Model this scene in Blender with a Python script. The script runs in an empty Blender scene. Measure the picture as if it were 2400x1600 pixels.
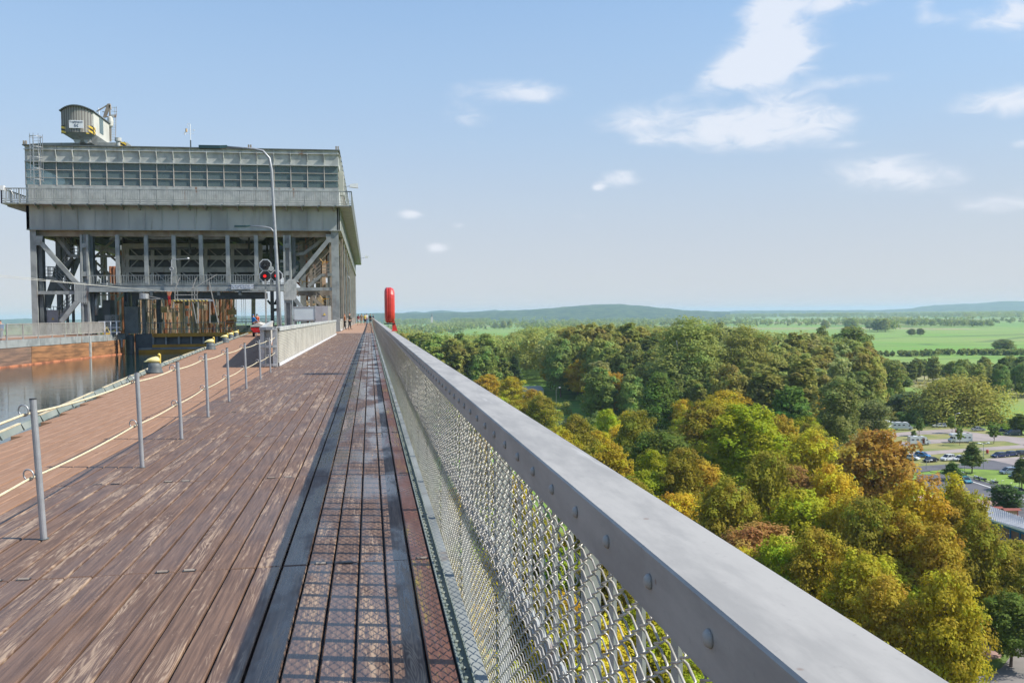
import bpy, bmesh, math, random
import numpy as np
from mathutils import Vector, Matrix
sc = bpy.context.scene
C = sc.collection
PI = math.pi
R = math.radians
rnd = random.Random(7)

# ------------------------------------------------------------------ camera
F = 2100.0; H = 1.45
YAW = math.atan(333/F); PIT = math.atan(63.7/F); ROLL = .011
fw = Vector((math.sin(YAW)*math.cos(PIT), math.cos(YAW)*math.cos(PIT), -math.sin(PIT)))
rt0 = Vector((math.cos(YAW), -math.sin(YAW), 0))
up0 = Vector((math.sin(YAW)*math.sin(PIT), math.cos(YAW)*math.sin(PIT), math.cos(PIT)))
rt = rt0*math.cos(ROLL) - up0*math.sin(ROLL)
up = up0*math.cos(ROLL) + rt0*math.sin(ROLL)
CAM = Vector((0, 0, H))
def ray(x, y): return fw + rt*((x-1200)/F) + up*((800-y)/F)
def G(x, y, z=0.0):
    d = ray(x, y); t = (z-H)/d.z; p = CAM + d*t; p.z = z; return p
def FP(x, y, Y):
    d = ray(x, y); return CAM + d*(Y/d.y)
def AD(x, y, D):                       # a point D metres deep along the view
    return CAM + ray(x, y)*D
def PXY(p):
    q = Vector(p)-CAM; z = q.dot(fw); return (1200+F*q.dot(rt)/z, 800-F*q.dot(up)/z, z)
cd = bpy.data.cameras.new('camera'); cam = bpy.data.objects.new('camera', cd); C.objects.link(cam)
cd.sensor_width = 36; cd.lens = 36*F/2400; cd.clip_start = .05; cd.clip_end = 60000
cam.matrix_world = Matrix(((rt.x, up.x, -fw.x, 0), (rt.y, up.y, -fw.y, 0), (rt.z, up.z, -fw.z, H), (0, 0, 0, 1)))
sc.camera = cam

# ------------------------------------------------------------------ world, sun, exposure
SAZ = R(106); SEL = R(44.5)
sdir = Vector((math.sin(SAZ)*math.cos(SEL), math.cos(SAZ)*math.cos(SEL), math.sin(SEL)))
sc.view_settings.view_transform = 'Standard'; sc.view_settings.look = 'None'
sc.view_settings.exposure = 0.55; sc.view_settings.gamma = 1
w = bpy.data.worlds.new('World'); sc.world = w; w.use_nodes = True
wt = w.node_tree; wt.nodes.clear()
def WN(t, **k):
    n = wt.nodes.new(t)
    for a, b in k.items(): setattr(n, a, b)
    return n
def wm(op, a, b=None, c=None):
    n = WN('ShaderNodeMath', operation=op)
    for i, v in enumerate((a, b, c)):
        if v is None: continue
        if isinstance(v, (int, float)): n.inputs[i].default_value = v
        else: wt.links.new(v, n.inputs[i])
    return n.outputs[0]
sky = WN('ShaderNodeTexSky', sky_type='NISHITA', sun_disc=False)
sky.sun_elevation = SEL; sky.sun_rotation = SAZ; sky.altitude = 40
sky.air_density = 1.5; sky.dust_density = .3; sky.ozone_density = 2.2
tc = WN('ShaderNodeTexCoord'); sp = WN('ShaderNodeSeparateXYZ'); wt.links.new(tc.outputs['Generated'], sp.inputs[0])
az = wm('ARCTAN2', sp.outputs[0], sp.outputs[1]); el = wm('ARCSINE', sp.outputs[2])
# clouds: each a soft patch at its own place in the sky, torn up by noise in azimuth / elevation
CL = [(1180,213,140,30,.62),(1095,275,70,26,.5),(1270,225,60,20,.35),(1110,335,30,10,.3),
 (1830,95,85,62,1.0),(1790,30,50,36,.75),(1870,8,75,22,.75),(1990,5,70,20,.6),(1740,165,80,34,.8),(1800,140,90,50,.8),(2010,188,120,16,.55),(1700,190,60,20,.6),
 (1500,282,110,42,.62),(1690,310,150,42,.6),(1790,290,130,48,.9),(1940,285,70,42,.62),(1600,225,60,18,.35),(1850,225,60,16,.3),(1510,330,50,12,.4),
 (2060,400,110,36,.92),(2190,425,80,30,.45),(2345,240,95,30,.9),(2385,30,55,40,.8),(2320,55,60,14,.4),
 (1455,420,46,22,.85),(1402,438,16,11,.9),(962,502,32,13,.9),(1025,581,30,13,.85),(1073,528,22,9,.45),(1362,507,30,8,.35),
 (2350,478,100,24,.5),(2170,15,28,40,.5),(2200,45,55,14,.35),(2395,338,24,10,.5),(2260,35,60,14,.2),(110,620,40,24,.25),(1500,140,50,30,.15),(1220,508,60,8,.3),(2000,338,60,8,.25),
 (2760,120,160,90,1.0),(-500,260,300,60,.8),(-1400,380,420,70,.9),(3300,350,400,90,.9)]
cv = WN('ShaderNodeCombineXYZ'); wt.links.new(wm('MULTIPLY', az, 26.), cv.inputs[0]); wt.links.new(wm('MULTIPLY', el, 62.), cv.inputs[1])
n1 = WN('ShaderNodeTexNoise'); n1.inputs['Scale'].default_value = 1.0; n1.inputs['Detail'].default_value = 9; n1.inputs['Roughness'].default_value = .62; n1.inputs['Distortion'].default_value = .8
wt.links.new(cv.outputs[0], n1.inputs['Vector'])
cv2 = WN('ShaderNodeCombineXYZ'); wt.links.new(wm('MULTIPLY', az, 9.), cv2.inputs[0]); wt.links.new(wm('MULTIPLY', el, 34.), cv2.inputs[1]); cv2.inputs[2].default_value = 4.3
n2 = WN('ShaderNodeTexNoise'); n2.inputs['Scale'].default_value = 1.0; n2.inputs['Detail'].default_value = 7; wt.links.new(cv2.outputs[0], n2.inputs['Vector'])
tot = None
for (x, y, sx, sy, o) in CL:
    d = ray(x, y).normalized(); a0 = math.atan2(d.x, d.y); e0 = math.asin(d.z)
    u = wm('MULTIPLY', wm('SUBTRACT', az, a0), F/sx); v = wm('MULTIPLY', wm('SUBTRACT', el, e0), F/sy)
    g = wm('EXPONENT', wm('MULTIPLY', wm('ADD', wm('MULTIPLY', u, u), wm('MULTIPLY', v, v)), -1.0))
    g = wm('MULTIPLY', g, o); tot = g if tot is None else wm('ADD', tot, g)
thin = wm('MULTIPLY', wm('SUBTRACT', n2.outputs['Fac'], .5), .35)
den = wm('SUBTRACT', wm('ADD', wm('MULTIPLY', tot, 1.1), wm('MULTIPLY', wm('SUBTRACT', n1.outputs['Fac'], .5), wm('ADD', wm('MULTIPLY', tot, 2.3), .14))), .2)
den = WN('ShaderNodeClamp').outputs[0] if False else den
cm = WN('ShaderNodeMapRange', interpolation_type='SMOOTHSTEP'); wt.links.new(den, cm.inputs[0]); cm.inputs[1].default_value = -.02; cm.inputs[2].default_value = 1.0; cm.inputs[4].default_value = .76
# pale veil towards the horizon, as a dusty summer sky has
hz = WN('ShaderNodeMapRange', interpolation_type='SMOOTHSTEP'); wt.links.new(wm('ADD', el, wm('MULTIPLY', thin, .1)), hz.inputs[0]); hz.inputs[1].default_value = .46; hz.inputs[2].default_value = .05; hz.inputs[3].default_value = .25; hz.inputs[4].default_value = .93
mx0 = WN('ShaderNodeMix', data_type='RGBA'); wt.links.new(hz.outputs[0], mx0.inputs[0]); hsv = WN('ShaderNodeHueSaturation'); hsv.inputs['Saturation'].default_value = 1.22; hsv.inputs['Value'].default_value = 1.2; hsv.inputs['Hue'].default_value = .506; wt.links.new(sky.outputs[0], hsv.inputs['Color']); wt.links.new(hsv.outputs[0], mx0.inputs[6]); vm = WN('ShaderNodeMapRange', interpolation_type='SMOOTHSTEP'); wt.links.new(el, vm.inputs[0]); vm.inputs[1].default_value = .0; vm.inputs[2].default_value = .24; vc = WN('ShaderNodeMix', data_type='RGBA'); wt.links.new(vm.outputs[0], vc.inputs[0]); vc.inputs[6].default_value = (4.2, 4.5, 5.05, 1); vc.inputs[7].default_value = (2.9, 3.75, 5.3, 1); wt.links.new(vc.outputs[2], mx0.inputs[7])
mx = WN('ShaderNodeMix', data_type='RGBA'); wt.links.new(cm.outputs[0], mx.inputs[0]); wt.links.new(mx0.outputs[2], mx.inputs[6]); mx.inputs[7].default_value = (6.1, 6.3, 6.8, 1)
bg = WN('ShaderNodeBackground'); bg.inputs[1].default_value = .10; wt.links.new(mx.outputs[2], bg.inputs[0])
wo = WN('ShaderNodeOutputWorld'); wt.links.new(bg.outputs[0], wo.inputs[0])
sd = bpy.data.lights.new('sun', 'SUN'); sd.energy = 4.3; sd.angle = R(.53); sd.color = (1, .93, .82)
so = bpy.data.objects.new('sun', sd); C.objects.link(so); so.location = (60, -30, 60)
so.rotation_euler = sdir.to_track_quat('Z', 'Y').to_euler()
sc.cycles.max_bounces = 6; sc.cycles.transparent_max_bounces = 8; sc.cycles.volume_bounces = 1
sc.cycles.diffuse_bounces = 3; sc.cycles.caustics_reflective = False; sc.cycles.caustics_refractive = False

# ------------------------------------------------------------------ materials
MATS = {}
def nt(m):
    t = m.node_tree; t.nodes.clear(); o = t.nodes.new('ShaderNodeOutputMaterial'); b = t.nodes.new('ShaderNodeBsdfPrincipled')
    t.links.new(b.outputs[0], o.inputs[0]); return t, b, o
def nn(t, ty, **k):
    n = t.nodes.new(ty)
    for a, b in k.items():
        if a.startswith('i_'): n.inputs[int(a[2:])].default_value = b
        else: setattr(n, a, b)
    return n
def noise(t, vec, scale, detail=5, rough=.55, dist=0):
    n = nn(t, 'ShaderNodeTexNoise'); n.inputs['Scale'].default_value = scale; n.inputs['Detail'].default_value = detail
    n.inputs['Roughness'].default_value = rough; n.inputs['Distortion'].default_value = dist
    if vec is not None: t.links.new(vec, n.inputs['Vector'])
    return n.outputs['Fac']
def mp(t, vec, scale=(1, 1, 1), loc=(0, 0, 0)):
    n = nn(t, 'ShaderNodeMapping'); n.inputs['Scale'].default_value = scale; n.inputs['Location'].default_value = loc
    t.links.new(vec, n.inputs[0]); return n.outputs[0]
def mr(t, v, a, b, c=0, d=1):
    n = nn(t, 'ShaderNodeMapRange', interpolation_type='SMOOTHSTEP'); t.links.new(v, n.inputs[0])
    for i, q in enumerate((a, b, c, d)): n.inputs[i+1].default_value = q
    return n.outputs[0]
def mixc(t, f, a, b, mode='MIX'):
    n = nn(t, 'ShaderNodeMix', data_type='RGBA', blend_type=mode)
    for i, v in ((0, f), (6, a), (7, b)):
        if isinstance(v, bpy.types.NodeSocket): t.links.new(v, n.inputs[i])
        elif i == 0: n.inputs[0].default_value = v
        else: n.inputs[i].default_value = (*v[:3], 1)
    return n.outputs[2]
def mth(t, op, a, b=0):
    n = nn(t, 'ShaderNodeMath', operation=op)
    for i, v in enumerate((a, b)):
        if isinstance(v, bpy.types.NodeSocket): t.links.new(v, n.inputs[i])
        else: n.inputs[i].default_value = v
    return n.outputs[0]
def tco(t, k='Object'): return nn(t, 'ShaderNodeTexCoord').outputs[k]
def bump(t, b, h, s, d=.01):
    n = nn(t, 'ShaderNodeBump'); n.inputs['Strength'].default_value = s; n.inputs['Distance'].default_value = d
    t.links.new(h, n.inputs['Height']); t.links.new(n.outputs[0], b.inputs['Normal'])
def pm(name, c1, c2=None, scale=3., rough=.5, metal=0., lo=.4, hi=.65, bmp=0., sc3=(1, 1, 1), spec=.5, streak=None, island=0.):
    """painted / weathered surface: two tones mixed by noise, optional vertical rust streaks"""
    m = bpy.data.materials.new(name); m.use_nodes = True; t, b, o = nt(m); v = tco(t)
    f = noise(t, mp(t, v, sc3), scale, 7)
    c = mixc(t, mr(t, f, lo, hi), c1, c2 or tuple(x*.75 for x in c1))
    if streak:
        s = noise(t, mp(t, v, (1.3, 1.3, .12)), 1.6, 6); s2 = noise(t, v, .5, 3)
        c = mixc(t, mth(t, 'MULTIPLY', mr(t, s, .56, .72), mr(t, s2, .45, .6)), c, streak)
    if island:
        g = nn(t, 'ShaderNodeNewGeometry').outputs['Random Per Island']
        c = mixc(t, mth(t, 'MULTIPLY', g, island), c, tuple(x*.35 for x in c1))
    t.links.new(c, b.inputs['Base Color']) if isinstance(c, bpy.types.NodeSocket) else None
    b.inputs['Roughness'].default_value = rough; b.inputs['Metallic'].default_value = metal
    b.inputs['Specular IOR Level'].default_value = spec
    if bmp: bump(t, b, f, bmp)
    MATS[name] = m; return m
def em(name, c, s):
    m = bpy.data.materials.new(name); m.use_nodes = True; t, b, o = nt(m)
    b.inputs['Base Color'].default_value = (*c, 1); b.inputs['Emission Color'].default_value = (*c, 1); b.inputs['Emission Strength'].default_value = s
    MATS[name] = m; return m
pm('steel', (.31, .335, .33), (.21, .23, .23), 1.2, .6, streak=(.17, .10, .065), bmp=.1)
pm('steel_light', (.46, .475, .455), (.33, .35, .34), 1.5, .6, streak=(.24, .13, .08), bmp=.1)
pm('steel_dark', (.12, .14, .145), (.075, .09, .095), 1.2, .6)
pm('steel_front', (.40, .425, .415), (.28, .305, .305), .45, .65, streak=(.17, .17, .13), bmp=.08, sc3=(1, 1, .35))
pm('steel_warm', (.34, .30, .25), (.24, .20, .165), 1.4, .6, streak=(.26, .12, .06))
pm('rust', (.52, .20, .10), (.22, .085, .045), 1.1, .75, streak=(.38, .27, .18))
pm('rust_sunlit', (.72, .54, .40), (.45, .28, .18), 1.1, .7)  # brightened rust: sunlit streaks inside the lift put into the colour
pm('galv', (.46, .47, .48), (.36, .37, .38), 6, .42, .55)
pm('post_grey', (.36, .37, .39), (.30, .31, .33), 9, .45, .3)
pm('rail_old', (.43, .415, .385), (.33, .32, .30), 2.3, .5, bmp=.12, sc3=(1.6, 1, 1), lo=.35, hi=.7)
m = bpy.data.materials.new('rail_paint'); m.use_nodes = True; t, b, o = nt(m); MATS['rail_paint'] = m; v = tco(t)
f1 = noise(t, mp(t, v, (9, 2.2, 9)), 1., 7, .65); f2 = noise(t, v, 55, 4, .7); f3 = noise(t, mp(t, v, (14, 1.1, 14), (3, 1, 2)), 1., 5, .6)
c = mixc(t, mr(t, f1, .36, .66), (.39, .375, .345), (.29, .28, .26)); c = mixc(t, mth(t, 'MULTIPLY', mr(t, f2, .60, .72), .35), c, (.22, .21, .2)); c = mixc(t, mth(t, 'MULTIPLY', mr(t, f3, .62, .74), .5), c, (.56, .55, .52))
vo = nn(t, 'ShaderNodeTexVoronoi'); t.links.new(v, vo.inputs['Vector']); vo.inputs['Scale'].default_value = 7.; c = mixc(t, mr(t, vo.outputs['Distance'], .055, .035), c, (.24, .19, .16)); vo2 = nn(t, 'ShaderNodeTexVoronoi'); t.links.new(mp(t, v, (1, .6, 1), (5, 5, 5)), vo2.inputs['Vector']); vo2.inputs['Scale'].default_value = 4.; c = mixc(t, mr(t, vo2.outputs['Distance'], .045, .03), c, (.75, .74, .7))
t.links.new(c, b.inputs['Base Color']); b.inputs['Roughness'].default_value = .55; bump(t, b, f2, .15, .002)
pm('wire', (.55, .53, .49), (.36, .345, .32), 20, .36, .3)
pm('concrete_wall', (.62, .60, .53), (.5, .48, .41), 2.2, .8)
pm('infill', (.50, .485, .43), (.40, .385, .34), 1.2, .75, streak=(.38, .35, .28))
pm('timber', (.44, .22, .10), (.20, .105, .055), .9, .8, sc3=(.5, .5, 3.), lo=.38, hi=.62, bmp=.4, island=.35)
pm('timber_dark', (.17, .115, .09), (.27, .17, .12), 1.2, .8, sc3=(.5, .5, 3.), bmp=.4)
pm('kerb_green', (.17, .21, .19), (.25, .28, .25), 1.2, .6, streak=(.30, .28, .22))
pm('kerb_lit_edge', (.70, .62, .40), (.5, .42, .28), 3, .5)  # pale yellow standing for sunlight on the kerb's top edge
pm('yellow', (.80, .60, .12), (.70, .48, .08), 2.5, .45)
pm('yellow_pale', (.86, .76, .38), (.75, .6, .18), 4, .5)
pm('ochre', (.52, .29, .03), (.38, .2, .03), 1., .5)
pm('black', (.02, .02, .022), (.03, .03, .03), 4, .5)
pm('red_paint', (.58, .05, .04), (.48, .04, .035), 4, .32)
pm('red_boat', (.55, .015, .015), (.45, .01, .01), 2, .35)
pm('tarp', (.55, .52, .46), (.42, .40, .36), 3, .85)
pm('rope', (.62, .55, .38), (.5, .43, .29), 30, .9)
pm('white', (.78, .80, .82), (.72, .73, .75), 3, .4)
pm('board_white', (.55, .62, .64), (.5, .57, .6), .8, .5)
pm('board_grey', (.40, .40, .42), (.35, .35, .37), 1.4, .7)
pm('blue', (.05, .22, .5), (.04, .18, .42), 2, .5)
pm('green_sign', (.02, .22, .15), (.02, .18, .12), 2, .5)
pm('navy_text', (.03, .06, .13), (.03, .06, .13), 2, .5)
pm('cream', (.56, .56, .50), (.47, .47, .42), .7, .6)
pm('tan', (.62, .46, .26), (.5, .35, .19), 3, .6)
pm('teal_lamp', (.018, .055, .065), (.015, .045, .055), 3, .3)
pm('lamp_grey', (.16, .19, .2), (.12, .15, .16), 3, .4)
pm('asphalt', (.115, .115, .13), (.09, .09, .10), .25, .85)
pm('paving', (.34, .29, .27), (.27, .235, .22), .12, .85)
pm('paving_pink', (.42, .27, .24), (.35, .23, .2), .3, .85)
pm('roadlight', (.24, .22, .21), (.19, .18, .17), .2, .85)
pm('mark', (.75, .75, .72), (.6, .6, .58), 1, .6)
pm('kerbstone', (.5, .46, .42), (.42, .38, .34), 1, .8)
pm('lawn', (.19, .30, .035), (.12, .20, .03), .25, .95, bmp=.2)
pm('dry_grass', (.27, .25, .09), (.17, .20, .05), .16, .95)
pm('bark', (.14, .10, .07), (.08, .06, .045), 1.5, .9, sc3=(1, 1, .3))
pm('bark_pale', (.45, .40, .33), (.2, .17, .14), 1.2, .85, sc3=(1, 1, .6))
pm('roof_grey', (.46, .47, .48), (.38, .39, .4), .6, .5, sc3=(1, 5, 1))
pm('brick_pink', (.36, .22, .18), (.3, .17, .14), 2, .8)
pm('roof_red', (.30, .09, .06), (.22, .07, .05), .5, .8)
pm('wallpale', (.6, .55, .48), (.5, .45, .4), .5, .8)
pm('wood_red', (.26, .07, .045), (.2, .05, .035), 3, .7)
pm('wood_tan', (.45, .32, .16), (.3, .25, .12), 2, .7)
pm('tyre', (.02, .02, .02), (.03, .03, .03), 5, .8)
pm('rim', (.5, .5, .52), (.35, .35, .37), 5, .35, .6)
pm('carglass', (.015, .02, .03), (.02, .03, .04), 1, .08, spec=.8)
for nme, c in (('car_white', (.72, .74, .76)), ('car_silver', (.48, .5, .53)), ('car_black', (.015, .018, .03)), ('car_navy', (.02, .035, .11)), ('car_blue', (.03, .20, .50)), ('car_teal', (.10, .33, .40)), ('car_steelblue', (.26, .33, .42)), ('car_darkteal', (.02, .06, .10)), ('van_green', (.035, .07, .075))):
    pm(nme, c, tuple(x*.93 for x in c), 1.5, .22)
em('signal_red', (.9, .02, .02), .8); em('lamp_amber', (1, .4, .06), .4)
pm('headlight', (.75, .78, .8), None, 3, .15); pm('tail', (.4, .02, .02), None, 3, .25)
pm('skin', (.52, .30, .21), (.46, .26, .18), 8, .55)
for nme, c in (('cl_orange', (.5, .17, .04)), ('cl_olive', (.055, .05, .032)), ('cl_dark', (.022, .022, .028)), ('cl_maroon', (.17, .025, .03)), ('cl_skirt', (.28, .36, .40)), ('cl_khaki', (.24, .18, .09)), ('cl_beige', (.45, .38, .29)), ('cl_yellow', (.68, .56, .10)), ('cl_white', (.75, .75, .75)), ('cl_jeans', (.13, .2, .34)), ('cl_teal', (.05, .30, .34)), ('cl_navy', (.02, .035, .08)), ('cl_blue', (.02, .22, .55)), ('cl_vest', (.75, .13, .04)), ('hair_dark', (.03, .018, .012)), ('hair_ginger', (.42, .14, .04)), ('shoe', (.06, .05, .05))):
    pm(nme, c, tuple(x*.8 for x in c), 12, .85)
# striped paint: warning stripes, and lit and shaded cabin ribs
def stripes(name, ca, cb, freq, ax=(1, 0, 1)):
    m = bpy.data.materials.new(name); m.use_nodes = True; t, b, o = nt(m); s = nn(t, 'ShaderNodeSeparateXYZ'); t.links.new(tco(t), s.inputs[0])
    q = mth(t, 'ADD', mth(t, 'MULTIPLY', s.outputs[0], ax[0]), mth(t, 'ADD', mth(t, 'MULTIPLY', s.outputs[1], ax[1]), mth(t, 'MULTIPLY', s.outputs[2], ax[2])))
    q = mth(t, 'GREATER_THAN', mth(t, 'FRACT', mth(t, 'MULTIPLY', q, freq)), .5)
    t.links.new(mixc(t, q, ca, cb), b.inputs['Base Color']); b.inputs['Roughness'].default_value = .5; MATS[name] = m
stripes('warn', (.8, .55, .06), (.03, .025, .02), 2.6, (.45, .45, 1)); stripes('warn_bar', (.8, .6, .12), (.04, .035, .03), 3.2, (1, 0, 1))
stripes('rib_shading', (.55, .56, .52), (.33, .31, .30), 4.4, (1, 0, 0))  # light and shade of the cabin ribs painted as stripes
# glass of the machine hall: grey, a little mirror, lets the hall behind show
m = bpy.data.materials.new('hall_glass'); m.use_nodes = True; t, b, o = nt(m); MATS['hall_glass'] = m
b.inputs['Base Color'].default_value = (.22, .29, .30, 1); b.inputs['Roughness'].default_value = .15
tr = nn(t, 'ShaderNodeBsdfTransparent'); tr.inputs[0].default_value = (.62, .72, .72, 1); ms = nn(t, 'ShaderNodeMixShader'); ms.inputs[0].default_value = .52
t.links.new(tr.outputs[0], ms.inputs[2]); t.links.new(b.outputs[0], ms.inputs[1]); t.links.new(ms.outputs[0], o.inputs[0])
# old deck boards: dark brown stain, worn to pale wood, here and there still glossy
def wood(name, base, worn, dark, wornamt, gloss, rough=.62, sc=1.):
    m = bpy.data.materials.new(name); m.use_nodes = True; t, b, o = nt(m); v = tco(t)
    g = nn(t, 'ShaderNodeNewGeometry').outputs['Random Per Island']
    off = nn(t, 'ShaderNodeCombineXYZ'); t.links.new(mth(t, 'MULTIPLY', g, 37.), off.inputs[0]); t.links.new(mth(t, 'MULTIPLY', g, 91.), off.inputs[1])
    va = nn(t, 'ShaderNodeVectorMath', operation='ADD'); t.links.new(v, va.inputs[0]); t.links.new(off.outputs[0], va.inputs[1]); v2 = va.outputs[0]
    grain = noise(t, mp(t, v2, (60*sc, 2.2, 8)), 1., 6, .6, .35)
    ring = noise(t, mp(t, v2, (11, .9, 2)), 1., 2, .5, .2)
    ringw = nn(t, 'ShaderNodeMath', operation='SINE'); t.links.new(mth(t, 'MULTIPLY', ring, 120.), ringw.inputs[0])
    patch = noise(t, mp(t, v2, (7, .75, 1)), 1., 7, .68, .3)
    wear = mth(t, 'ADD', mth(t, 'MULTIPLY', patch, 1.2), mth(t, 'ADD', mth(t, 'MULTIPLY', g, .16*wornamt+.04), mth(t, 'MULTIPLY', grain, .55)))
    wear = mth(t, 'ADD', wear, mth(t, 'MULTIPLY', ringw.outputs[0], .07))
    wf = mr(t, wear, 1.24-.35*wornamt, 1.50-.35*wornamt)
    fine = mr(t, noise(t, mp(t, v2, (26, 7, 1)), 1., 8, .7), .60, .68)
    c = mixc(t, mr(t, grain, .3, .7), dark, base); c = mixc(t, mth(t, 'MULTIPLY', wf, .8), c, worn); c = mixc(t, mth(t, 'MULTIPLY', fine, .42*wornamt), c, tuple(x*1.3 for x in worn))
    c = mixc(t, mth(t, 'MULTIPLY', g, .16), c, tuple(x*.5 for x in base))
    t.links.new(c, b.inputs['Base Color'])
    wet = mr(t, noise(t, mp(t, v, (1.6, .55, 1), (3, 5, 0)), 1., 5, .6), .40, .56)
    sx_ = nn(t, 'ShaderNodeSeparateXYZ'); t.links.new(v, sx_.inputs[0]); wet = mth(t, 'MULTIPLY', wet, mr(t, sx_.outputs[0], -1.0, -.25, .6, 1.35))
    if name == 'deck_new':
        fl = mr(t, noise(t, mp(t, v, (7, 13, 1)), 1., 3, .5), .69, .73); c = mixc(t, mth(t, 'MULTIPLY', fl, .7), c, (.10, .055, .03)); t.links.new(c, b.inputs['Base Color'])
    rr = mth(t, 'SUBTRACT', rough, mth(t, 'MULTIPLY', mth(t, 'MULTIPLY', wet, mth(t, 'SUBTRACT', 1., wf)), gloss))
    t.links.new(rr, b.inputs['Roughness']); b.inputs['Specular IOR Level'].default_value = .42
    bump(t, b, mth(t, 'ADD', mth(t, 'MULTIPLY', grain, .6), patch), .35, .004); MATS[name] = m
wood('deck_old', (.205, .125, .085), (.48, .355, .25), (.098, .060, .044), .72, .36, .64)
wood('deck_moss', (.19, .085, .06), (.32, .27, .06), (.11, .055, .04), .62, .3)
wood('deck_new', (.34, .205, .135), (.44, .30, .21), (.27, .145, .08), .5, .0, .8, .6)
wood('deck_far', (.42, .27, .19), (.50, .36, .27), (.34, .21, .14), .5, .0, .8, .6)
# water
m = bpy.data.materials.new('water'); m.use_nodes = True; t, b, o = nt(m); MATS['water'] = m
b.inputs['Base Color'].default_value = (.012, .032, .028, 1); b.inputs['Roughness'].default_value = .03; b.inputs['IOR'].default_value = 1.333; b.inputs['Specular IOR Level'].default_value = .75
v = tco(t); h = mth(t, 'ADD', noise(t, mp(t, v, (1.3, 3.4, 1)), 1.2, 4, .5), mth(t, 'MULTIPLY', noise(t, mp(t, v, (.2, .5, 1)), 1., 2), 1.5)); bump(t, b, h, .17, .04)
# leaves: tone from the object's own colour, leaf by leaf variation
def leafmat(name, var=.5):
    m = bpy.data.materials.new(name); m.use_nodes = True; t, b, o = nt(m)
    oi = nn(t, 'ShaderNodeObjectInfo'); g = nn(t, 'ShaderNodeNewGeometry').outputs['Random Per Island']
    at = nn(t, 'ShaderNodeAttribute', attribute_name='tint'); f = noise(t, tco(t), .35, 3)
    dk = nn(t, 'ShaderNodeHueSaturation'); t.links.new(oi.outputs['Color'], dk.inputs['Color']); dk.inputs['Value'].default_value = .45; dk.inputs['Hue'].default_value = .53
    c = mixc(t, mth(t, 'MULTIPLY', g, .5), oi.outputs['Color'], dk.outputs[0])
    hs = nn(t, 'ShaderNodeHueSaturation'); t.links.new(c, hs.inputs['Color'])
    t.links.new(mth(t, 'ADD', .47, mth(t, 'MULTIPLY', at.outputs['Fac'], .06)), hs.inputs['Hue'])
    t.links.new(mth(t, 'ADD', 1.40, mth(t, 'ADD', mth(t, 'MULTIPLY', f, .35), mth(t, 'MULTIPLY', at.outputs['Fac'], var))), hs.inputs['Value'])
    t.links.new(hs.outputs[0], b.inputs['Base Color']); b.inputs['Roughness'].default_value = .65; b.inputs['Specular IOR Level'].default_value = .15
    tl = nn(t, 'ShaderNodeBsdfTranslucent'); t.links.new(hs.outputs[0], tl.inputs[0]); ms = nn(t, 'ShaderNodeMixShader'); ms.inputs[0].default_value = .48
    t.links.new(b.outputs[0], ms.inputs[1]); t.links.new(tl.outputs[0], ms.inputs[2]); t.links.new(ms.outputs[0], o.inputs[0]); MATS[name] = m
leafmat('leaves')

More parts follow.
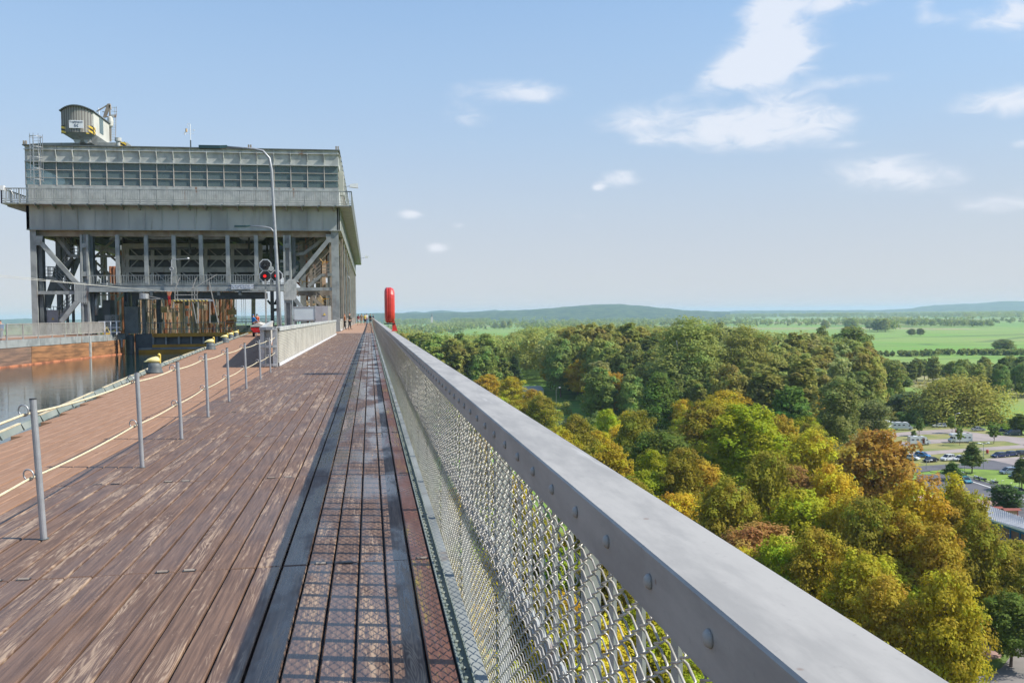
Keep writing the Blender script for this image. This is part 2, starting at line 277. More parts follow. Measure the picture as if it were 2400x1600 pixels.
# ------------------------------------------------------------------ mesh helpers
class MB:
    def __init__(s): s.v = []; s.f = []
    def add(s, vs, fs):
        n = len(s.v); s.v += [tuple(p) for p in vs]; s.f += [tuple(i+n for i in f) for f in fs]; return s
    def box(s, x0, x1, y0, y1, z0, z1):
        return s.add([(x0, y0, z0), (x1, y0, z0), (x1, y1, z0), (x0, y1, z0), (x0, y0, z1), (x1, y0, z1), (x1, y1, z1), (x0, y1, z1)],
                     [(0, 3, 2, 1), (4, 5, 6, 7), (0, 1, 5, 4), (1, 2, 6, 5), (2, 3, 7, 6), (3, 0, 4, 7)])
    def bar(s, a, b, w, h=None, ref=(0, 0, 1)):
        a = Vector(a); b = Vector(b); d = (b-a).normalized(); r = Vector(ref)
        if abs(d.dot(r)) > .97: r = Vector((0, 1, 0))
        x = d.cross(r).normalized()*(w/2); y = x.cross(d).normalized()*((h or w)/2)
        return s.add([a-x-y, a+x-y, a+x+y, a-x+y, b-x-y, b+x-y, b+x+y, b-x+y], [(0, 3, 2, 1), (4, 5, 6, 7), (0, 1, 5, 4), (1, 2, 6, 5), (2, 3, 7, 6), (3, 0, 4, 7)])
    def tube(s, pts, r, n=8, cap=True):
        pts = [Vector(p) for p in pts]; rs = r if isinstance(r, (list, tuple)) else [r]*len(pts); base = len(s.v); pr = None
        for i, p in enumerate(pts):
            d = (pts[min(i+1, len(pts)-1)]-pts[max(i-1, 0)]).normalized()
            if pr is None: pr = d.orthogonal().normalized()
            x = (pr-d*pr.dot(d)).normalized(); pr = x; y = d.cross(x)
            for k in range(n):
                a = 2*PI*k/n; s.v.append(tuple(p+(x*math.cos(a)+y*math.sin(a))*rs[i]))
        for i in range(len(pts)-1):
            for k in range(n): s.f.append((base+i*n+k, base+i*n+(k+1) % n, base+(i+1)*n+(k+1) % n, base+(i+1)*n+k))
        if cap: s.f.append(tuple(base+k for k in range(n-1, -1, -1))); s.f.append(tuple(base+(len(pts)-1)*n+k for k in range(n)))
        return s
    def lathe(s, prof, o=(0, 0, 0), n=14, sx=1, sy=1):
        base = len(s.v)
        for r, z in prof:
            for k in range(n): a = 2*PI*k/n; s.v.append((o[0]+r*sx*math.cos(a), o[1]+r*sy*math.sin(a), o[2]+z))
        for i in range(len(prof)-1):
            for k in range(n): s.f.append((base+i*n+k, base+i*n+(k+1) % n, base+(i+1)*n+(k+1) % n, base+(i+1)*n+k))
        s.f.append(tuple(base+k for k in range(n-1, -1, -1))); s.f.append(tuple(base+(len(prof)-1)*n+k for k in range(n))); return s
    def prism(s, poly, d, inv=False):
        """poly: list of 3D points of one cap, d: extrusion vector"""
        n = len(poly); P = [Vector(p) for p in poly]; d = Vector(d)
        return s.add(P+[p+d for p in P], [tuple(range(n-1, -1, -1)), tuple(range(n, 2*n))]+[(i, (i+1) % n, n+(i+1) % n, n+i) for i in range(n)])
    def torus(s, c, ax, R0, r, n=16, m=6):
        ax = Vector(ax).normalized(); x = ax.orthogonal().normalized(); y = ax.cross(x); c = Vector(c)
        pts = [c+(x*math.cos(2*PI*i/n)+y*math.sin(2*PI*i/n))*R0 for i in range(n)]; base = len(s.v)
        for i, p in enumerate(pts):
            rad = (p-c).normalized()
            for k in range(m): a = 2*PI*k/m; s.v.append(tuple(p+(rad*math.cos(a)+ax*math.sin(a))*r))
        for i in range(n):
            for k in range(m): s.f.append((base+i*m+k, base+i*m+(k+1) % m, base+((i+1) % n)*m+(k+1) % m, base+((i+1) % n)*m+k))
        return s
    def build(s, name, mat, parent=None, smooth=False, kind=None, fix=True, loc=None):
        me = bpy.data.meshes.new(name)
        if loc is not None: me.from_pydata([(a-loc[0], b-loc[1], c-loc[2]) for a, b, c in s.v], [], s.f)
        else: me.from_pydata(s.v, [], s.f)
        me.materials.append(MATS[mat] if isinstance(mat, str) else mat)
        if fix:
            bm = bmesh.new(); bm.from_mesh(me); bmesh.ops.recalc_face_normals(bm, faces=bm.faces); bm.to_mesh(me); bm.free()
        if smooth: me.shade_smooth()
        o = bpy.data.objects.new(name, me); C.objects.link(o)
        if loc is not None: o.location = loc
        if parent is not None: o.parent = parent
        if kind: o['kind'] = kind
        return o
def tag(o, label=None, cat=None, group=None, kind=None):
    if label: o['label'] = label
    if cat: o['category'] = cat
    if group: o['group'] = group
    if kind: o['kind'] = kind
    return o
def thing(name, label, cat, loc=(0, 0, 0), rz=0, group=None):
    o = bpy.data.objects.new(name, None); C.objects.link(o); o.location = loc; o.rotation_euler.z = rz; o.empty_display_size = .3
    return tag(o, label, cat, group)
def copy_tree(o, parent=None):
    c = o.copy(); C.objects.link(c); c.parent = parent
    for ch in list(o.children): copy_tree(ch, c)
    return c
def sheet(name, pts, mat, label=None, z=None, kind='structure', th=0.0):
    mb = MB(); P = [Vector(p) for p in pts]
    mb.add(P, [tuple(range(len(P)))]); o = mb.build(name, mat, kind=kind, fix=False)
    if o.data.polygons[0].normal.z < 0: o.data.flip_normals()
    return o
def text(body, size, loc, rot, mat, parent, ext=.004, name='lettering', ax='CENTER'):
    c = bpy.data.curves.new('lettering_curve', 'FONT'); c.body = body; c.size = size; c.extrude = ext; c.align_x = ax; c.align_y = 'CENTER'
    c.materials.append(MATS[mat]); o = bpy.data.objects.new('lettering_curve', c); C.objects.link(o); dg = bpy.context.evaluated_depsgraph_get(); me = bpy.data.meshes.new_from_object(o.evaluated_get(dg)); bpy.data.objects.remove(o); o = bpy.data.objects.new(name, me); C.objects.link(o); o.parent = parent; o.location = loc; o.rotation_euler = rot; return o
def wthing(name, label, cat, base, group=None):          # thing whose parts are built in world coordinates
    t = thing(name, label, cat, base, 0, group); t['_w'] = 1; return t
def rebase():
    for o in list(C.objects):
        if '_w' in o.keys():
            mi = Matrix.Translation(-Vector(o.location))
            for ch in o.children: ch.matrix_parent_inverse = mi
            del o['_w']
# ================================================================== SETTING
ZG = -42.0
def sstep(a, b, x):
    t = min(1, max(0, (x-a)/(b-a))); return t*t*(3-2*t)
def ground(x, y):
    m = sstep(330, 450, y-.25*abs(x-90))*(1-sstep(620, 900, y))*(1-sstep(185, 300, x))*sstep(-600, -200, x)
    return ZG + 8.5*m
def ground_sheet():
    xs = [-14000, -9000, -5000, -2500, -1200, -600]+[-400+25*i for i in range(49)]+[900, 1150, 1500, 2100, 3000, 4500, 7000, 10000, 14000]
    ys = [-14000, -5000, -1500, -500]+[-200+25*i for i in range(53)]+[1200, 1400, 1700, 2100, 2700, 3500, 4600, 6500, 9500, 14000]
    mb = MB(); mb.v = [(x, y, ground(x, y)) for y in ys for x in xs]; n = len(xs)
    mb.f = [(j*n+i, j*n+i+1, (j+1)*n+i+1, (j+1)*n+i) for j in range(len(ys)-1) for i in range(n-1)]
    m = bpy.data.materials.new('meadow'); m.use_nodes = True; t, b, o = nt(m); v = tco(t)
    big = noise(t, mp(t, v, (.0022, .0011, 1)), 1., 4, .5, .4); mid = noise(t, mp(t, v, (.02, .007, 1)), 1., 5); fin = noise(t, mp(t, v, (.25, .1, 1)), 1., 5, .7)
    c = mixc(t, mr(t, big, .40, .52), (.14, .29, .03), (.19, .30, .05)); c = mixc(t, mr(t, big, .56, .62), c, (.30, .27, .12))
    c = mixc(t, mth(t, 'MULTIPLY', mr(t, mid, .45, .7), .5), c, (.22, .27, .07)); c = mixc(t, mth(t, 'MULTIPLY', mr(t, fin, .5, .75), .25), c, (.05, .10, .02))
    vn = nn(t, 'ShaderNodeTexVoronoi', feature='DISTANCE_TO_EDGE'); t.links.new(mp(t, v, (.0016, .0045, 1)), vn.inputs['Vector']); vn.inputs['Scale'].default_value = 1.
    c = mixc(t, mth(t, 'MULTIPLY', mr(t, vn.outputs['Distance'], .022, .006), .6), c, (.05, .09, .025))
    t.links.new(c, b.inputs['Base Color']); b.inputs['Roughness'].default_value = .95; MATS['meadow'] = m
    mb.build('ground', 'meadow', kind='structure', smooth=True, fix=False)
ground_sheet()
def patch(name, px, mat, lift=.05, z=ZG):
    """flat area drawn on the valley floor through its corner points"""
    return sheet(name, [G(x, y, z+lift) for x, y in px], mat)
# valley floor near the car park
patch('car_park_ground', [(1880, 1002), (2070, 1012), (2150, 998), (2230, 1000), (2300, 1008), (2420, 1019), (2560, 1040), (2600, 1180), (2290, 1100), (2100, 1105), (1880, 1080)], 'dry_grass', .04)
patch('lane', [(2060, 1017), (2160, 1008.5), (2235, 1004.5), (2275, 1012), (2330, 1019), (2440, 1029), (2520, 1040), (2520, 1054), (2400, 1043), (2355, 1033), (2280, 1033.5), (2213, 1037), (2100, 1046), (2060, 1049), (2060, 1039), (2160, 1031), (2225, 1027.5), (2262, 1025), (2262, 1019), (2230, 1016), (2160, 1017.5), (2060, 1027)], 'paving', .09)
patch('lane', [(2060, 1066), (2160, 1057.5), (2267, 1050.5), (2400, 1041.5), (2520, 1036), (2520, 1047), (2400, 1050), (2262, 1058.5), (2160, 1066.5), (2060, 1075)], 'paving', .09)
patch('lane', [(2304, 1075), (2400, 1069), (2520, 1063), (2520, 1120), (2400, 1096), (2372, 1088), (2330, 1079)], 'paving', .09)
patch('asphalt_road', [(2060, 1098), (2180, 1090), (2262, 1084.5), (2327, 1078), (2374, 1088.5), (2400, 1097), (2520, 1130), (2520, 1150), (2400, 1104.5), (2349, 1101.5), (2246, 1096.5), (2200, 1101), (2060, 1116)], 'asphalt', .14)
patch('lawn', [(2180, 1103), (2246, 1097), (2349, 1102), (2400, 1105), (2500, 1125), (2500, 1190), (2400, 1156), (2350, 1140), (2267, 1116), (2180, 1105)], 'lawn', .10)
patch('asphalt_road', [(2150, 1112), (2200, 1110), (2267, 1116), (2350, 1140), (2400, 1155), (2520, 1200), (2620, 1300), (2620, 1480), (2440, 1300), (2400, 1215), (2339, 1169.5), (2254, 1156), (2150, 1150)], 'asphalt', .14)
patch('lawn', [(2150, 1150), (2254, 1156), (2339, 1169.5), (2345, 1175), (2290, 1169), (2150, 1158)], 'lawn', .16)
patch('footpath', [(2150, 1158), (2290, 1169), (2345, 1175), (2380, 1190), (2360, 1190), (2290, 1176), (2150, 1166)], 'paving_pink', .18)
patch('forecourt', [(2150, 1166), (2290, 1176), (2400, 1196), (2470, 1240), (2470, 1290), (2200, 1220)], 'paving', .12)
for pl in ([(2261, 1123), (2262, 1122), (2352, 1150.5), (2351, 1152)], [(2352, 1150.5), (2351, 1152), (2440, 1184), (2441, 1182)]):
    patch('road_marking', pl, 'mark', .19)
MBk = MB(); kp = [G(x, y, ZG) for x, y in [(2246, 1109), (2267, 1115.7), (2300, 1124), (2350, 1140), (2400, 1155), (2500, 1190)]]
for a, b in zip(kp, kp[1:]): MBk.bar(a+Vector((0, 0, .12)), b+Vector((0, 0, .12)), .3, .24)
kp = [G(x, y, ZG) for x, y in [(2254, 1156), (2300, 1161), (2339, 1169.5)]]
for a, b in zip(kp, kp[1:]): MBk.bar(a+Vector((0, 0, .12)), b+Vector((0, 0, .12)), .25, .24)
MBk.build('kerb', 'kerbstone', kind='structure')
# bottom right corner: road bend, verge, pink path
patch('road', [(2060, 1640), (2200, 1603), (2262, 1590), (2320, 1578), (2348, 1563), (2366, 1540), (2372, 1510), (2368, 1480), (2350, 1450), (2500, 1380), (2700, 1500), (2700, 1800), (2060, 1800)], 'roadlight', .06)
patch('verge', [(2100, 1570), (2160, 1563), (2200, 1562), (2250, 1556), (2300, 1549), (2345, 1541), (2351, 1548), (2340, 1562), (2320, 1576), (2262, 1588), (2200, 1601), (2060, 1638)], 'lawn', .10)
patch('footpath', [(2100, 1570), (2160, 1563), (2200, 1562), (2250, 1556), (2300, 1549), (2345, 1541), (2356, 1520), (2350, 1490), (2320, 1470), (2290, 1480), (2300, 1510), (2240, 1535), (2180, 1545), (2100, 1556)], 'paving_pink', .08)
patch('lawn', [(1700, 1380), (2100, 1180), (2240, 1260), (2330, 1320), (2345, 1440), (2290, 1480), (2240, 1533), (2100, 1554), (1900, 1640)], 'lawn', .05)
for pl in ([(2195, 1597.5), (2196, 1596), (2276, 1586.2), (2277, 1588)], [(2120, 1612), (2122, 1610), (2180, 1599), (2181, 1601)]):
    patch('road_marking', pl, 'mark', .12)
# distant river glints and its banks
for pl in ([(2120, 832), (2121, 829.6), (2140, 829.5), (2140, 831.6)], [(2265, 829.5), (2280, 829.2), (2280, 831.6), (2264, 831.6)], [(2315, 829.8), (2400, 828.2), (2500, 827), (2500, 829.4), (2400, 830.4), (2315, 831.4)]):
    patch('river', pl, 'water', .3)

# hills on the horizon: ridges with real depth, followed along the skyline
def ridge(pts, D, depth, mat, name='hills', seed=1):
    rr = random.Random(seed); prof = []
    for (xa, ya), (xb, yb) in zip(pts, pts[1:]):
        k = max(2, int(abs(xb-xa)/9))
        for i in range(k): u = i/k; s = u*u*(3-2*u); prof.append((xa+(xb-xa)*u, ya+(yb-ya)*s-rr.random()*1.1))
    rows = []
    for fz, fd in ((0, 0), (.42, .16), (.78, .33), (1, .55), (.8, .8), (0, 1.15)):
        row = []
        for x, y in prof:
            top = AD(x, y, D*(1+.0)); e = AD(x, y, 1)-CAM; d2 = Vector((e.x, e.y, 0))
            hgt = max(8, top.z-ZG)
            p = CAM+d2*(D-depth*.55+depth*fd); row.append((p.x, p.y, ZG-.5+hgt*fz+rr.uniform(-1, 1)*(2.5 if 0 < fz < 1 else 0)))
        rows.append(row)
    mb = MB(); n = len(prof); mb.v = [p for r_ in rows for p in r_]
    mb.f = [(j*n+i, j*n+i+1, (j+1)*n+i+1, (j+1)*n+i) for j in range(len(rows)-1) for i in range(n-1)]
    return mb.build(name, mat, kind='structure', smooth=True)
pm('forest_far', (.012, .045, .03), (.06, .10, .045), .02, .95, lo=.35, hi=.6)
ridge([(-900, 748), (-300, 746), (0, 748.5), (70, 746.5), (160, 749), (400, 744), (560, 741), (640, 739), (800, 735.5), (905, 733.5)], 7200, 1500, 'forest_far', seed=2)
ridge([(860, 735), (915, 733.5), (980, 734), (1080, 732), (1130, 730.2), (1230, 726.5), (1290, 722.5), (1330, 719), (1390, 714.3), (1450, 712.8), (1500, 716.5), (1560, 722.5), (1620, 728), (1720, 731.5)], 5200, 1300, 'forest_far', seed=3)
ridge([(940, 735), (955, 731.5), (975, 729.6), (995, 733), (1010, 729.5), (1032, 727.2), (1050, 728.2), (1078, 731.5), (1110, 733), (1135, 728.5), (1160, 726.5), (1175, 729), (1240, 732)], 8200, 900, 'forest_far', seed=4)
ridge([(1650, 731), (1760, 728), (1900, 727.5), (2040, 727), (2130, 724), (2160, 718.5), (2200, 715), (2280, 711.5), (2330, 708.5), (2352, 706), (2450, 707), (2600, 712), (2900, 720)], 8600, 1500, 'forest_far', seed=5)

# ================================================================== CANAL BRIDGE: deck, kerbs, water
def kerbx(y):
    P = [(-6, -2.9), (0, -3.35), (11.5, -4.42), (27, -6.1), (37.2, -7.0), (46.1, -7.75), (81, -10.5), (90, -11.2)]
    for (a, xa), (b, xb) in zip(P, P[1:]):
        if y <= b: return xa+(xb-xa)*(y-a)/(b-a)
    return P[-1][1]
def board(mb, x0, x1, y0, y1, z=0., c=.006, th=.05):
    mb.add([(x0, y0, z-th), (x1, y0, z-th), (x1, y1, z-th), (x0, y1, z-th), (x0, y0, z-c), (x1, y0, z-c), (x1, y1, z-c), (x0, y1, z-c), (x0+c, y0+c, z), (x1-c, y0+c, z), (x1-c, y1-c, z), (x0+c, y1-c, z)],
           [(0, 1, 5, 4), (1, 2, 6, 5), (2, 3, 7, 6), (3, 0, 4, 7), (4, 5, 9, 8), (5, 6, 10, 9), (6, 7, 11, 10), (7, 4, 8, 11), (8, 9, 10, 11)])
PW = .148; PL = 2.95; X0 = .213; NB = 20; Y1 = 77.2
joints = [5.33+PL*k for k in range(-3, 26)]
d = MB(); rb = random.Random(3)
holes = []
for i in range(NB):
    xa = X0-PW*(i+1); gap = .012
    for k in range(len(joints)-1):
        ya, yb = joints[k], min(joints[k+1], Y1)
        if ya >= Y1: break
        dz = rb.uniform(-.003, .0015)
        board(d, xa+gap/2+rb.uniform(-.001, .001), xa+PW-gap/2, ya+.003, yb-.006, dz)
dk = d.build('walkway_deck', 'deck_old', kind='structure', fix=False)
d = MB()
for k in range(len(joints)-1):
    if joints[k] < Y1: board(d, X0+.006, X0+.118, joints[k]+.003, min(joints[k+1], Y1)-.004)
d.build('walkway_deck', 'deck_moss', kind='structure', fix=False)
d = MB()                                                   # reddish boards between the walkway and the canal edge
for i in range(56):
    xa = X0-PW*NB-.155*(i+1)-.004; ys = -8
    y = -8
    while y < 86 and kerbx(y) > xa: y += .25
    for k in range(-6, 34):
        ya, yb = 5.33+PL*k+.0, 5.33+PL*(k+1)
        a, b2 = max(ya, y), min(yb, 86.)
        if b2-a > .2: board(d, xa+.004, xa+.151, a+.003, b2-.004, rb.uniform(-.003, .001), .005)
d.build('quay_deck', 'deck_new', kind='structure', fix=False)
d = MB()                                                   # far stretch of walkway inside the lift tower: cross boards
for k in range(700):
    y = Y1+.02+.155*k
    if y > 184: break
    board(d, -2.75, .33, y, y+.147, 0, .004)
d.build('walkway_deck', 'deck_far', kind='structure', fix=False)
# steel pins at the board joints, shade of their recesses as black plates
pp = MB()
for (bx, k) in ((8, 3), (9, 3), (14, 3), (15, 3), (-1, 3), (6, 4), (7, 4), (12, 4), (13, 4), (5, 5), (10, 5), (11, 5), (-1, 5), (3, 6), (4, 6), (9, 6), (16, 4), (17, 4), (-1, 4), (2, 3), (3, 3), (10, 7), (11, 7), (15, 6)):
    cx = X0-PW*(bx+.5); cy = 5.33+PL*(k-3)
    pp.box(cx-.036, cx+.036, cy-.018, cy+.024, .0005, .0022)
pp.build('lifting_pin_shade', 'black', kind='structure')  # flat black plates stand for the shade in the pin recesses
pp = MB()
for (bx, k) in ((8, 3), (9, 3), (14, 3), (15, 3), (-1, 3), (6, 4), (7, 4), (12, 4), (13, 4), (5, 5), (10, 5), (11, 5), (-1, 5), (3, 6), (4, 6), (9, 6), (2, 3), (3, 3)):
    cx = X0-PW*(bx+.5); cy = 5.33+PL*(k-3); pp.tube([(cx-.028, cy+.004, .001), (cx+.028, cy+.004, .001)], .009, 8)
pp.build('lifting_pins', 'steel_warm', kind='structure')
# under-deck body of the aqueduct (hides the valley under the boards)
d = MB(); d.add([(.33, -12, -.06), (.33, 86, -.06)]+[(kerbx(y)+.02, y, -.06) for y in (86, 81, 46.1, 37.2, 27, 11.5, 0, -12)], [tuple(range(10))]); d.build('deck_bed', 'steel_dark', kind='structure')
d = MB()
for a in range(-12, 180, 16): d.box(.25, .36, a, a+15.9, -3.2, -.07)
d.box(.36, .465, -12, 184, -3.2, -.10); d.build('canal_bridge', 'steel', kind='structure')
d = MB(); d.box(-40, .3, -12, 88, -6.4, -5.9)
for y in (8, 48): d.box(-34, -4, y, y+4, ZG-1, -6.4)
d.build('canal_bridge', 'concrete_wall', kind='structure')
# kerb angle along the walkway edge, with its bolts, and the grey ledge under the railing
d = MB(); d.box(.338, .346, -8, 184, -.06, .012); d.box(.346, .395, -8, 184, -.062, -.052); d.box(.395, .401, -8, 184, -.13, -.03)
for i in range(900):
    y = .6+.105*i
    if y > 60: break
    d.lathe([(.011, 0), (.011, .007), (.006, .011)], (.37, y, -.052), 6)
d.build('kerb', 'kerb_green', kind='structure')
d = MB(); d.box(.40, .462, -8, 184, -.09, -.06); d.build('ledge', 'steel', kind='structure')
# canal
WZ = -1.85
def lqx(y): return -22.75+(y-88)*.108 if y < 88 else -22.75
pts = [(kerbx(y)-.02, y, WZ) for y in (-12, 0, 11.5, 27, 37.2, 46.1, 81, 90)]+[(-10., 96, WZ), (-22.75, 96, WZ)]+[(lqx(y)-.05, y, WZ) for y in (88, 60, 20, -12)]
sheet('canal_water', pts, 'water')
d = MB(); ys = [-12, 0, 11.5, 27, 37.2, 46.1, 81, 90]
for a, b in zip(ys, ys[1:]): d.add([(kerbx(a), a, -6), (kerbx(b), b, -6), (kerbx(b), b, -.06), (kerbx(a), a, -.06)], [(0, 1, 2, 3)])
d.build('canal_bank', 'timber_dark', kind='structure')
# kerb upstand of the near quay, in lengths, ribbed, its sunlit top edge painted as pale yellow strips
d = MB(); e = MB(); y = -7.8
while y < 80:
    y2 = y+1.02; a = Vector((kerbx(y), y, 0)); b = Vector((kerbx(y2-.03), y2-.03, 0)); n_ = Vector((1, .09, 0)).normalized()
    d.prism([a, a+Vector((.03, 0, 0)), a+Vector((.0, 0, .08)), a+Vector((-.02, 0, .08))], b-a)
    d.prism([a+Vector((-.01, 0, 0)), a+Vector((.05, 0, 0)), a+Vector((.0, 0, .082))], (b-a).normalized()*.03)
    d.box(a.x-.14, a.x+.0, y, y2, .10, .118) if False else d.prism([a+Vector((-.06, 0, .068)), a+Vector((.0, 0, .068)), a+Vector((.0, 0, .083)), a+Vector((-.06, 0, .083))], b-a)
    if (int(y/1.02) % 5) not in (2,): e.bar(a+Vector((-.02, 0, .092)), b+Vector((-.02, 0, .092)), .04, .014)
    y = y2
d.build('quay_kerb', 'kerb_green', kind='structure'); e.build('quay_kerb_lit_edge', 'kerb_lit_edge', kind='structure')

# ================================================================== RAILING WITH CHAIN LINK
RX0, RX1, RZ = .445, .597, 1.06; BAY = 1.49; PY0 = 3.64-BAY*3; NBAY = 124
rail = thing('railing', 'long grey steel railing with riveted flat top and chain link infill along the walkway edge', 'railing', (0.5, 0, 0)); rail['_w'] = 1
tr = MB()
def lprof(y0, y1):
    P = [(RX0, .956), (RX0+.007, .956), (RX0+.007, RZ-.009), (RX1-.006, RZ-.009), (RX1-.006, 1.0), (RX1, 1.0), (RX1, RZ-.004), (RX1-.004, RZ), (RX0+.004, RZ), (RX0, RZ-.004)]
    tr.prism([(x, y0, z) for x, z in P], (0, y1-y0, 0))
lprof(-3, 22.9); lprof(22.915, 60); lprof(60.012, 184)
top = tr.build('top_rail', 'rail_paint', rail)
rv = MB(); rv.lathe([(.0135, 0), (.0125, .004), (.009, .008), (.004, .0098)], (0, 0, 0), 12); rv0 = rv.build('rivet', 'rail_paint', top, smooth=True)
ys = []; y = .35
while y < 60: ys.append(y); y += .262
rvm = MB()
for i, y in enumerate(ys):
    if i < 95:
        o = rv0 if i == 0 else rv0.copy()
        if i: C.objects.link(o); o.parent = top
        o.location = (RX0, y, 1.012); o.rotation_euler = (0, -PI/2, 0)
    else: rvm.add([(RX0-.009, y-.01, 1.0), (RX0-.009, y+.01, 1.0), (RX0, y+.014, 1.026), (RX0, y-.014, 1.026), (RX0, y-.014, .998), (RX0, y+.014, .998)], [(0, 1, 2, 3), (4, 5, 1, 0)])
rvm.build('rivet', 'rail_paint', top, kind='stuff')
pb = MB(); pb.box(.512, .552, -.022, .022, -.42, 1.05); pb.box(.465, .552, -.02, .02, -.40, -.30); post0 = pb.build('post', 'steel_light', rail)
bb = MB(); bb.box(.526, .534, -.020, .020, .34, 1.05); bal0 = bb.build('baluster', 'steel_light', rail)
lr = MB(); lr.box(.535, .545, -3, 184, .335, .425); lr.box(.50, .506, -3, 184, .92, .94); lr.build('lower_rail', 'steel_light', rail)
# one bay of chain link, shared by every bay
def chain():
    mb = MB(); p = .0451; n = 33; z0, z1 = -.36, .99; r = .0026
    for i in range(n):
        yc = (i+.5)*BAY/n; pts = []; k = 0; z = z0; ph = i % 2
        while z < z1:
            s = 1 if (k+ph) % 2 else -1
            pts += [(.4955+.006*s, yc+s*p*.40, z-p*.13), (.4955, yc+s*p*.53, z), (.4955-.006*s, yc+s*p*.40, z+p*.13)]
            z += p/2*1.15; k += 1
        mb.tube(pts, r, 4, cap=False)
    return mb
ch0 = chain().build('mesh_panel', 'wire', rail, smooth=True, fix=False)
pstuff = MB(); bstuff = MB(); nb = 0
for i in range(NBAY):
    y = PY0+BAY*i
    if i < 98:
        o = post0 if i == 0 else post0.copy()
        if i: C.objects.link(o); o.parent = rail
        o.location.y = y
        o = ch0 if i == 0 else ch0.copy()
        if i: C.objects.link(o); o.parent = rail
        o.location.y = y
    else: pstuff.box(.50, .56, y-.022, y+.022, -.1, 1.05)
    for k in range(1, 7):
        yy = y+BAY*k/7
        if nb < 98:
            o = bal0 if nb == 0 else bal0.copy()
            if nb: C.objects.link(o); o.parent = rail
            o.location.y = yy
        else: bstuff.box(.526, .534, yy-.014, yy+.014, .34, 1.05)
        nb += 1
pstuff.build('post', 'steel_light', rail, kind='stuff'); bstuff.build('baluster', 'steel_light', rail, kind='stuff')
far = MB()
for i in range(98, NBAY):
    y = PY0+BAY*i
    for k in range(12): far.bar((.497, y+k*BAY/12, -.05), (.497, y+(k+1)*BAY/12, .95), .01); far.bar((.497, y+(k+1)*BAY/12, -.05), (.497, y+k*BAY/12, .95), .01)
far.build('mesh_panel', 'wire', rail, kind='stuff')
# life buoy casing on the railing
lb = wthing('lifebuoy_box', 'red upright lifebuoy casing on a bracket on the railing', 'lifebuoy box', (.56, 22.6, 1.06))
def casing(x0, x1, z0, z1, y0, y1, c, mat, nm, par):
    """upright ring shell seen edge on: rounded ends in z, two halves"""
    mb = MB(); cz, cy = (z0+z1)/2, (y0+y1)/2; hz, hy = (z1-z0)/2, (y1-y0)/2; N = 28
    rows = [(x0, .80), (x0+c*.35, .93), (x0+c, 1.), (x1-.008, 1.), (x1, .975)] if c < .08 else [(x0, .975), (x0+.008, 1.), (x1-c, 1.), (x1-c*.35, .93), (x1, .80)]
    vs = []; fs = []
    for x, s in rows:
        for k in range(N):
            a = 2*PI*k/N; ca, sa = math.cos(a), math.sin(a); e = .62
            vs.append((x, cy+hy*s*math.copysign(abs(ca)**e, ca), cz+hz*s*math.copysign(abs(sa)**e, sa)))
    for j in range(len(rows)-1):
        for k in range(N): fs.append((j*N+k, j*N+(k+1) % N, (j+1)*N+(k+1) % N, (j+1)*N+k))
    fs += [tuple(range(N)), tuple(range((len(rows)-1)*N, len(rows)*N))]
    mb.add(vs, fs); return mb.build(nm, mat, par, smooth=False)
casing(.375, .466, 1.27, 2.155, 22.25, 22.95, .05, 'red_paint', 'casing_back', lb)
casing(.470, .618, 1.27, 2.155, 22.25, 22.95, .09, 'red_paint', 'casing_lid', lb)
b = MB(); b.prism([(.56, 22.55, 1.08), (.68, 22.55, 1.08), (.60, 22.55, 1.36), (.56, 22.55, 1.36)], (0, .02, 0)); b.box(.555, .575, 22.5, 22.68, 1.07, 1.40); b.box(.54, .69, 22.46, 22.72, 1.063, 1.078)
b.build('bracket', 'red_paint', lb); b = MB(); b.box(.36, .62, 22.45, 22.7, 1.235, 1.262); b.build('drip_edge', 'black', lb)

# ================================================================== ROPE FENCE
PP = [(-2.12, 3.55), (-2.15, 6.3), (-2.21, 9.15), (-2.25, 11.2), (-2.35, 13.58), (-2.41, 15.97), (-2.49, 18.77), (-2.53, 21.5), (-2.57, 24.0)]
lean = [.0, -.045, -.03, -.028, -.02, -.02, -.02, -.015, -.015]
ords = ['', 'nearest', 'second', 'third', 'fourth', 'fifth', 'sixth', 'seventh', 'eighth']
ringpos = []
def rope_post(i, x, y, ln):
    t = thing('rope_post', ('%s slim grey post of the rope fence on the boards' % ords[i]) if i else 'slim grey rope post just outside the frame before the nearest one', 'rope post', (x, y, 0), 0, 'grey posts of the rope fence')
    b = MB(); b.tube([(0, 0, -.02), (ln, 0, .925)], .021, 14); b.build('pole', 'post_grey', t, smooth=False)
    b = MB(); b.tube([(ln, 0, .925), (ln, 0, .932)], .022, 14); b.build('cap', 'black', t)
    b = MB(); b.lathe([(.032, 0), (.032, .004)], (0, 0, 0), 12); b.build('foot_plate', 'steel_dark', t)
    out = []
    for z in (.855, .43):
        b = MB(); px = ln*z/.93; c = Vector((px-.06, -.01, z)); b.torus(c, (.35, 1, .1), .037, .0055, 18, 6); b.tube([(px-.02, 0, z), (px-.033, -.005, z)], .007, 6); b.build('ring', 'galv', t, smooth=True)
        out.append(Vector((x+c.x, y+c.y, z-.028)))
    return out
for i, ((x, y), l_) in enumerate(zip(PP, lean)):
    ringpos.append(rope_post(i, x, y, l_))
ringpos.append([Vector((-2.72, 26.75, .86)), Vector((-2.72, 26.75, .42))])
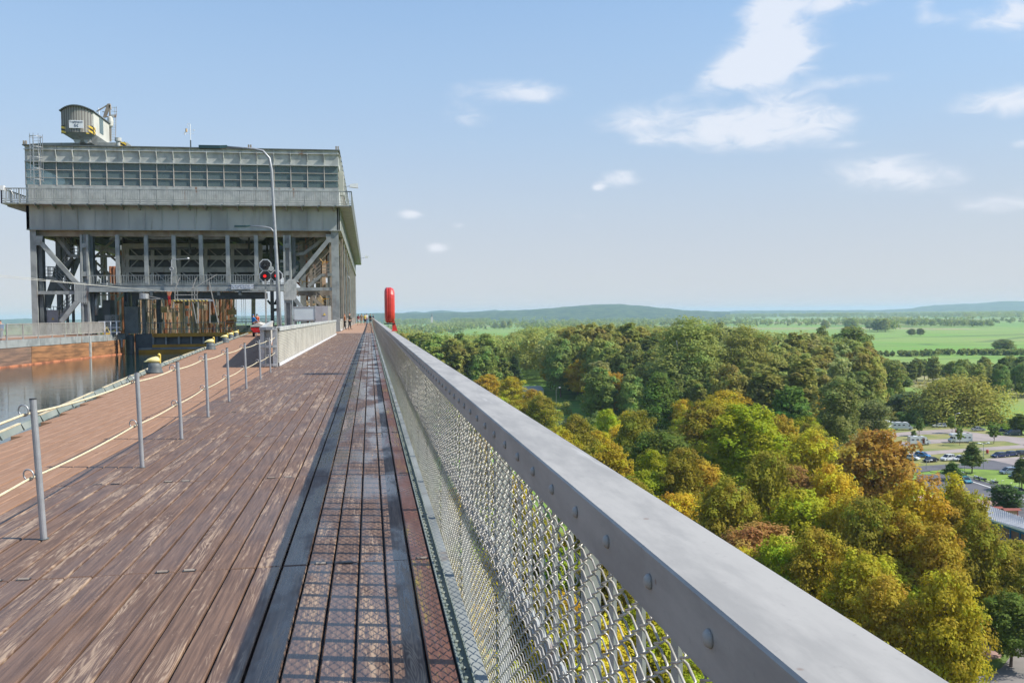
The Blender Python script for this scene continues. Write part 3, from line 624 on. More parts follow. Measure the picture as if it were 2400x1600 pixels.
for lv, lab in ((0, 'upper pale rope strung through the rings of the fence posts'), (1, 'lower pale rope strung through the rings of the fence posts')):
    pts = []
    for a, b in zip(ringpos, ringpos[1:]):
        for k in range(12):
            u = k/12; p = a[lv].lerp(b[lv], u); p.z -= .022*(.8 if lv else 1)*4*u*(1-u)*((b[lv]-a[lv]).length/2.6); pts.append(p)
    pts.append(ringpos[-1][lv]); mb = MB(); mb.tube(pts, .0085, 7); tag(mb.build('rope', 'rope', smooth=True), lab, 'rope', 'ropes of the fence')

# ================================================================== INFILL PANEL RAILINGS
def panel_rail(a, b, label, h=1.14, side=1, toprail='steel_light', n=None, group=None):
    a = Vector((*a, 0)); b = Vector((*b, 0)); L = (b-a).length; u = (b-a)/L; nrm = Vector((u.y, -u.x, 0))*side
    t = wthing('panel_railing', label, 'railing', a, group)
    m_ = MB(); m_.bar(a+Vector((0, 0, h)), b+Vector((0, 0, h)), .16, .035); m_.bar(a+nrm*.08+Vector((0, 0, h-.05)), b+nrm*.08+Vector((0, 0, h-.05)), .012, .10); m_.build('top_rail', toprail, t)
    n = n or max(2, round(L/3.0)); pl = L/n
    for i in range(n):
        p = a+u*(pl*i); q = a+u*(pl*(i+1)); m_ = MB(); m_.bar(p+u*.02+nrm*.03+Vector((0, 0, .6)), q-u*.02+nrm*.03+Vector((0, 0, .6)), .014, .98)
        z = .16
        while z < h-.1: m_.bar(p+u*.03+nrm*.046+Vector((0, 0, z)), q-u*.03+nrm*.046+Vector((0, 0, z)), .018, .021); z += .049
        m_.build('infill_panel', 'infill', t)
    for i in range(n+1):
        p = a+u*(pl*i); m_ = MB(); m_.bar(p-nrm*.02, p-nrm*.02+Vector((0, 0, h)), .07, .05, ref=(u.x, u.y, 0)); m_.build('post', 'steel_light', t)
    m_ = MB(); m_.bar(a+nrm*.06+Vector((0, 0, .06)), b+nrm*.06+Vector((0, 0, .06)), .03, .09); m_.build('bottom_rail', 'white', t)
    return t
panel_rail((-2.68, 26.9), (-2.63, 71.0), 'cream slatted infill railing along the walkway, from the end post to the tower', n=15)
panel_rail((-3.12, 27.2), (-7.3, 70), 'second cream infill railing running back along the quay behind the lamp post', side=1, n=14)
panel_rail((-2.86, 88.3), (-2.80, 183), 'pale infill railing between the columns of the lift tower', n=30)
# end post with bands where both railings meet
t = wthing('railing_end_post', 'scuffed light steel end post with three ring bands joining two railings', 'end post', (-2.9, 26.8, 0))
b = MB(); b.box(-3.14, -3.02, 26.75, 27.0, 0, 1.14); b.box(-2.78, -2.66, 26.62, 26.8, 0, 1.14); b.box(-3.02, -2.86, 26.95, 27.0, 0, 1.1); b.build('channel_post', 'galv', t)
for z in (.07, .60, 1.11):
    b = MB(); ring = [(-3.16, 26.85), (-3.10, 26.66), (-2.95, 26.56), (-2.78, 26.55), (-2.66, 26.6)]
    for p, q in zip(ring, ring[1:]): b.bar((*p, z), (*q, z), .02, .07)
    b.build('band', 'galv', t)
b = MB(); b.prism([(-3.15, 26.7, 1.14), (-2.66, 26.55, 1.14), (-2.64, 27.1, 1.14), (-3.15, 27.2, 1.14)], (0, 0, .02)); b.build('cap', 'steel_light', t)
for z in (.86, .42):
    b = MB(); b.torus((-2.72, 26.72, z), (1, .3, 0), .035, .006); b.build('ring', 'galv', t)
# ================================================================== SHIP LIFT TOWER
T = 86.0; TE = 182.0
def Zf(y, x=420): return FP(x, y, T).z
def Xf(x, y=560): return FP(x, y, T).x
XL, XR = -30.1, -2.62
lift = wthing('ship_lift', 'huge riveted grey steel ship lift tower with a glazed machine hall on top', 'ship lift', (-16, T, 0))
zt = Zf(347); zw1 = Zf(384); zw0 = Zf(438); zg1 = Zf(481); zg0 = Zf(540); zb0 = Zf(553)
def P(mb, name, mat, **k): return mb.build(name, mat, lift, **k)
# plate girder band all round, floor of the hall, underside beams
b = MB()
b.box(XL, XR, T, T+.25, zg0, zg1); b.box(XR-.25, XR, T, TE, zg0, zg1); b.box(XL, XL+.25, T, TE, zg0, zg1); b.box(XL, XR, TE-.25, TE, zg0, zg1)
P(b, 'plate_girder', 'steel_front')
b = MB(); x = XL+1.45
while x < XR: b.box(x-.02, x+.02, T-.05, T, zg0, zg1-.12); x += 1.44
y = T+1.45
while y < TE: b.box(XR, XR+.06, y-.02, y+.02, zg0, zg1-.12); y += 1.44
b.box(XL, XR+.1, T-.12, T, zg1-.10, zg1-.04); b.box(XL, XR+.1, T-.10, T, zg0, zg0+.06); b.box(XR, XR+.12, T, TE, zg0, zg0+.06); P(b, 'girder_ribs', 'steel_front')
b = MB(); b.box(XL+.4, XR-.35, T+.7, T+1.3, zb0, zg0+.3); b.box(XR-.95, XR-.35, T+1.3, TE, zb0, zg0+.3); b.box(XL+.35, XL+.95, T+1.3, TE, zb0, zg0+.3); P(b, 'edge_beam', 'steel_warm')
b = MB(); b.box(XL+.3, XR-.3, T+.3, T+14, zg1-.35, zg1-.05); b.box(XL+.3, XL+4, T+14, TE-.3, zg1-.35, zg1-.05); b.box(XR-2.2, XR-.3, T+14, TE-.3, zg1-.35, zg1-.05)  # floor left open in the middle to let sunlight down to the guides
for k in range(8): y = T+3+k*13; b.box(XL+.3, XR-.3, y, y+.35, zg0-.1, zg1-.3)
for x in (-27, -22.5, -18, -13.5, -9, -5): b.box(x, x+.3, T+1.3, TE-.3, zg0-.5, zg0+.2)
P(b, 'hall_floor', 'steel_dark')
rr = random.Random(11)
b = MB()
for k in range(46):
    y = rr.uniform(T+4, T+80); z = rr.uniform(zb0-1.1, zb0+.1); x0 = rr.uniform(XL+4, XR-12)
    b.bar((x0, y, z), (x0+rr.uniform(4, 12), y+rr.uniform(-1, 1), z), .25, rr.uniform(.12, .4)); P(b, 'ceiling_beam', 'steel_dark'); b = MB()
for k in range(26):
    x = rr.uniform(XL+5, XR-6); y = rr.uniform(T+3, T+60); b.bar((x, y, zb0-1.3), (x, y, zb0+.5), .18); P(b, 'ceiling_hanger', 'steel_dark'); b = MB()

# machine hall: upper band, window band, sill band; roof
b = MB()
hx0, hx1 = XL+.0, XR-.05
b.box(hx0, hx1, T+.05, T+.35, zw1, zt); b.box(hx0, hx1, T+.05, T+.35, zg1-.05, zw0); b.box(hx1-.3, hx1, T+.35, TE, zw1, zt); b.box(hx1-.3, hx1, T+.35, TE, zg1, zw0)
b.box(hx0, hx0+.3, T+.35, TE, zw1, zt); b.box(hx0, hx0+.3, T+.35, TE, zg1, zw0); b.box(hx0, hx1, TE-.3, TE, zg1, zt)
P(b, 'hall_wall', 'steel_light')
b = MB(); b.box(hx0-.15, hx1+.15, T-.12, T+14, zt-.02, zt+.08); b.box(hx0-.15, hx0+4, T+14, TE+.1, zt-.02, zt+.08); b.box(hx1-1.8, hx1+.15, T+14, TE+.1, zt-.02, zt+.08); P(b, 'roof', 'steel_dark')  # unseen opening in the middle, shaped to let sun into the lift
b = MB(); zl = Zf(356)
b.box(hx0-.05, hx1+.08, T-.10, T+.05, zl-.03, zl+.04); b.box(hx0, hx1, T-.08, T+.05, zw1-.03, zw1+.07); b.box(hx1, hx1+.1, T, TE, zl-.03, zl+.04)
nx = 19; mxs = [Xf(px, 400) for px in [92.5+39.25*i for i in range(18)]]
for x in mxs:
    b.prism([(x-.03, T+.05, zl), (x-.03, T-.26, zl), (x-.03, T-.26, zl-.1), (x-.03, T+.05, zw1+.08)], (.06, 0, 0)); b.box(x-.05, x+.05, T-.03, T+.05, zw1, zt-.03)
y = T+1.5
while y < TE: b.prism([(hx1, y, zl), (hx1+.26, y, zl), (hx1+.26, y, zl-.1), (hx1, y, zw1+.08)], (0, .06, 0)); y += 2.9
P(b, 'brackets', 'steel_light')
for px in (58, 585, 790):
    b = MB(); x = Xf(px, 340); b.box(x-.16, x-.03, T-.02, T+.1, zt, zt+.42); b.box(x+.03, x+.16, T-.02, T+.1, zt, zt+.42); P(b, 'roof_stub', 'steel_warm')
# glazing with glazing bars; each bay one window (pattern of bars is its frame)
edges = [hx0+.02]+mxs+[hx1-.02]
tz = [Zf(402), Zf(420)]
for xa, xb in zip(edges, edges[1:]):
    g = MB(); g.box(xa+.03, xb-.03, T+.12, T+.135, zw0+.02, zw1-.02); wn = P(g, 'window', 'hall_glass')
    f = MB(); f.box(xa-.03, xa+.03, T+.02, T+.12, zw0, zw1)
    for z in tz+[zw0+.03]: f.box(xa+.03, xb-.03, T+.05, T+.12, z-.022, z+.022)
    f.build('window_frame', 'kerbstone', wn)
nside = 32
for k in range(nside):
    ya = T+.4+(TE-T-.8)*k/nside; yb = T+.4+(TE-T-.8)*(k+1)/nside
    g = MB(); g.box(hx1-.16, hx1-.14, ya+.03, yb-.03, zw0+.02, zw1-.02); wn = P(g, 'window', 'hall_glass')
    f = MB(); f.box(hx1-.14, hx1-.04, ya-.03, ya+.03, zw0, zw1)
    for z in tz: f.box(hx1-.14, hx1-.05, ya+.03, yb-.03, z-.022, z+.022)
    f.build('window_frame', 'kerbstone', wn)
b = MB()                                                            # rope sheaves, frames and partitions inside the hall
b.box(hx0+.5, hx1-.5, T+9, T+9.2, zg1, zt-.1)
P(b, 'hall_partition', 'steel_dark')
b = MB()
for px in (165, 215, 372, 425, 455, 655, 705, 745):
    x = Xf(px, 410)
    if px in (165, 372, 655): b.bar((x-.9, T+2, zw0-.3), (x+.2, T+2, zw1+.2), .35, .3)
    elif px in (215, 425, 705): b.bar((x+.9, T+2, zw0-.3), (x-.3, T+2, zw1+.2), .35, .3)
    else: b.box(x-.2, x+.2, T+2, T+2.3, zw0-.3, zw1+.2)
for px, h in ((195, .8), (520, .55), (585, .3), (685, .85), (785, 1)):
    x = Xf(px, 410); b.box(x-.7, x+.7, T+3, T+4, zw0-.2, zw0+(zw1-zw0)*h)
for k in range(9): x = hx0+2+k*3.; b.tube([(x, T+6, zw0-.5), (x, T+6.5, zw0-.5)], 1.6, 20)
P(b, 'hall_machinery', 'cream')
# gallery round the hall with its railing
gx0, gx1, gy0 = Xf(15, 480), XR+1.12, T-1.05
b = MB(); b.box(gx0, gx1, gy0, T, zg1-.12, zg1); b.box(XR, gx1, T, TE, zg1-.12, zg1); b.box(gx0, XL, T, TE, zg1-.12, zg1)
x = XL+1
while x < gx1: b.prism([(x, T, zg1-.12), (x, gy0+.05, zg1-.12), (x, gy0+.05, zg1-.2), (x, T, zg1-.5)], (.08, 0, 0)); x += 1.44
b.prism([(XL, T+.2, zg1-.12), (gx0, T+.2, zg1-.12), (gx0, T+.2, zg1-.22), (XL, T+.2, zg1-.75)], (0, .1, 0))
P(b, 'gallery_floor', 'steel')
zr = Zf(449)
def grail(a, b_, step, name='gallery_railing'):
    a = Vector(a); b_ = Vector(b_); L = (b_-a).length; u = (b_-a)/L; hh = zr-zg1
    m_ = MB()
    for z, w_ in ((hh, .09), (hh*.12, .06), (hh*.28, .045)): m_.bar(a+Vector((0, 0, z)), b_+Vector((0, 0, z)), w_)
    k = 0
    while k*step < L:
        p = a+u*(k*step); post = (k % 7 == 0)
        m_.bar(p-Vector((0, 0, .1 if post else -hh*.28)), p+Vector((0, 0, hh)), .09 if post else .035); k += 1
    P(m_, name, 'steel')
grail((gx0, gy0, zg1), (gx1, gy0, zg1), .206); grail((gx1, gy0, zg1), (gx1, TE, zg1), .206); grail((gx0, gy0, zg1), (gx0, T+9, zg1), .3)
# columns of the front
def col(x0, x1, y0, y1, z0, z1, mat='steel', lace=False, x1b=None):
    b = MB()
    if lace:
        w_ = (x1-x0)*.24; b.box(x0, x0+w_, y0, y1, z0, z1); b.box(x1-w_, x1, y0, y1, z0, z1); b.box(x0+w_, x1-w_, y0+.25, y0+.28, z0, z1)
        z = z0+.2
        while z < z1-.4: b.box(x0+w_, x1-w_, y0+.02, y0+.06, z, z+.42); z += 2.55
    else:
        b.box(x0, x1, y0, y0+.08, z0, z1); b.box(x0, x1, y1-.08, y1, z0, z1); b.box(x0+.08, x0+.16, y0+.08, y1-.08, z0, z1); b.box(x1-.16, x1-.08, y0+.08, y1-.08, z0, z1)
    P(b, 'column', mat)
zm1, zm0 = Zf(667), Zf(683)
col(Xf(69), Xf(83), T+.1, T+.9, 0, zg0); col(Xf(84.5), Xf(93), T+.5, T+1.3, 0, zb0, 'steel_dark')
col(Xf(776), Xf(793), T+.1, T+.9, 0, zg0)
col(Xf(186), Xf(205), T+.1, T+.8, 0, zb0+.1, 'steel', True); col(Xf(206), Xf(212), T+.6, T+1.3, 0, zb0, 'steel_dark')
col(Xf(663), Xf(681), T+.1, T+.8, 0, zb0+.1, 'steel', True); col(Xf(682), Xf(690), T+.8, T+1.3, 0, zb0, 'steel_dark')
for px in (272.5, 340, 405, 469, 532, 599):
    col(Xf(px-4.5), Xf(px+4.5), T+.2, T+.55, zm0+.2, zb0+.1, 'steel')
for px in (100, 115): col(Xf(px-2.6), Xf(px+2.6), T+6, T+6.3, 0, zb0+.3, 'steel_dark')
col(Xf(230), Xf(243), T+8, T+8.8, 0, zb0+.5, 'steel_dark', True); col(Xf(252), Xf(262), T+8, T+8.8, 0, zb0+.5, 'steel_dark')
col(Xf(296), Xf(303), T+5, T+5.5, -.2, zm0, 'steel'); col(Xf(308), Xf(316), T+9, T+9.6, -.2, zm0, 'steel_dark')
col(Xf(617), Xf(625), T+5, T+5.5, -.2, zb0, 'steel_dark'); col(Xf(627), Xf(634), T+8, T+8.5, -.2, zb0, 'steel_dark')
col(Xf(692), Xf(706), T+5, T+5.5, 0, zb0, 'steel'); col(Xf(716), Xf(722), T+5, T+5.5, 0, zb0, 'steel_warm'); col(Xf(768), Xf(775), T+3, T+3.5, 0, zb0, 'steel_warm')
# columns along the right flank (seen end on), laced
for k in range(1, 14):
    y = T+7.35*k-.4
    b = MB(); b.box(XR-.42, XR-.34, y, y+.62, 0, zg0); b.box(XR-.08, XR, y, y+.62, 0, zg0)
    b.box(XR-.24, XR-.18, y+.02, y+.5, 0, zg0)
    P(b, 'column', 'steel_warm' if k % 2 else 'steel')
    b = MB(); b.box(XR-1.6, XR-1.2, y+2, y+2.6, 0, zb0); P(b, 'column', 'steel_dark')
for k in range(1, 14):
    y = T+7.35*k; b = MB(); b.box(XL, XL+.45, y, y+.5, 0, zg0); P(b, 'column', 'steel_dark')
# gusset plates with rivets, diagonals, horizontals
def gusset(pts, dep, mat='steel', riv=()):
    b = MB(); Q = [FP(x, y, T+dep) for x, y in pts]; b.prism(Q, (0, .05, 0)); g = P(b, 'gusset_plate', mat)
    r_ = MB()
    for x, y in riv:
        p = FP(x, y, T+dep); r_.add([p+Vector((-.028, 0, -.028)), p+Vector((.028, 0, -.028)), p+Vector((.028, 0, .028)), p+Vector((-.028, 0, .028)), p+Vector((0, -.02, 0))], [(0, 1, 4), (1, 2, 4), (2, 3, 4), (3, 0, 4)])
    if riv: r_.build('rivets', 'steel_light', g)
rl = [(x, y) for y in np.arange(665, 710, 3.2) for x in (177.5, 181, 193, 198, 203)]+[(x, 684) for x in np.arange(178, 206, 3)]
gusset([(175, 661), (206, 661), (206, 668), (213, 673), (213, 681), (206, 688), (206, 709), (181, 709), (174, 703)], .02, 'steel', rl)
rl = [(x, y) for y in np.arange(657, 703, 3.2) for x in (667, 672, 677, 690)]+[(x, 679) for x in np.arange(668, 694, 3)]+[(x, 660+k*2.2) for k in range(3) for x in (680, 684, 688)]
gusset([(676, 654), (691, 654), (695, 658), (695, 698), (690, 703), (665, 703), (664, 684), (658, 679), (658, 674)], .02, 'steel_light', rl)
gusset([(84, 553), (100, 553), (98, 569), (93, 575), (83, 575)], .05); gusset([(763, 549), (776, 549), (776, 568), (770, 568), (765, 563)], .05)
def strut(a, b_, dep, w_, mat='steel', name='brace', th=.25):
    m_ = MB(); m_.bar(FP(*a, T+dep), FP(*b_, T+dep), th, w_, ref=(0, 0, 1)) if False else m_.bar(FP(*a, T+dep), FP(*b_, T+dep), w_, th, ref=(0, 1, 0)); P(m_, name, mat)
strut((97, 570), (181, 665), .15, .38); strut((182, 706), (144, 754), .15, .4); strut((768, 565), (691, 658), .15, .38, 'steel'); strut((689, 698), (716, 732), .15, .36)
strut((86, 686), (176, 686), .3, .30, 'steel', 'cross_beam'); strut((694, 678), (778, 677), .3, .30, 'steel', 'cross_beam')
strut((120, 553), (165, 595), 5, .28, 'steel_dark'); strut((165, 553), (108, 720), 9, .75, 'steel_dark'); strut((150, 690), (205, 553), 14, .5, 'steel_dark')
strut((205, 612), (238, 650), 6, .3, 'steel_dark'); strut((214, 640), (182, 560), 10, .35, 'steel_dark')
strut((770, 585), (700, 660), 6, .4, 'steel_warm'); strut((694, 687), (778, 686), 4, .5, 'steel_warm', 'cross_beam'); strut((700, 560), (775, 640), 12, .4, 'steel_dark')
# bridge walkway across the front
b = MB(); xb0, xb1 = Xf(209, 675), Xf(666, 675)
b.box(xb0, xb1, T-.05, T+.12, zm0+.02, zm1); b.box(xb0, xb1, T-.1, T+1.6, zm1-.03, zm1+.02); b.box(xb0, xb1, T+1.4, T+1.5, zm0, zm1); b.box(xb0, xb1, T-.12, T, zm0, zm0+.06); P(b, 'bridge_beam', 'steel')
b = MB(); za = Zf(645); zb_ = Zf(664)
for z in (za, zb_): b.bar((xb0, T-.02, z), (xb1, T-.02, z), .05)
k = 0; x = xb0
while x < xb1: b.bar((x, T-.02, zm1), (x, T-.02, za), .06 if k % 12 == 0 else .03); x += .213; k += 1
P(b, 'bridge_railing', 'steel')
b = MB(); zz = Zf(690)
b.box(Xf(288), Xf(612), T+4, T+4.5, Zf(700), zz+.2); b.box(Xf(288), Xf(612), T+2.4, T+2.7, zz, zm0)
for px in (328, 352, 510, 560): x = Xf(px); b.box(x-.12, x+.12, T-.1, T+.3, zz-.1, zm0)
P(b, 'bridge_beam', 'steel_dark')
# lift gate wall behind, framed and braced
gy = T+7
def GP(x, y): return FP(x, y, gy)
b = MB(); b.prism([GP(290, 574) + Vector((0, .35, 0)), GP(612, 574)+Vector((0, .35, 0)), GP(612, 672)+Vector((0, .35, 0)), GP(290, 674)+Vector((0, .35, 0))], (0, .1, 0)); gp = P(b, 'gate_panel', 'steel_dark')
b = MB()
for y, w_ in ((577, .5), (604, .42), (632, .5), (662, .4)): b.bar(GP(288, y), GP(612, y), w_, .3, ref=(0, 1, 0))
for px in (290, 299, 358, 420, 482.5, 545, 604, 611): b.bar(GP(px, 574), GP(px, 670), .32, .25, ref=(0, 1, 0))
for px in (298, 358, 420, 482.5, 545):
    n_ = px+61.5
    for (ax, ay, bx, by) in ((px+5, 582, px+28, 602), (n_-5, 582, n_-28, 602), (px+5, 629, px+26, 608), (n_-5, 629, n_-26, 608), (px+5, 636, px+28, 658), (n_-5, 636, n_-28, 658)):
        b.bar(GP(ax, ay), GP(bx, by), .10, .1, ref=(0, 1, 0))
    b.prism([GP(px-6, 627), GP(px+6, 627), GP(px+9, 632), GP(px+6, 638), GP(px-6, 638), GP(px-9, 632)], (0, -.05, 0)) if px > 300 else None
    b.prism([GP(px-8, 580), GP(px+8, 580), GP(px+4, 585), GP(px-4, 585)], (0, -.05, 0)) if px > 300 else None
b.build('gate_frame', 'steel_light', gp)
# counterweight guides and ropes deep inside: rusty, brightened in colour as if sunlit, sun let in from above
guides = []
for k in range(120):
    D = rr.uniform(T+10, T+62); px = 286+rr.random()*270
    p = AD(px, 740, D*.985); w_ = rr.choice((.08, .12, .16, .2, .3)); mat_ = rr.choice(('rust', 'rust', 'rust_sunlit', 'rust_sunlit', 'steel_warm', 'steel_dark'))
    guides.append((p.x, p.y, w_, mat_))
for mat_, cap_ in (('rust', 'guide_rail'), ('rust_sunlit', 'guide_rail'), ('steel_warm', 'guide_rail'), ('steel_dark', 'guide_rail')):
    sub = [g_ for g_ in guides if g_[3] == mat_]
    for (x, y, w_, _) in sub[:24]:
        b = MB(); z1 = rr.choice((zb0+.2, zb0+.2, zm0-rr.random()*1.2)); z0 = -6 if rr.random() < .7 else rr.uniform(-1, 2.)
        if rr.random() < .16: b.bar((x, y, z0), (x+rr.uniform(-1.2, 1.2), y, z1), w_*.6)
        else: b.box(x-w_/2, x+w_/2, y, y+w_, z0, z1); 
        if rr.random() < .5: b.box(x+w_*.6, x+w_*.6+.05, y-.1, y-.05, z0, z1)
        P(b, cap_, mat_)
b = MB()
for k in range(95):
    D = rr.uniform(T+9, T+50); p = AD(288+rr.random()*268, 740, D*.985); b.bar((p.x, p.y, -6), (p.x+rr.uniform(-.1, .1), p.y, zb0), .045)
P(b, 'hoist_ropes', 'rust_sunlit')
b = MB()
for k in range(60):
    D = rr.uniform(T+12, T+50); p = AD(292+rr.random()*255, 700+rr.random()*70, D*.985); s = rr.uniform(.1, .45); b = MB(); b.box(p.x-s, p.x+s, p.y, p.y+.3, p.z-s*.8, p.z+s*rr.uniform(.2, 1.6)); P(b, 'rope_fitting', rr.choice(('rust', 'rust_sunlit', 'steel_dark')))
for (px, py) in ((349, 727), (410, 727)):
    q = FP(px, py, T+9.5); b = MB(); b.box(q.x-.45, q.x+.45, q.y, q.y+.1, q.z-.2, q.z-.12); b.box(q.x-.45, q.x+.45, q.y, q.y+.1, q.z+.14, q.z+.22)
    for u in (-.45, -.2, .05, .37): b.box(q.x+u, q.x+u+.08, q.y, q.y+.1, q.z-.12, q.z+.14)
    P(b, 'rope_clamp', 'rust_sunlit')
b = MB(); qa = AD(284, 740, T+66); qb = AD(556, 740, (T+66)); 
b.box(qa.x, qb.x, T+68, T+68.4, -8, zb0+1)
for k in range(34): x = qa.x+(qb.x-qa.x)*(k+.5)/34; b.box(x-.1, x+.1, T+67.6, T+68, -8, zb0+1)
P(b, 'inner_wall', 'rust')
for k in range(44):
    side = k % 2; px = rr.uniform(208, 290) if side else rr.uniform(690, 776); dd = rr.uniform(7, 22); ya = rr.uniform(560, 720); q = FP(px, ya, T+dd); a_ = rr.choice((0.75, -0.75, 0, 1.57, 1.57)); L2 = rr.uniform(1., 2.6)
    b = MB(); b.bar(q-Vector((math.cos(a_)*L2, 0, math.sin(a_)*L2)), q+Vector((math.cos(a_)*L2, 0, math.sin(a_)*L2)), rr.uniform(.1, .25), .15, ref=(0, 1, 0)); P(b, 'lattice_member', rr.choice(('steel', 'steel_warm', 'steel_warm', 'rust') if not side else ('steel', 'steel', 'steel_light', 'steel_warm')))
b = MB()                                                     # outer channel wall and far quay seen through the opening on the right
b.box(-26, -3.2, T+90, T+90.4, -3, -.1); b.box(-3.6, -3.2, T+8, T+90, -3, -.1); P(b, 'trough_wall', 'steel_dark')
q0 = FP(552, 760, T+70); q1 = FP(665, 757, T+70); b = MB()
for z in (.25, .65, 1.15): b.bar((q0.x, q0.y, z), (q1.x, q1.y, z), .06)
for k in range(40): x = q0.x+(q1.x-q0.x)*k/39; b.bar((x, q0.y, -.1), (x, q0.y, 1.15), .035)
P(b, 'far_railing', 'black')
b = MB()
for px in (566, 571, 575): b.bar(FP(px, 700, T+30), FP(px+1.5, 757, T+30), .04)
P(b, 'hoist_ropes', 'galv')
b = MB(); A_ = FP(594, 757, T+40); b.bar(A_, FP(594, 700, T+40), .5, .4); b.bar(FP(593, 700, T+40), FP(605, 688, T+40), .5, .4, ref=(0, 1, 0)); P(b, 'jib_post', 'steel_warm')
for px in (638, 650): pass
b = MB(); b.bar(FP(632, 711, T+8), FP(650, 711, T+8), .25, .2, ref=(0, 1, 0)); b.bar(FP(627, 704, T+8), FP(634, 712, T+8), .2, .2, ref=(0, 1, 0)); b.bar(FP(650, 700, T+8), FP(644, 712, T+8), .2, .2, ref=(0, 1, 0)); b.box(Xf(640)+.1, Xf(646), T+12, T+12.4, 0, Zf(727)); b.bar(FP(638, 727, T+12), FP(652, 725, T+12), .3, .3, ref=(0, 1, 0)); P(b, 'brace', 'steel_dark')
# stairs in both side bays
def stair(pts, dep, mat='steel', hand='steel', nm='stair_flight'):
    for (ax, ay), (bx, by) in zip(pts, pts[1:]):
        a = FP(ax, ay, T+dep); b_ = FP(bx, by, T+dep); m_ = MB(); o2 = Vector((0, .9, 0)); flat = abs(ay-by) < 4
        m_.bar(a, b_, .07, .26, ref=(0, 1, 0)) if False else m_.bar(a, b_, .28, .07, ref=(0, 1, 0)); m_.bar(a+o2, b_+o2, .28, .07, ref=(0, 1, 0))
        n = max(2, int(abs(a.z-b_.z)/.2)) if not flat else 1
        if flat: m_.box(min(a.x, b_.x), max(a.x, b_.x), a.y, a.y+.9, a.z-.03, a.z+.02)
        else:
            for k in range(n): p = a.lerp(b_, (k+.5)/n); m_.box(p.x-.13, p.x+.13, p.y+.04, p.y+.86, p.z-.02, p.z+.02)
        s = P(m_, nm, mat); h_ = MB()
        for z in (.4, .7, 1.05): h_.bar(a+Vector((0, 0, z)), b_+Vector((0, 0, z)), .04); h_.bar(a+o2+Vector((0, 0, z)), b_+o2+Vector((0, 0, z)), .04)
        for u in (0, .5, 1): p = a.lerp(b_, u); h_.bar(p, p+Vector((0, 0, 1.05)), .05); h_.bar(p+o2, p+o2+Vector((0, 0, 1.05)), .05)
        h_.build('handrail', hand, s)
stair([(133, 556), (165, 598), (184, 601)], 2.2); stair([(168, 606), (135, 652), (104, 651)], 3.2, 'steel_dark'); stair([(106, 651), (127, 652), (160, 684)], 2.2); stair([(163, 716), (140, 746), (112, 744)], 2.6)
stair([(762, 556), (712, 594), (686, 597)], 2.2, 'steel', 'steel_warm'); stair([(714, 601), (752, 640)], 3.4, 'steel_warm', 'steel_warm'); stair([(778, 643), (753, 645), (722, 672)], 2.2, 'steel', 'steel_warm'); stair([(722, 690), (762, 722), (778, 724)], 3.0, 'steel_warm', 'steel_warm')
for px, py in ((757, 614), (757, 701), (709, 660)):
    b = MB(); q = FP(px, py, T+1.6); b.tube([q+Vector((-.32, 0, .35)), q+Vector((-.1, 0, .1)), q, q+Vector((-.05, 0, -.25))], .035, 6); b.tube([q, q+Vector((.55, 0, .02))], .03, 6); P(b, 'orange_handrail_end', 'ochre')
b = MB(); b.prism([FP(739, 697, T+7), FP(752, 697, T+7), FP(760, 712, T+7), FP(752, 714, T+7)], (0, .3, 0)); b.prism([FP(705, 693, T+7), FP(712, 693, T+7), FP(722, 711, T+7), FP(712, 711, T+7)], (0, .3, 0)); b.prism([FP(700, 712, T+7), FP(740, 711, T+7), FP(740, 715, T+7), FP(700, 716, T+7)], (0, .3, 0)); P(b, 'duct', 'tan')
for px in np.arange(694, 776, 5.1):
    b = MB(); x = Xf(px+rr.uniform(-1.5, 1.5)); yy = T+rr.uniform(9, 26); b.box(x-.13+ (x+0)*.1*0, x+rr.uniform(.02, .3), yy, yy+.3, 0, zb0); P(b, 'rear_column', rr.choice(('steel_warm', 'rust', 'steel_dark', 'rust_sunlit')))
# cabins at quay level in the left part, pipe, door
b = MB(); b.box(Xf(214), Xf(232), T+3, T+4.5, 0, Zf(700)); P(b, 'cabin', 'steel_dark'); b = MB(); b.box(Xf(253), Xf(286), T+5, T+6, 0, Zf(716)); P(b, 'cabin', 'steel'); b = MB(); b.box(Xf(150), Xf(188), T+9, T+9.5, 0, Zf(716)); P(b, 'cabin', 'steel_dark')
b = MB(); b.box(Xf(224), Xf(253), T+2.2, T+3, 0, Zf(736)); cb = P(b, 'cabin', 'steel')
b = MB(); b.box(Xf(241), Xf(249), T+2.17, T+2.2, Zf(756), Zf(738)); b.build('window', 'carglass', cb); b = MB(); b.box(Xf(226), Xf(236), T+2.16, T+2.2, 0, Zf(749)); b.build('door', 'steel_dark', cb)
b = MB(); q = FP(224, 718, T+1.2); b.tube([q+Vector((.5, 1.5, 2.4)), q+Vector((.1, .6, 1.4)), q+Vector((0, 0, .5)), q+Vector((-.05, 0, -.8))], [.2, .24, .24, .24], 12); P(b, 'exhaust_pipe', 'galv', smooth=True)
# clearance sign
b = MB(); b.prism([FP(541.5, 666.5, T-.2), FP(594.5, 666, T-.2), FP(594.5, 677, T-.2), FP(541.5, 678, T-.2)], (0, .05, 0)); sg = P(b, 'clearance_sign', 'white')
q = FP(568, 669.5, T-.21); text('DURCHFAHRTSHÖHE 4,40 m', .20, (q.x, q.y, q.z), (PI/2, 0, 0), 'navy_text', sg)
q = FP(568, 674.5, T-.21); text('WYSOKOŚĆ PRZEJAZDU 4,40 m', .185, (q.x, q.y, q.z), (PI/2, 0, 0), 'navy_text', sg)
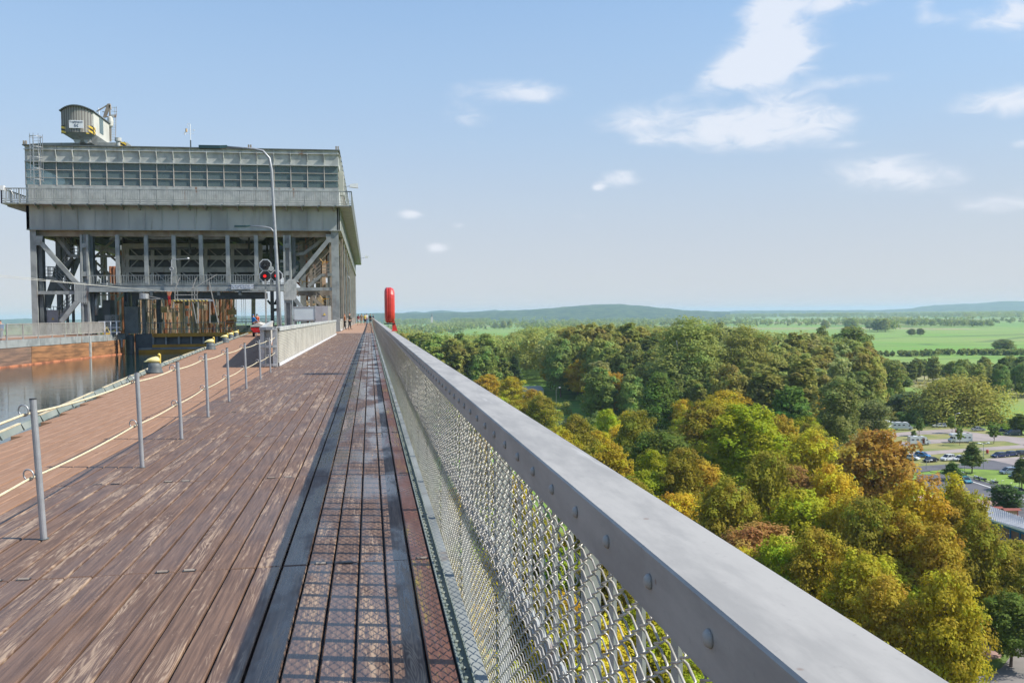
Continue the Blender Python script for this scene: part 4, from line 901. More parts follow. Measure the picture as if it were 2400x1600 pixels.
# caged ladder on the front
lad = wthing('caged_ladder', 'light steel caged ladder fixed up the front left of the machine hall', 'ladder', (Xf(90, 440), T-.4, zg1))
xa, xb = Xf(82.5, 400), Xf(99.5, 400); yy = T-.35; z0 = Zf(475); z1 = Zf(326)
b = MB(); b.bar((xa, yy, z0), (xa, yy, z1), .06); b.bar((xb, yy, z0), (xb, yy, z1), .06); b.build('stile', 'galv', lad)
b = MB(); z = z0+.1
while z < z1: b.bar((xa, yy, z), (xb, yy, z), .03); z += .26
b.build('rungs', 'galv', lad)
b = MB()
for py in (324, 348, 373, 399, 424):
    z = Zf(py, 90); c = (xa+xb)/2; r_ = (xb-xa)/2+.22; pts = [(xa, yy, z)]+[(c-r_*math.cos(a), yy-.1-.72*math.sin(a), z) for a in np.linspace(0, PI, 9)]+[(xb, yy, z)]
    for p, q in zip(pts, pts[1:]): b.bar(p, q, .03, .07)
for a in (0, .8, 1.57, 2.3, PI): c = (xa+xb)/2; r_ = (xb-xa)/2+.22; b.bar((c-r_*math.cos(a), yy-.1-.72*math.sin(a), Zf(432)), (c-r_*math.cos(a), yy-.1-.72*math.sin(a), Zf(324)), .035)
b.build('safety_cage', 'galv', lad)
# lamps and mast on the tower
for (px, py, lab, sx) in ((-1, 441, 'white floodlight on a bent arm at the left end of the gallery', 1), (829, 436, 'white floodlight at the right corner of the gallery', -1)):
    q = FP(px, py, gy0); t = wthing('floodlight', lab, 'floodlight', q, 'floodlights on the gallery'); b = MB(); b.prism([(q.x-.4, q.y-.2, q.z-.12), (q.x+.4, q.y-.2, q.z-.2), (q.x+.4, q.y-.2, q.z+.22), (q.x-.3, q.y-.2, q.z+.15)], (0, .4, 0)); b.build('lamp_head', 'white', t)
    b = MB(); b.tube([(q.x+sx*.35, q.y, q.z), (q.x+sx*.9, q.y, q.z-.1), (q.x+sx*(1.1 if sx > 0 else .65), q.y, q.z-.6), (q.x+sx*(1.1 if sx > 0 else .65), q.y, zg1)], .035, 6); b.build('arm', 'galv', t)
q = FP(859, 602, TE-20); t = wthing('floodlight', 'tiny white floodlight far along the right side gallery', 'floodlight', q, 'floodlights on the gallery'); b = MB(); b.box(q.x-.3, q.x+.35, q.y, q.y+.4, q.z-.15, q.z+.2); b.build('lamp_head', 'white', t); b = MB(); b.bar((q.x-.3, q.y+.2, q.z-.1), (gx1, q.y+.2, q.z-.3), .05); b.build('arm', 'galv', t)
ms_ = wthing('weather_mast', 'thin white weather mast with wind vane on the tower roof', 'mast', FP(447, 346, T+1)); q = FP(447, 346, T+1)
zz = lambda y: FP(447, y, T+1).z
b = MB(); b.tube([(q.x, q.y, zt-.5), (q.x, q.y, zz(329))], .06, 8); b.build('mast_foot', 'steel_dark', ms_); b = MB(); b.tube([(q.x, q.y, zz(329)), (q.x, q.y, zz(291))], .03, 8); b.torus((q.x-.13, q.y, zz(293)), (0, 1, 0), .13, .02, 12, 5); b.build('pole', 'white', ms_)
b = MB(); b.bar((q.x-.4, q.y, zz(313.5)), (q.x+.35, q.y, zz(313)), .025); b.bar((q.x-.2, q.y, zz(306)), (q.x+.3, q.y, zz(305)), .025); b.build('cross_arm', 'white', ms_)
b = MB(); b.tube([(q.x-.35, q.y, zz(310)), (q.x-.35, q.y, zz(302))], .09, 10); b.build('sensor', 'tan', ms_); b = MB(); b.tube([(q.x-.5, q.y, zz(316)), (q.x-.5, q.y, zz(310))], .07, 8); b.box(q.x+.28, q.x+.38, q.y-.05, q.y+.05, zz(306.5), zz(304)); b.build('sensor', 'white', ms_)
# roof crane: girder, cabin, jib
cr = wthing('roof_crane', 'grey roof crane with a ribbed rounded cabin and yellow black corner stripes', 'crane', FP(190, 335, T+5)); CY = T+3
def CP(x, y, dy=0): return FP(x, y, CY+dy)
b = MB(); b.prism([CP(70, 347, 2), CP(70, 337, 2), CP(98, 335, 2), CP(285, 334, 2), CP(292, 336, 2), CP(292, 347, 2)], (0, .5, 0)); b.box(CP(150, 333).x, CP(270, 333).x, CY+2.0, CY+9, CP(200, 335).z-.15, CP(200, 334).z); b.build('crane_girder', 'steel', cr)
b = MB(); b.prism([CP(270, 347), CP(272, 334), CP(292, 332.5), CP(296, 347)], (0, 2., 0)); b.prism([CP(69, 347), CP(69, 339), CP(81, 338), CP(81, 347)], (0, 1., 0)); b.build('buffer_block', 'warn', cr)
b = MB(); b.prism([CP(296, 347, .1), CP(296, 333, .1), CP(315, 347, .1)], (0, 5, 0)); b.build('end_carriage', 'cream', cr); b = MB(); q = CP(277, 332); b.lathe([(.18, -.6), (.18, 0), (.3, .02), (.3, .34), (.12, .36)], q, 14); b.build('vent', 'steel_light', cr)
# cabin: bulging ribbed front, roof barrel, sloping underside
cx0, cx1 = CP(144, 300).x, CP(219, 300).x; cz0 = CP(180, 312).z; cz1 = CP(180, 262).z; L = 5.2
nrib = 46; vs = []; fs = []
for j, (z, ) in enumerate(((cz0,), (cz1,))):
    for i in range(nrib*2+1):
        u = i/(nrib*2); x = cx0+(cx1-cx0)*u; bul = .55*(1-(2*u-1)**2); y = CY-bul+(.035 if i % 2 else -.035)
        zz2 = z+(.40*(1-(2*u-1)**2) if j else -.0)
        vs.append((x, y, zz2))
n = nrib*2+1
for i in range(n-1): fs.append((i, i+1, n+i+1, n+i))
b = MB(); b.add(vs, fs); b.build('cabin_front', 'rib_shading', cr)
b = MB(); b.add([(cx1, CY, cz0), (cx1, CY+L, cz0), (cx1, CY+L, cz1), (cx1, CY, cz1)], [(0, 1, 2, 3)]); b.add([(cx0, CY, cz0), (cx0, CY+L, cz0), (cx0, CY+L, cz1), (cx0, CY, cz1)], [(0, 1, 2, 3)])
b.add([(cx0, CY+L, cz0), (cx1, CY+L, cz0), (cx1, CY+L, cz1), (cx0, CY+L, cz1)], [(0, 1, 2, 3)]); b.build('cabin_side', 'cream', cr)
b = MB(); nseg = 16; top_ = [(cx0-.12+(cx1-cx0+.24)*i/nseg, 0, cz1+.40*(1-(2*i/nseg-1)**2)) for i in range(nseg+1)]
for (x1_, _, z1_), (x2_, _, z2_) in zip(top_, top_[1:]):
    u1 = (x1_+x2_)/2; bul = .55*(1-min(1, abs(2*(u1-cx0)/(cx1-cx0)-1))**2)+.2
    b.prism([(x1_, CY-bul, z1_), (x2_, CY-bul, z2_), (x2_, CY-bul, z2_+.1), (x1_, CY-bul, z1_+.1)], (0, L+bul+.1, 0))
b.build('cabin_roof', 'steel_dark', cr)
zc = CP(180, 331).z; bx0, bx1 = CP(176, 325).x, CP(208, 325).x
b = MB(); b.add([(cx0, CY, cz0), ((cx0+cx1)/2, CY-.55, cz0), (cx1, CY, cz0), (cx1, CY+L, cz0), (cx0, CY+L, cz0), (bx0, CY+.6, zc), (bx1, CY+.6, zc), (bx1, CY+L, zc), (bx0, CY+L, zc)], [(0, 1, 5), (1, 6, 5), (1, 2, 6), (2, 3, 7, 6), (4, 0, 5, 8), (5, 6, 7, 8)]); b.build('underbody', 'steel', cr)
for px in (178, 202): b = MB(); q = CP(px, 327); b.tube([(q.x, CY+.3, q.z), (q.x, CY+.65, q.z)], .30, 18); b.build('wheel', 'steel_light', cr)
b = MB(); b.prism([(cx0+.0, CY-.10, CP(0, 311).z), (cx0+.46, CY-.30, CP(0, 312).z), (cx0+.46, CY-.30, CP(0, 291.5).z), (cx0+.0, CY-.10, CP(0, 292).z)], (0, .04, 0)); b.build('corner_stripes', 'warn', cr)
b = MB(); b.prism([(cx1-.55, CY-.33, CP(0, 311).z), (cx1-.02, CY-.12, CP(0, 311).z), (cx1-.02, CY-.12, CP(0, 291.5).z), (cx1-.55, CY-.33, CP(0, 291.5).z)], (0, .04, 0)); b.add([(cx1+.03, CY, CP(0, 311).z), (cx1+.03, CY+.55, CP(0, 311).z), (cx1+.03, CY+.55, CP(0, 293).z), (cx1+.03, CY, CP(0, 293).z)], [(0, 1, 2, 3)]); b.build('corner_stripes', 'warn', cr)
b = MB(); b.box(cx1+.01, cx1+.03, CY+1.9, CY+3.1, CP(0, 305).z+.3, CP(0, 270).z+.35); wn = b.build('window', 'hall_glass', cr)
b = MB(); q = CP(178.5, 291, -.62); sw = CP(195.5, 0).x-CP(162, 0).x; b.box(q.x-sw/2, q.x+sw/2, q.y-.02, q.y+.02, CP(0, 300).z, CP(0, 281.5).z); sg = b.build('load_sign', 'white', cr)
text('Tragfähigkeit', .22, (q.x, q.y-.03, CP(0, 285.5).z), (PI/2, 0, 0), 'navy_text', sg); text('6t', .48, (q.x, q.y-.03, CP(0, 293.5).z), (PI/2, 0, 0), 'navy_text', sg)
jy = CY+L+.3
def JP(x, y): return FP(x, y, jy)
b = MB()
for (a_, c_, w_) in (((243, 277), (258, 332), .0), ((257, 246), (259, 332), .14), ((254, 245), (244, 276), .2), ((253, 246), (226, 262), .1), ((258, 247), (247, 275), .14), ((246, 274), (256, 274), .1), ((240, 262), (248, 264), .06), ((253, 331), (262, 275), .08), ((256, 300), (252, 285), .08)):
    if w_: b.bar(JP(*a_), JP(*c_), w_)
b.prism([JP(252, 243), JP(258, 243), JP(260, 256), (JP(253, 256))], (0, .3, 0)); b.build('jib', 'steel_warm', cr)
b = MB()
b.bar(JP(261, 332), JP(261, 271), .05); b.bar(JP(271, 332), JP(272, 266), .05)
for k in range(14): b.bar(JP(261, 328-k*4), JP(271, 328-k*4), .035)
b.bar(JP(260, 272), JP(273, 272), .25, .1, ref=(0, 1, 0)); b.bar(JP(261, 261), JP(275, 262), .04); b.bar(JP(262, 252), JP(274, 252), .04); b.bar(JP(269, 252), JP(269, 272), .04); b.bar(JP(273, 250), JP(273, 272), .04); b.build('ladder', 'steel_light', cr)
b = MB(); q = JP(258.5, 286); b.lathe([(.1, -.55), (.26, -.4), (.3, 0), (.26, .4), (.1, .55)], q, 12); b.build('hook_block', 'cream', cr); b = MB(); q = JP(232, 262); b.tube([q+Vector((0, 0, -.7)), q+Vector((0, 0, .25)), q+Vector((-.1, 0, .32))], .05, 8); b.build('vent_pipe', 'white', cr)

cr.location.z += .15
# ================================================================== CANAL GATE with yellow beams
gt = wthing('canal_gate', 'dark steel canal gate with ochre rubbing beams across the channel entrance', 'lock gate', (-14, 90, -1)); GY = 90.
def gz(y): return FP(420, y, GY).z
def gxx(x): return FP(x, 790, GY).x
b = MB(); b.box(gxx(318), -5, GY+.3, GY+.8, WZ-1, gz(781)); b.box(gxx(318), gxx(357), GY-.1, GY+.3, WZ-1, gz(783)); b.build('gate_leaf', 'steel_dark', gt)
b = MB()
for y0_, y1_ in ((789, 780.5), (813, 806.5)): b.box(gxx(357), -5, GY-.1, GY+.3, gz(y0_), gz(y1_))
for k, (y0_, y1_) in enumerate(((826, 818.5),)): b.box(gxx(325), -5, GY-.12, GY+.3, gz(y0_), gz(y1_))
b.build('rubbing_beam', 'ochre', gt); b = MB(); b.box(gxx(325), -5, GY-.15, GY+.3, gz(818), gz(813.5))
for px in (357, 387, 417, 446, 475, 506, 536): b.box(gxx(px), gxx(px+4), GY-.05, GY+.3, gz(806), gz(789))
b.build('gate_rib', 'steel', gt)
b = MB()
for y in (756, 770.5): b.bar((gxx(320), GY+.3, gz(y)), (-5, GY+.3, gz(y)), .06)
for k in range(22): x = gxx(322)+k*1.0; b.bar((x, GY+.3, gz(780)), (x, GY+.3, gz(756)), .06) if x < -5 else None
b.build('gate_railing', 'steel', gt)
b = MB(); b.box(gxx(299), gxx(309), GY-.6, GY+.6, WZ-1, gz(783)); b.box(gxx(311), gxx(318), GY-1.2, GY-.6, WZ-1, gz(785)); b.box(-22.75, gxx(299), GY, GY+.8, -.6, gz(782)); b.build('gate_pier', 'steel_dark', gt)
b = MB(); b.box(-23.0, gxx(299), GY+.2, GY+.6, WZ-1, -.6); b.build('gate_side', 'timber', gt)
# hoist platform with striped edge on the gate
hp = wthing('hoist_platform', 'small raised maintenance platform with yellow black striped edge above the canal gate', 'platform', FP(450, 705, 84)); HY = 84.5
def HP(x, y, d_=0): return FP(x, y, HY+d_)
b = MB(); b.bar(HP(406, 704.5), HP(487, 704.5), .12, .14, ref=(0, 1, 0)); b.build('edge_beam', 'warn_bar', hp); b = MB(); b.bar(HP(487, 704.5), HP(499, 704.5), .1, .12); b.prism([HP(406, 703), HP(498, 703), HP(490, 701, 1.6), HP(412, 701, 1.6)], (0, 0, .03)); b.build('platform_floor', 'galv', hp)
b = MB()
for a_, c_ in (((410, 703), (410, 677)), ((416, 703), (416, 677)), ((450, 703), (450, 677)), ((456, 703), (456, 677)), ((462, 703), (462, 678)), ((409, 677.5), (463, 677.5)), ((410, 691), (462, 691))): b.bar(HP(*a_), HP(*c_), .07 if a_[0] in (410, 456) else .05)
b.build('guard_rail', 'rail_paint', hp)
b = MB()
for a_, c_ in (((410, 679), (421, 651)), ((450, 678), (460, 651)), ((451, 677), (509, 643))): b.bar(HP(*a_), HP(*c_), .075)
for a_, c_ in (((409, 705), (405, 722)), ((451, 706), (458, 742)), ((458, 742), (461, 757)), ((492, 705), (492, 757)), ((465, 706), (465, 757)), ((490, 660), (512, 757))): b.bar(HP(*a_), HP(*c_), .075)
b.build('strut', 'rail_paint', hp)
wj = wthing('mast_jib', 'pale grey swing arm lamp bracket hanging below the bridge beam', 'bracket', FP(340, 695, 85)); b = MB(); b.lathe([(.1, -.3), (.42, -.2), (.42, .25), (.1, .3)], FP(338, 695, 85), 12); b.build('motor', 'galv', wj); b = MB(); b.bar(FP(344, 693, 85), FP(380, 700, 85), .06); b.bar(FP(336, 700.5, 85), FP(382, 700.5, 85), .06); b.build('arm', 'rail_paint', wj)
ch = wthing('chain_hoist', 'rusty chain hoist hanging from the bridge beam', 'hoist', FP(396, 690, 85)); b = MB(); b.prism([FP(390, 683, 85), FP(401, 683, 85), FP(398, 693, 85), FP(393, 693, 85)], (0, .3, 0)); b.build('hoist_body', 'rust', ch)
b = MB()
for k in range(6): b.torus(FP(396+k*.4, 696+k*3.6, 85), (0, 1, .2*(k % 2)), .09, .03, 8, 5)
b.build('chain', 'red_boat', ch)
# wires slung across the canal
for dy, lab in ((0, 'upper thin wire slung from the left to the bridge'), (4, 'lower thin wire slung from the left to the bridge')):
    mb = MB(); pts = []
    for x, y in [(-150, 636+dy), (0, 645+dy), (70, 651.5+dy*.9), (200, 666+dy*.2), (300, 675), (400, 683)]: pts.append(FP(x, y, 72+(x+150)/550*12))
    mb.tube(pts, .018, 5); tag(mb.build('wire', 'cream'), lab, 'wire', 'wires above the canal')

# ================================================================== LEFT QUAY
d = MB(); d.add([(lqx(-12), -12, 0), (lqx(88), 88, 0), (-22.75, 92, 0), (-34, 92, 0), (-60, 92, 0), (-60, -12, 0)], [(0, 1, 2, 3, 4, 5)]); o_ = d.build('left_quay_deck', 'deck_new', kind='structure', fix=False)
if o_.data.polygons[0].normal.z < 0: o_.data.flip_normals()
wl = wthing('quay_wall', 'orange brown timber clad quay wall with a grey steel kerb beam along the far side of the canal', 'quay wall', (-24, 70, 0))
d = MB(); y = -12
while y < 88: d.prism([(lqx(y)-.3, y, -.52), (lqx(y)+.06, y, -.52), (lqx(y)+.06, y, .02), (lqx(y)-.3, y, .02)], (lqx(y+5.96)-lqx(y), 5.96, 0)); y += 6
d.build('kerb_beam', 'steel', wl)
for i in range(7):
    z1_ = -.53-.235*i
    for (ya, yb, mt) in ((-12, 70.6, 'timber_dark'), (70.65, 81.5, 'timber'), (81.55, 88, 'timber')):
        d = MB(); d.prism([(lqx(ya)-.1, ya, z1_-.225), (lqx(ya)+.02-.004*i, ya, z1_-.225), (lqx(ya)+.02, ya, z1_), (lqx(ya)-.1, ya, z1_)], (lqx(yb)-lqx(ya), yb-ya, 0)); d.build('plank', mt, wl)
d = MB()
for px, w_ in ((175, .16), ): y = 80.6; d.box(lqx(y)-.1, lqx(y)+.14, y, y+.3, WZ-.5, .0)
y = 87.6; d.box(lqx(y)-.1, lqx(y)+.1, y, y+.2, -1.2, -.4); d.build('fender_post', 'steel_light', wl)
d = MB(); d.prism([(lqx(-12)-.1, -12, WZ-.3), (lqx(-12)+.16, -12, WZ-.3), (lqx(-12)+.12, -12, WZ+.09), (lqx(-12)-.1, -12, WZ+.09)], (lqx(88)-lqx(-12), 100, 0)); d.build('waterline_beam', 'rust', wl)
d = MB(); y = 86.2; d.bar((lqx(y)+.12, y, WZ-.3), (lqx(y)+.12, y, .1), .07); d.bar((lqx(y)+.12, y+.4, WZ-.3), (lqx(y)+.12, y+.4, .1), .07)
for k in range(8): d.bar((lqx(y)+.12, y, WZ+.1+k*.25), (lqx(y)+.12, y+.4, WZ+.1+k*.25), .05)
tag(d.build('quay_ladder', 'black'), 'black and yellow rung ladder down the timber quay wall', 'ladder')
# white barred railing on the left quay
def bar_rail(a, b, h, step, label, mat='rail_paint', pe=8, mid=True, name='barred_railing', back=None):
    a = Vector((*a, 0)); b = Vector((*b, 0)); L_ = (b-a).length; u = (b-a)/L_; t = wthing(name, label, 'railing', a)
    m_ = MB(); m_.bar(a+Vector((0, 0, h)), b+Vector((0, 0, h)), .07, .05); m_.bar(a+Vector((0, 0, .22)), b+Vector((0, 0, .22)), .05); m_.build('rail', mat, t)
    n = int(L_/step); q = MB()
    for k in range(n+1):
        p = a+u*(k*step)
        if k % pe == 0: s = MB(); s.bar(p, p+Vector((0, 0, h)), .085); s.build('post', mat, t)
        elif mid: q.bar(p+Vector((0, 0, .22)), p+Vector((0, 0, h)), .035)
    if mid: q.build('bars', 'infill', t)
    return t
bar_rail((-26.3, 50), (-25.05, 67.), 1.15, .16, 'pale barred railing at the very left edge of the left quay', pe=14)
bar_rail((-25.0, 67.2), (-23.75, 88.5), 1.15, .16, 'long pale barred railing in front of the bench on the left quay', pe=16)
t = bar_rail((FP(232, 780, 86).x, 86), (FP(285, 780, 86).x, 85.6), 1.2, .55, 'short white tube railing beside the quay ladder', 'white', 1, False, 'tube_railing'); m_ = MB(); m_.bar((FP(232, 780, 86).x, 86, .65), (FP(285, 780, 86).x, 85.6, .65), .05); m_.build('mid_rail', 'white', t)
t = wthing('bench', 'grey table bench behind the pale railing on the left quay', 'bench', FP(140, 780, 89)); q = FP(140, 774, 89.5); b = MB(); b.box(q.x-1.2, q.x+1.2, q.y-.3, q.y+.3, .72, .78); b.build('table_top', 'steel_light', t); b = MB(); b.box(q.x-1.5, q.x+1.0, q.y-.9, q.y-.6, .42, .47); b.build('seat', 'steel_light', t)
for dx in (-1, 1): b = MB(); b.bar((q.x+dx, q.y-.8, 0), (q.x+dx*.9, q.y, .72), .06); b.bar((q.x+dx, q.y+.3, 0), (q.x+dx*.9, q.y, .72), .06); b.build('leg', 'steel', t)
def barrier(pxa, pxb, pya, pyb, Y, label, tri, poster=None, notch=False):
    a = FP(pxa, 750, Y); b_ = FP(pxb, 750, Y); ztop = FP((pxa+pxb)/2, pya, Y).z; t = wthing('site_barrier', label, 'barrier', (a.x, Y, 0), 'grey site barriers'); m_ = MB(); xm = a.x+(b_.x-a.x)*.47
    m_.box(a.x, xm-.02, Y, Y+.05, .0, ztop); m_.box(xm, b_.x, Y+.02, Y+.06, .0, ztop); m_.build('panel', 'board_grey', t)
    m_ = MB(); m_.box(b_.x, b_.x+.28, Y+.1, Y+.16, 0, ztop); m_.build('side_panel', 'cream', t)
    if poster: m_ = MB(); m_.box(a.x+.45, a.x+.95, Y-.02, Y-.005, ztop-1.3, ztop-.6); pz = m_.build('poster', 'white', t); m2 = MB(); m2.box(a.x+.5, a.x+.68, Y-.03, Y-.022, ztop-1.25, ztop-.65); m2.build('poster_stripe', 'blue', pz)
    q = FP(*tri, Y); m_ = MB(); m_.prism([(q.x-.13, Y-.02, q.z-.1), (q.x+.13, Y-.02, q.z-.1), (q.x, Y-.02, q.z+.13)], (0, .015, 0)); m_.build('warning_triangle', 'yellow', t)
barrier(84, 136, 726.5, 760, 88.5, 'grey panel barrier with a blue and white poster on the left quay', (124, 746.5), True)
barrier(740, 769, 717, 751, 84, 'grey panel barrier with a warning triangle right of the white notice board', (760.5, 736))
t = wthing('notice_board', 'large blank white notice board on posts in front of the tower', 'notice board', FP(715, 750, 80)); YB = 80.
a = FP(689, 720, YB); b_ = FP(737, 750, YB); m_ = MB(); m_.box(a.x, b_.x, YB, YB+.05, b_.z, a.z); m_.build('board', 'board_white', t)
m_ = MB()
for z in (a.z, b_.z): m_.box(a.x-.1, b_.x+.1, YB-.03, YB+.08, z-.05, z+.07)
for x in (a.x-.08, b_.x+.02): m_.box(x, x+.1, YB-.03, YB+.08, 0, a.z)
m_.build('frame', 'galv', t)

# ================================================================== BOLLARDS, LAMPS, SIGNAL, BOAT
def bollard(x, y, s, label, ang):
    t = thing('bollard', label, 'bollard', (x, y, 0), ang, 'yellow capped mooring bollards')
    m_ = MB(); m_.lathe([(.34, 0), (.30, .05), (.25, .25), (.25, .40), (.20, .42)], (0, 0, 0), 18); m_.build('pedestal', 'steel_dark', t, smooth=True); t.scale = (s*.68, s*.68, s*.68)
    vs = MB(); prof = [(-.42, .02, .02), (-.34, .045, .05), (-.26, .10, .10), (-.12, .165, .16), (.05, .19, .2), (.18, .17, .19), (.22, .10, .12)]
    n = 12; base = []; fs = []
    for (px_, rw, rh) in prof:
        for k in range(n): a = 2*PI*k/n; base.append((px_, rw*math.cos(a), .50+(.0 if px_ > -.3 else -.03)+rh*math.sin(a)*(.9 if math.sin(a) > 0 else .45)))
    for j in range(len(prof)-1):
        for k in range(n): fs.append((j*n+k, j*n+(k+1) % n, (j+1)*n+(k+1) % n, (j+1)*n+k))
    fs += [tuple(range(n)), tuple(range((len(prof)-1)*n, len(prof)*n))]; vs.add(base, fs); vs.build('cap', 'yellow_pale', t, smooth=True)
    m_ = MB(); m_.prism([(.19, -.17, .40), (.19, .17, .40), (.20, .12, .74), (.20, -.12, .74)], (.045, 0, 0)); m_.lathe([(.05, .0), (.06, .06), (.03, .1)], (.17, 0, .70), 8); m_.build('flange', 'yellow', t)
bl = [(G(354, 874), .95, 'big yellow capped bollard nearest the camera on the canal edge'), (G(489, 819), 1.05, 'yellow capped bollard second from the camera on the canal edge'), (G(524, 803), 1.0, 'yellow capped bollard third from the camera on the canal edge'), (G(538, 795), 1.0, 'yellow capped bollard fourth from the camera on the canal edge'), (G(551, 790), 1.0, 'yellow capped bollard fifth from the camera, before the red boat')]
for p, s, lb_ in bl: bollard(p.x+.1, p.y, s, lb_, .2)
p = G(225, 789); bollard(-22.95, 86.0, .85, 'yellow capped bollard on the far left quay', 0)
t = thing('mooring_bracket', 'yellow triangular bracket above the quay ladder', 'mooring bracket', (FP(251, 785, 86.8).x, 86.8, 0)); b = MB(); b.bar((-.3, 0, .05), (0, 0, .75), .08); b.bar((.3, 0, .05), (0, 0, .75), .08); b.build('frame', 'yellow_pale', t); b = MB(); b.box(-.36, .36, -.1, .1, -.05, .16); b.build('base', 'yellow', t)
def street_lamp(x, y, h, arm, ln, label, head=(1.05, .34, .11), r=.095, mat='post_grey', group=None):
    t = thing('street_lamp', label, 'street lamp', (x, y, 0), 0, group); m_ = MB()
    m_.tube([(0, 0, 0), (ln*.35, 0, h*.4), (ln*.9, 0, h-.8), (ln-.05, 0, h-.35), (ln-.28, 0, h-.08), (ln-.6, 0, h), (ln-arm, 0, h+.06)], [r, r*.8, r*.62, r*.6, r*.55, r*.5, r*.45], 12); m_.build('pole', mat, t, smooth=True)
    m_ = MB(); X = ln-arm; m_.add([(X, -.06, h+.02), (X, .06, h+.02), (X, .06, h+.12), (X, -.06, h+.12), (X-.25, -head[1]/2, h-.03), (X-.25, head[1]/2, h-.03), (X-.25, head[1]/2, h+.09), (X-.25, -head[1]/2, h+.09), (X-.25-head[0], -head[1]/2, h-.03), (X-.25-head[0], head[1]/2, h-.03), (X-.25-head[0], head[1]/2, h+.09), (X-.25-head[0], -head[1]/2, h+.09)], [(0, 1, 2, 3), (0, 4, 5, 1), (1, 5, 6, 2), (2, 6, 7, 3), (3, 7, 4, 0), (4, 8, 9, 5), (5, 9, 10, 6), (6, 10, 11, 7), (7, 11, 8, 4), (8, 9, 10, 11)]); m_.build('lamp_head', 'teal_lamp' if head[0] < .9 else 'teal_lamp', t)
    return t
LY = 36.; base = FP(658, 768, LY); street_lamp(base.x, LY, FP(640, 350, LY).z, 1.62, -.26, 'tall grey street lamp with a curved arm, nearest behind the infill railing', (.78, .30, .1), .085, 'post_grey', 'street lamps on the quay')
LY = 62.; base = FP(652, 760, LY); street_lamp(base.x, LY, FP(640, 532, LY).z, 1.6, -.1, 'second street lamp, farther away and half hidden behind the nearest pole', (.75, .3, .1), .085, 'post_grey', 'street lamps on the quay')
t = wthing('bridge_lamp', 'small white lamp on a thin arm fixed to the bridge walkway', 'lamp', FP(402, 665, T-.3)); b = MB(); b.tube([FP(402, 668, T-.3), FP(402, 609, T-.3)], .05, 8); b.tube([FP(402, 609, T-.3), FP(440, 606.5, T-.3)], .035, 8); b.build('pole', 'galv', t); b = MB(); b.lathe([(.05, -.08), (.12, 0), (.05, .1)], FP(441, 606, T-.3), 8); b.build('lamp_head', 'white', t); b = MB(); b.torus(FP(402, 630, T-.35), (0, 1, 0), .15, .05, 12, 6); b.build('horn', 'galv', t)
# light signal
SY = 60.; t = wthing('signal_light', 'three octagonal dark signal discs with white rims, two showing red, on a thin white post', 'signal', FP(624, 760, SY))
b = MB(); b.bar(FP(624, 768, SY), FP(622, 655, SY), .09); b.bar(FP(634.5, 654, SY), FP(635, 680, SY), .03); b.box(FP(624, 661, SY).x, FP(648, 661, SY).x, SY, SY+.1, FP(624, 663, SY).z, FP(624, 661, SY).z); b.build('post', 'rail_paint', t)
for (px_, py_, lit) in ((622, 621, 0), (622, 647, 1), (648.5, 646.5, 1)):
    q = FP(px_, py_, SY); oc = lambda r_, y_: [(q.x+r_*math.cos(PI/8+k*PI/4), y_, q.z+r_*math.sin(PI/8+k*PI/4)) for k in range(8)]
    b = MB(); b.prism(oc(.40, SY-.02), (0, .05, 0)); rim = b.build('signal_rim', 'white', t); b = MB(); b.prism(oc(.355, SY-.035), (0, .01, 0)); b.build('signal_face', 'teal_lamp' if 0 else 'black', rim)
    b = MB(); b.tube([(q.x, SY-.25, q.z), (q.x, SY-.036, q.z)], .14, 14, cap=False); b.build('hood', 'black', rim); b = MB(); b.tube([(q.x-.03, SY-.06, q.z), (q.x-.03, SY-.04, q.z)], .10, 14); b.build('lens', 'signal_red' if lit else 'carglass', rim)
q = FP(636.5, 630, SY); b = MB(); b.tube([(q.x, SY-.2, q.z), (q.x, SY, q.z)], [.17, .06], 14); b.build('horn', 'steel_light', t)
# red rescue boat under a tarpaulin, on a trailer
t = wthing('rescue_boat', 'small red boat under a grey tarpaulin parked on a trailer by the canal', 'boat', G(604, 790)); q0 = G(604, 789); bx, by = q0.x, q0.y
def hull(rows, nm, mat):
    mb = MB(); n = len(rows[0]); vs = [p for r_ in rows for p in r_]; fs = [(j*n+k, j*n+k+1, (j+1)*n+k+1, (j+1)*n+k) for j in range(len(rows)-1) for k in range(n-1)]; fs += [tuple(range(n)), tuple(range((len(rows)-1)*n, len(rows)*n))]; mb.add(vs, fs); return mb.build(nm, mat, t)
L_ = 3.6; rows = []; rows2 = []
for u in (0, .12, .3, .55, .8, 1):
    wd = .62*(1-(1-min(1, u/.55))**2*.22) if u < .55 else .62; y = by+L_*u; kz = .27+.12*(1-min(1, u/.3)); sh = -.10*(1-u)
    rows.append([(bx-wd+sh*0, y, .74), (bx-wd*.97, y, .55), (bx-wd*.6, y, .32), (bx, y, kz-.05), (bx+wd*.6, y, .32), (bx+wd*.97, y, .55), (bx+wd, y, .74)])
    rows2.append([(bx-wd*1.04, y, .66), (bx-wd*1.03, y, .82), (bx-wd*.5, y, .93), (bx, y, 1.03-.05*math.sin(u*9)), (bx+wd*.5, y, .93), (bx+wd*1.03, y, .82), (bx+wd*1.04, y, .66)])
hull(rows, 'hull', 'red_boat'); hull(rows2, 'tarpaulin', 'tarp')
for sx in (-.5, .5):
    b = MB(); b.tube([(bx+sx-.07, by+1.8, .22), (bx+sx+.07, by+1.8, .22)], .22, 14); b.build('wheel', 'tyre', t)
b = MB(); b.bar((bx, by-.6, .26), (bx, by+3.4, .26), .07); b.bar((bx-.5, by+1.8, .24), (bx+.5, by+1.8, .24), .06); b.bar((bx-.1, by-.1, 0), (bx-.1, by-.1, .3), .05); b.build('trailer_frame', 'galv', t)

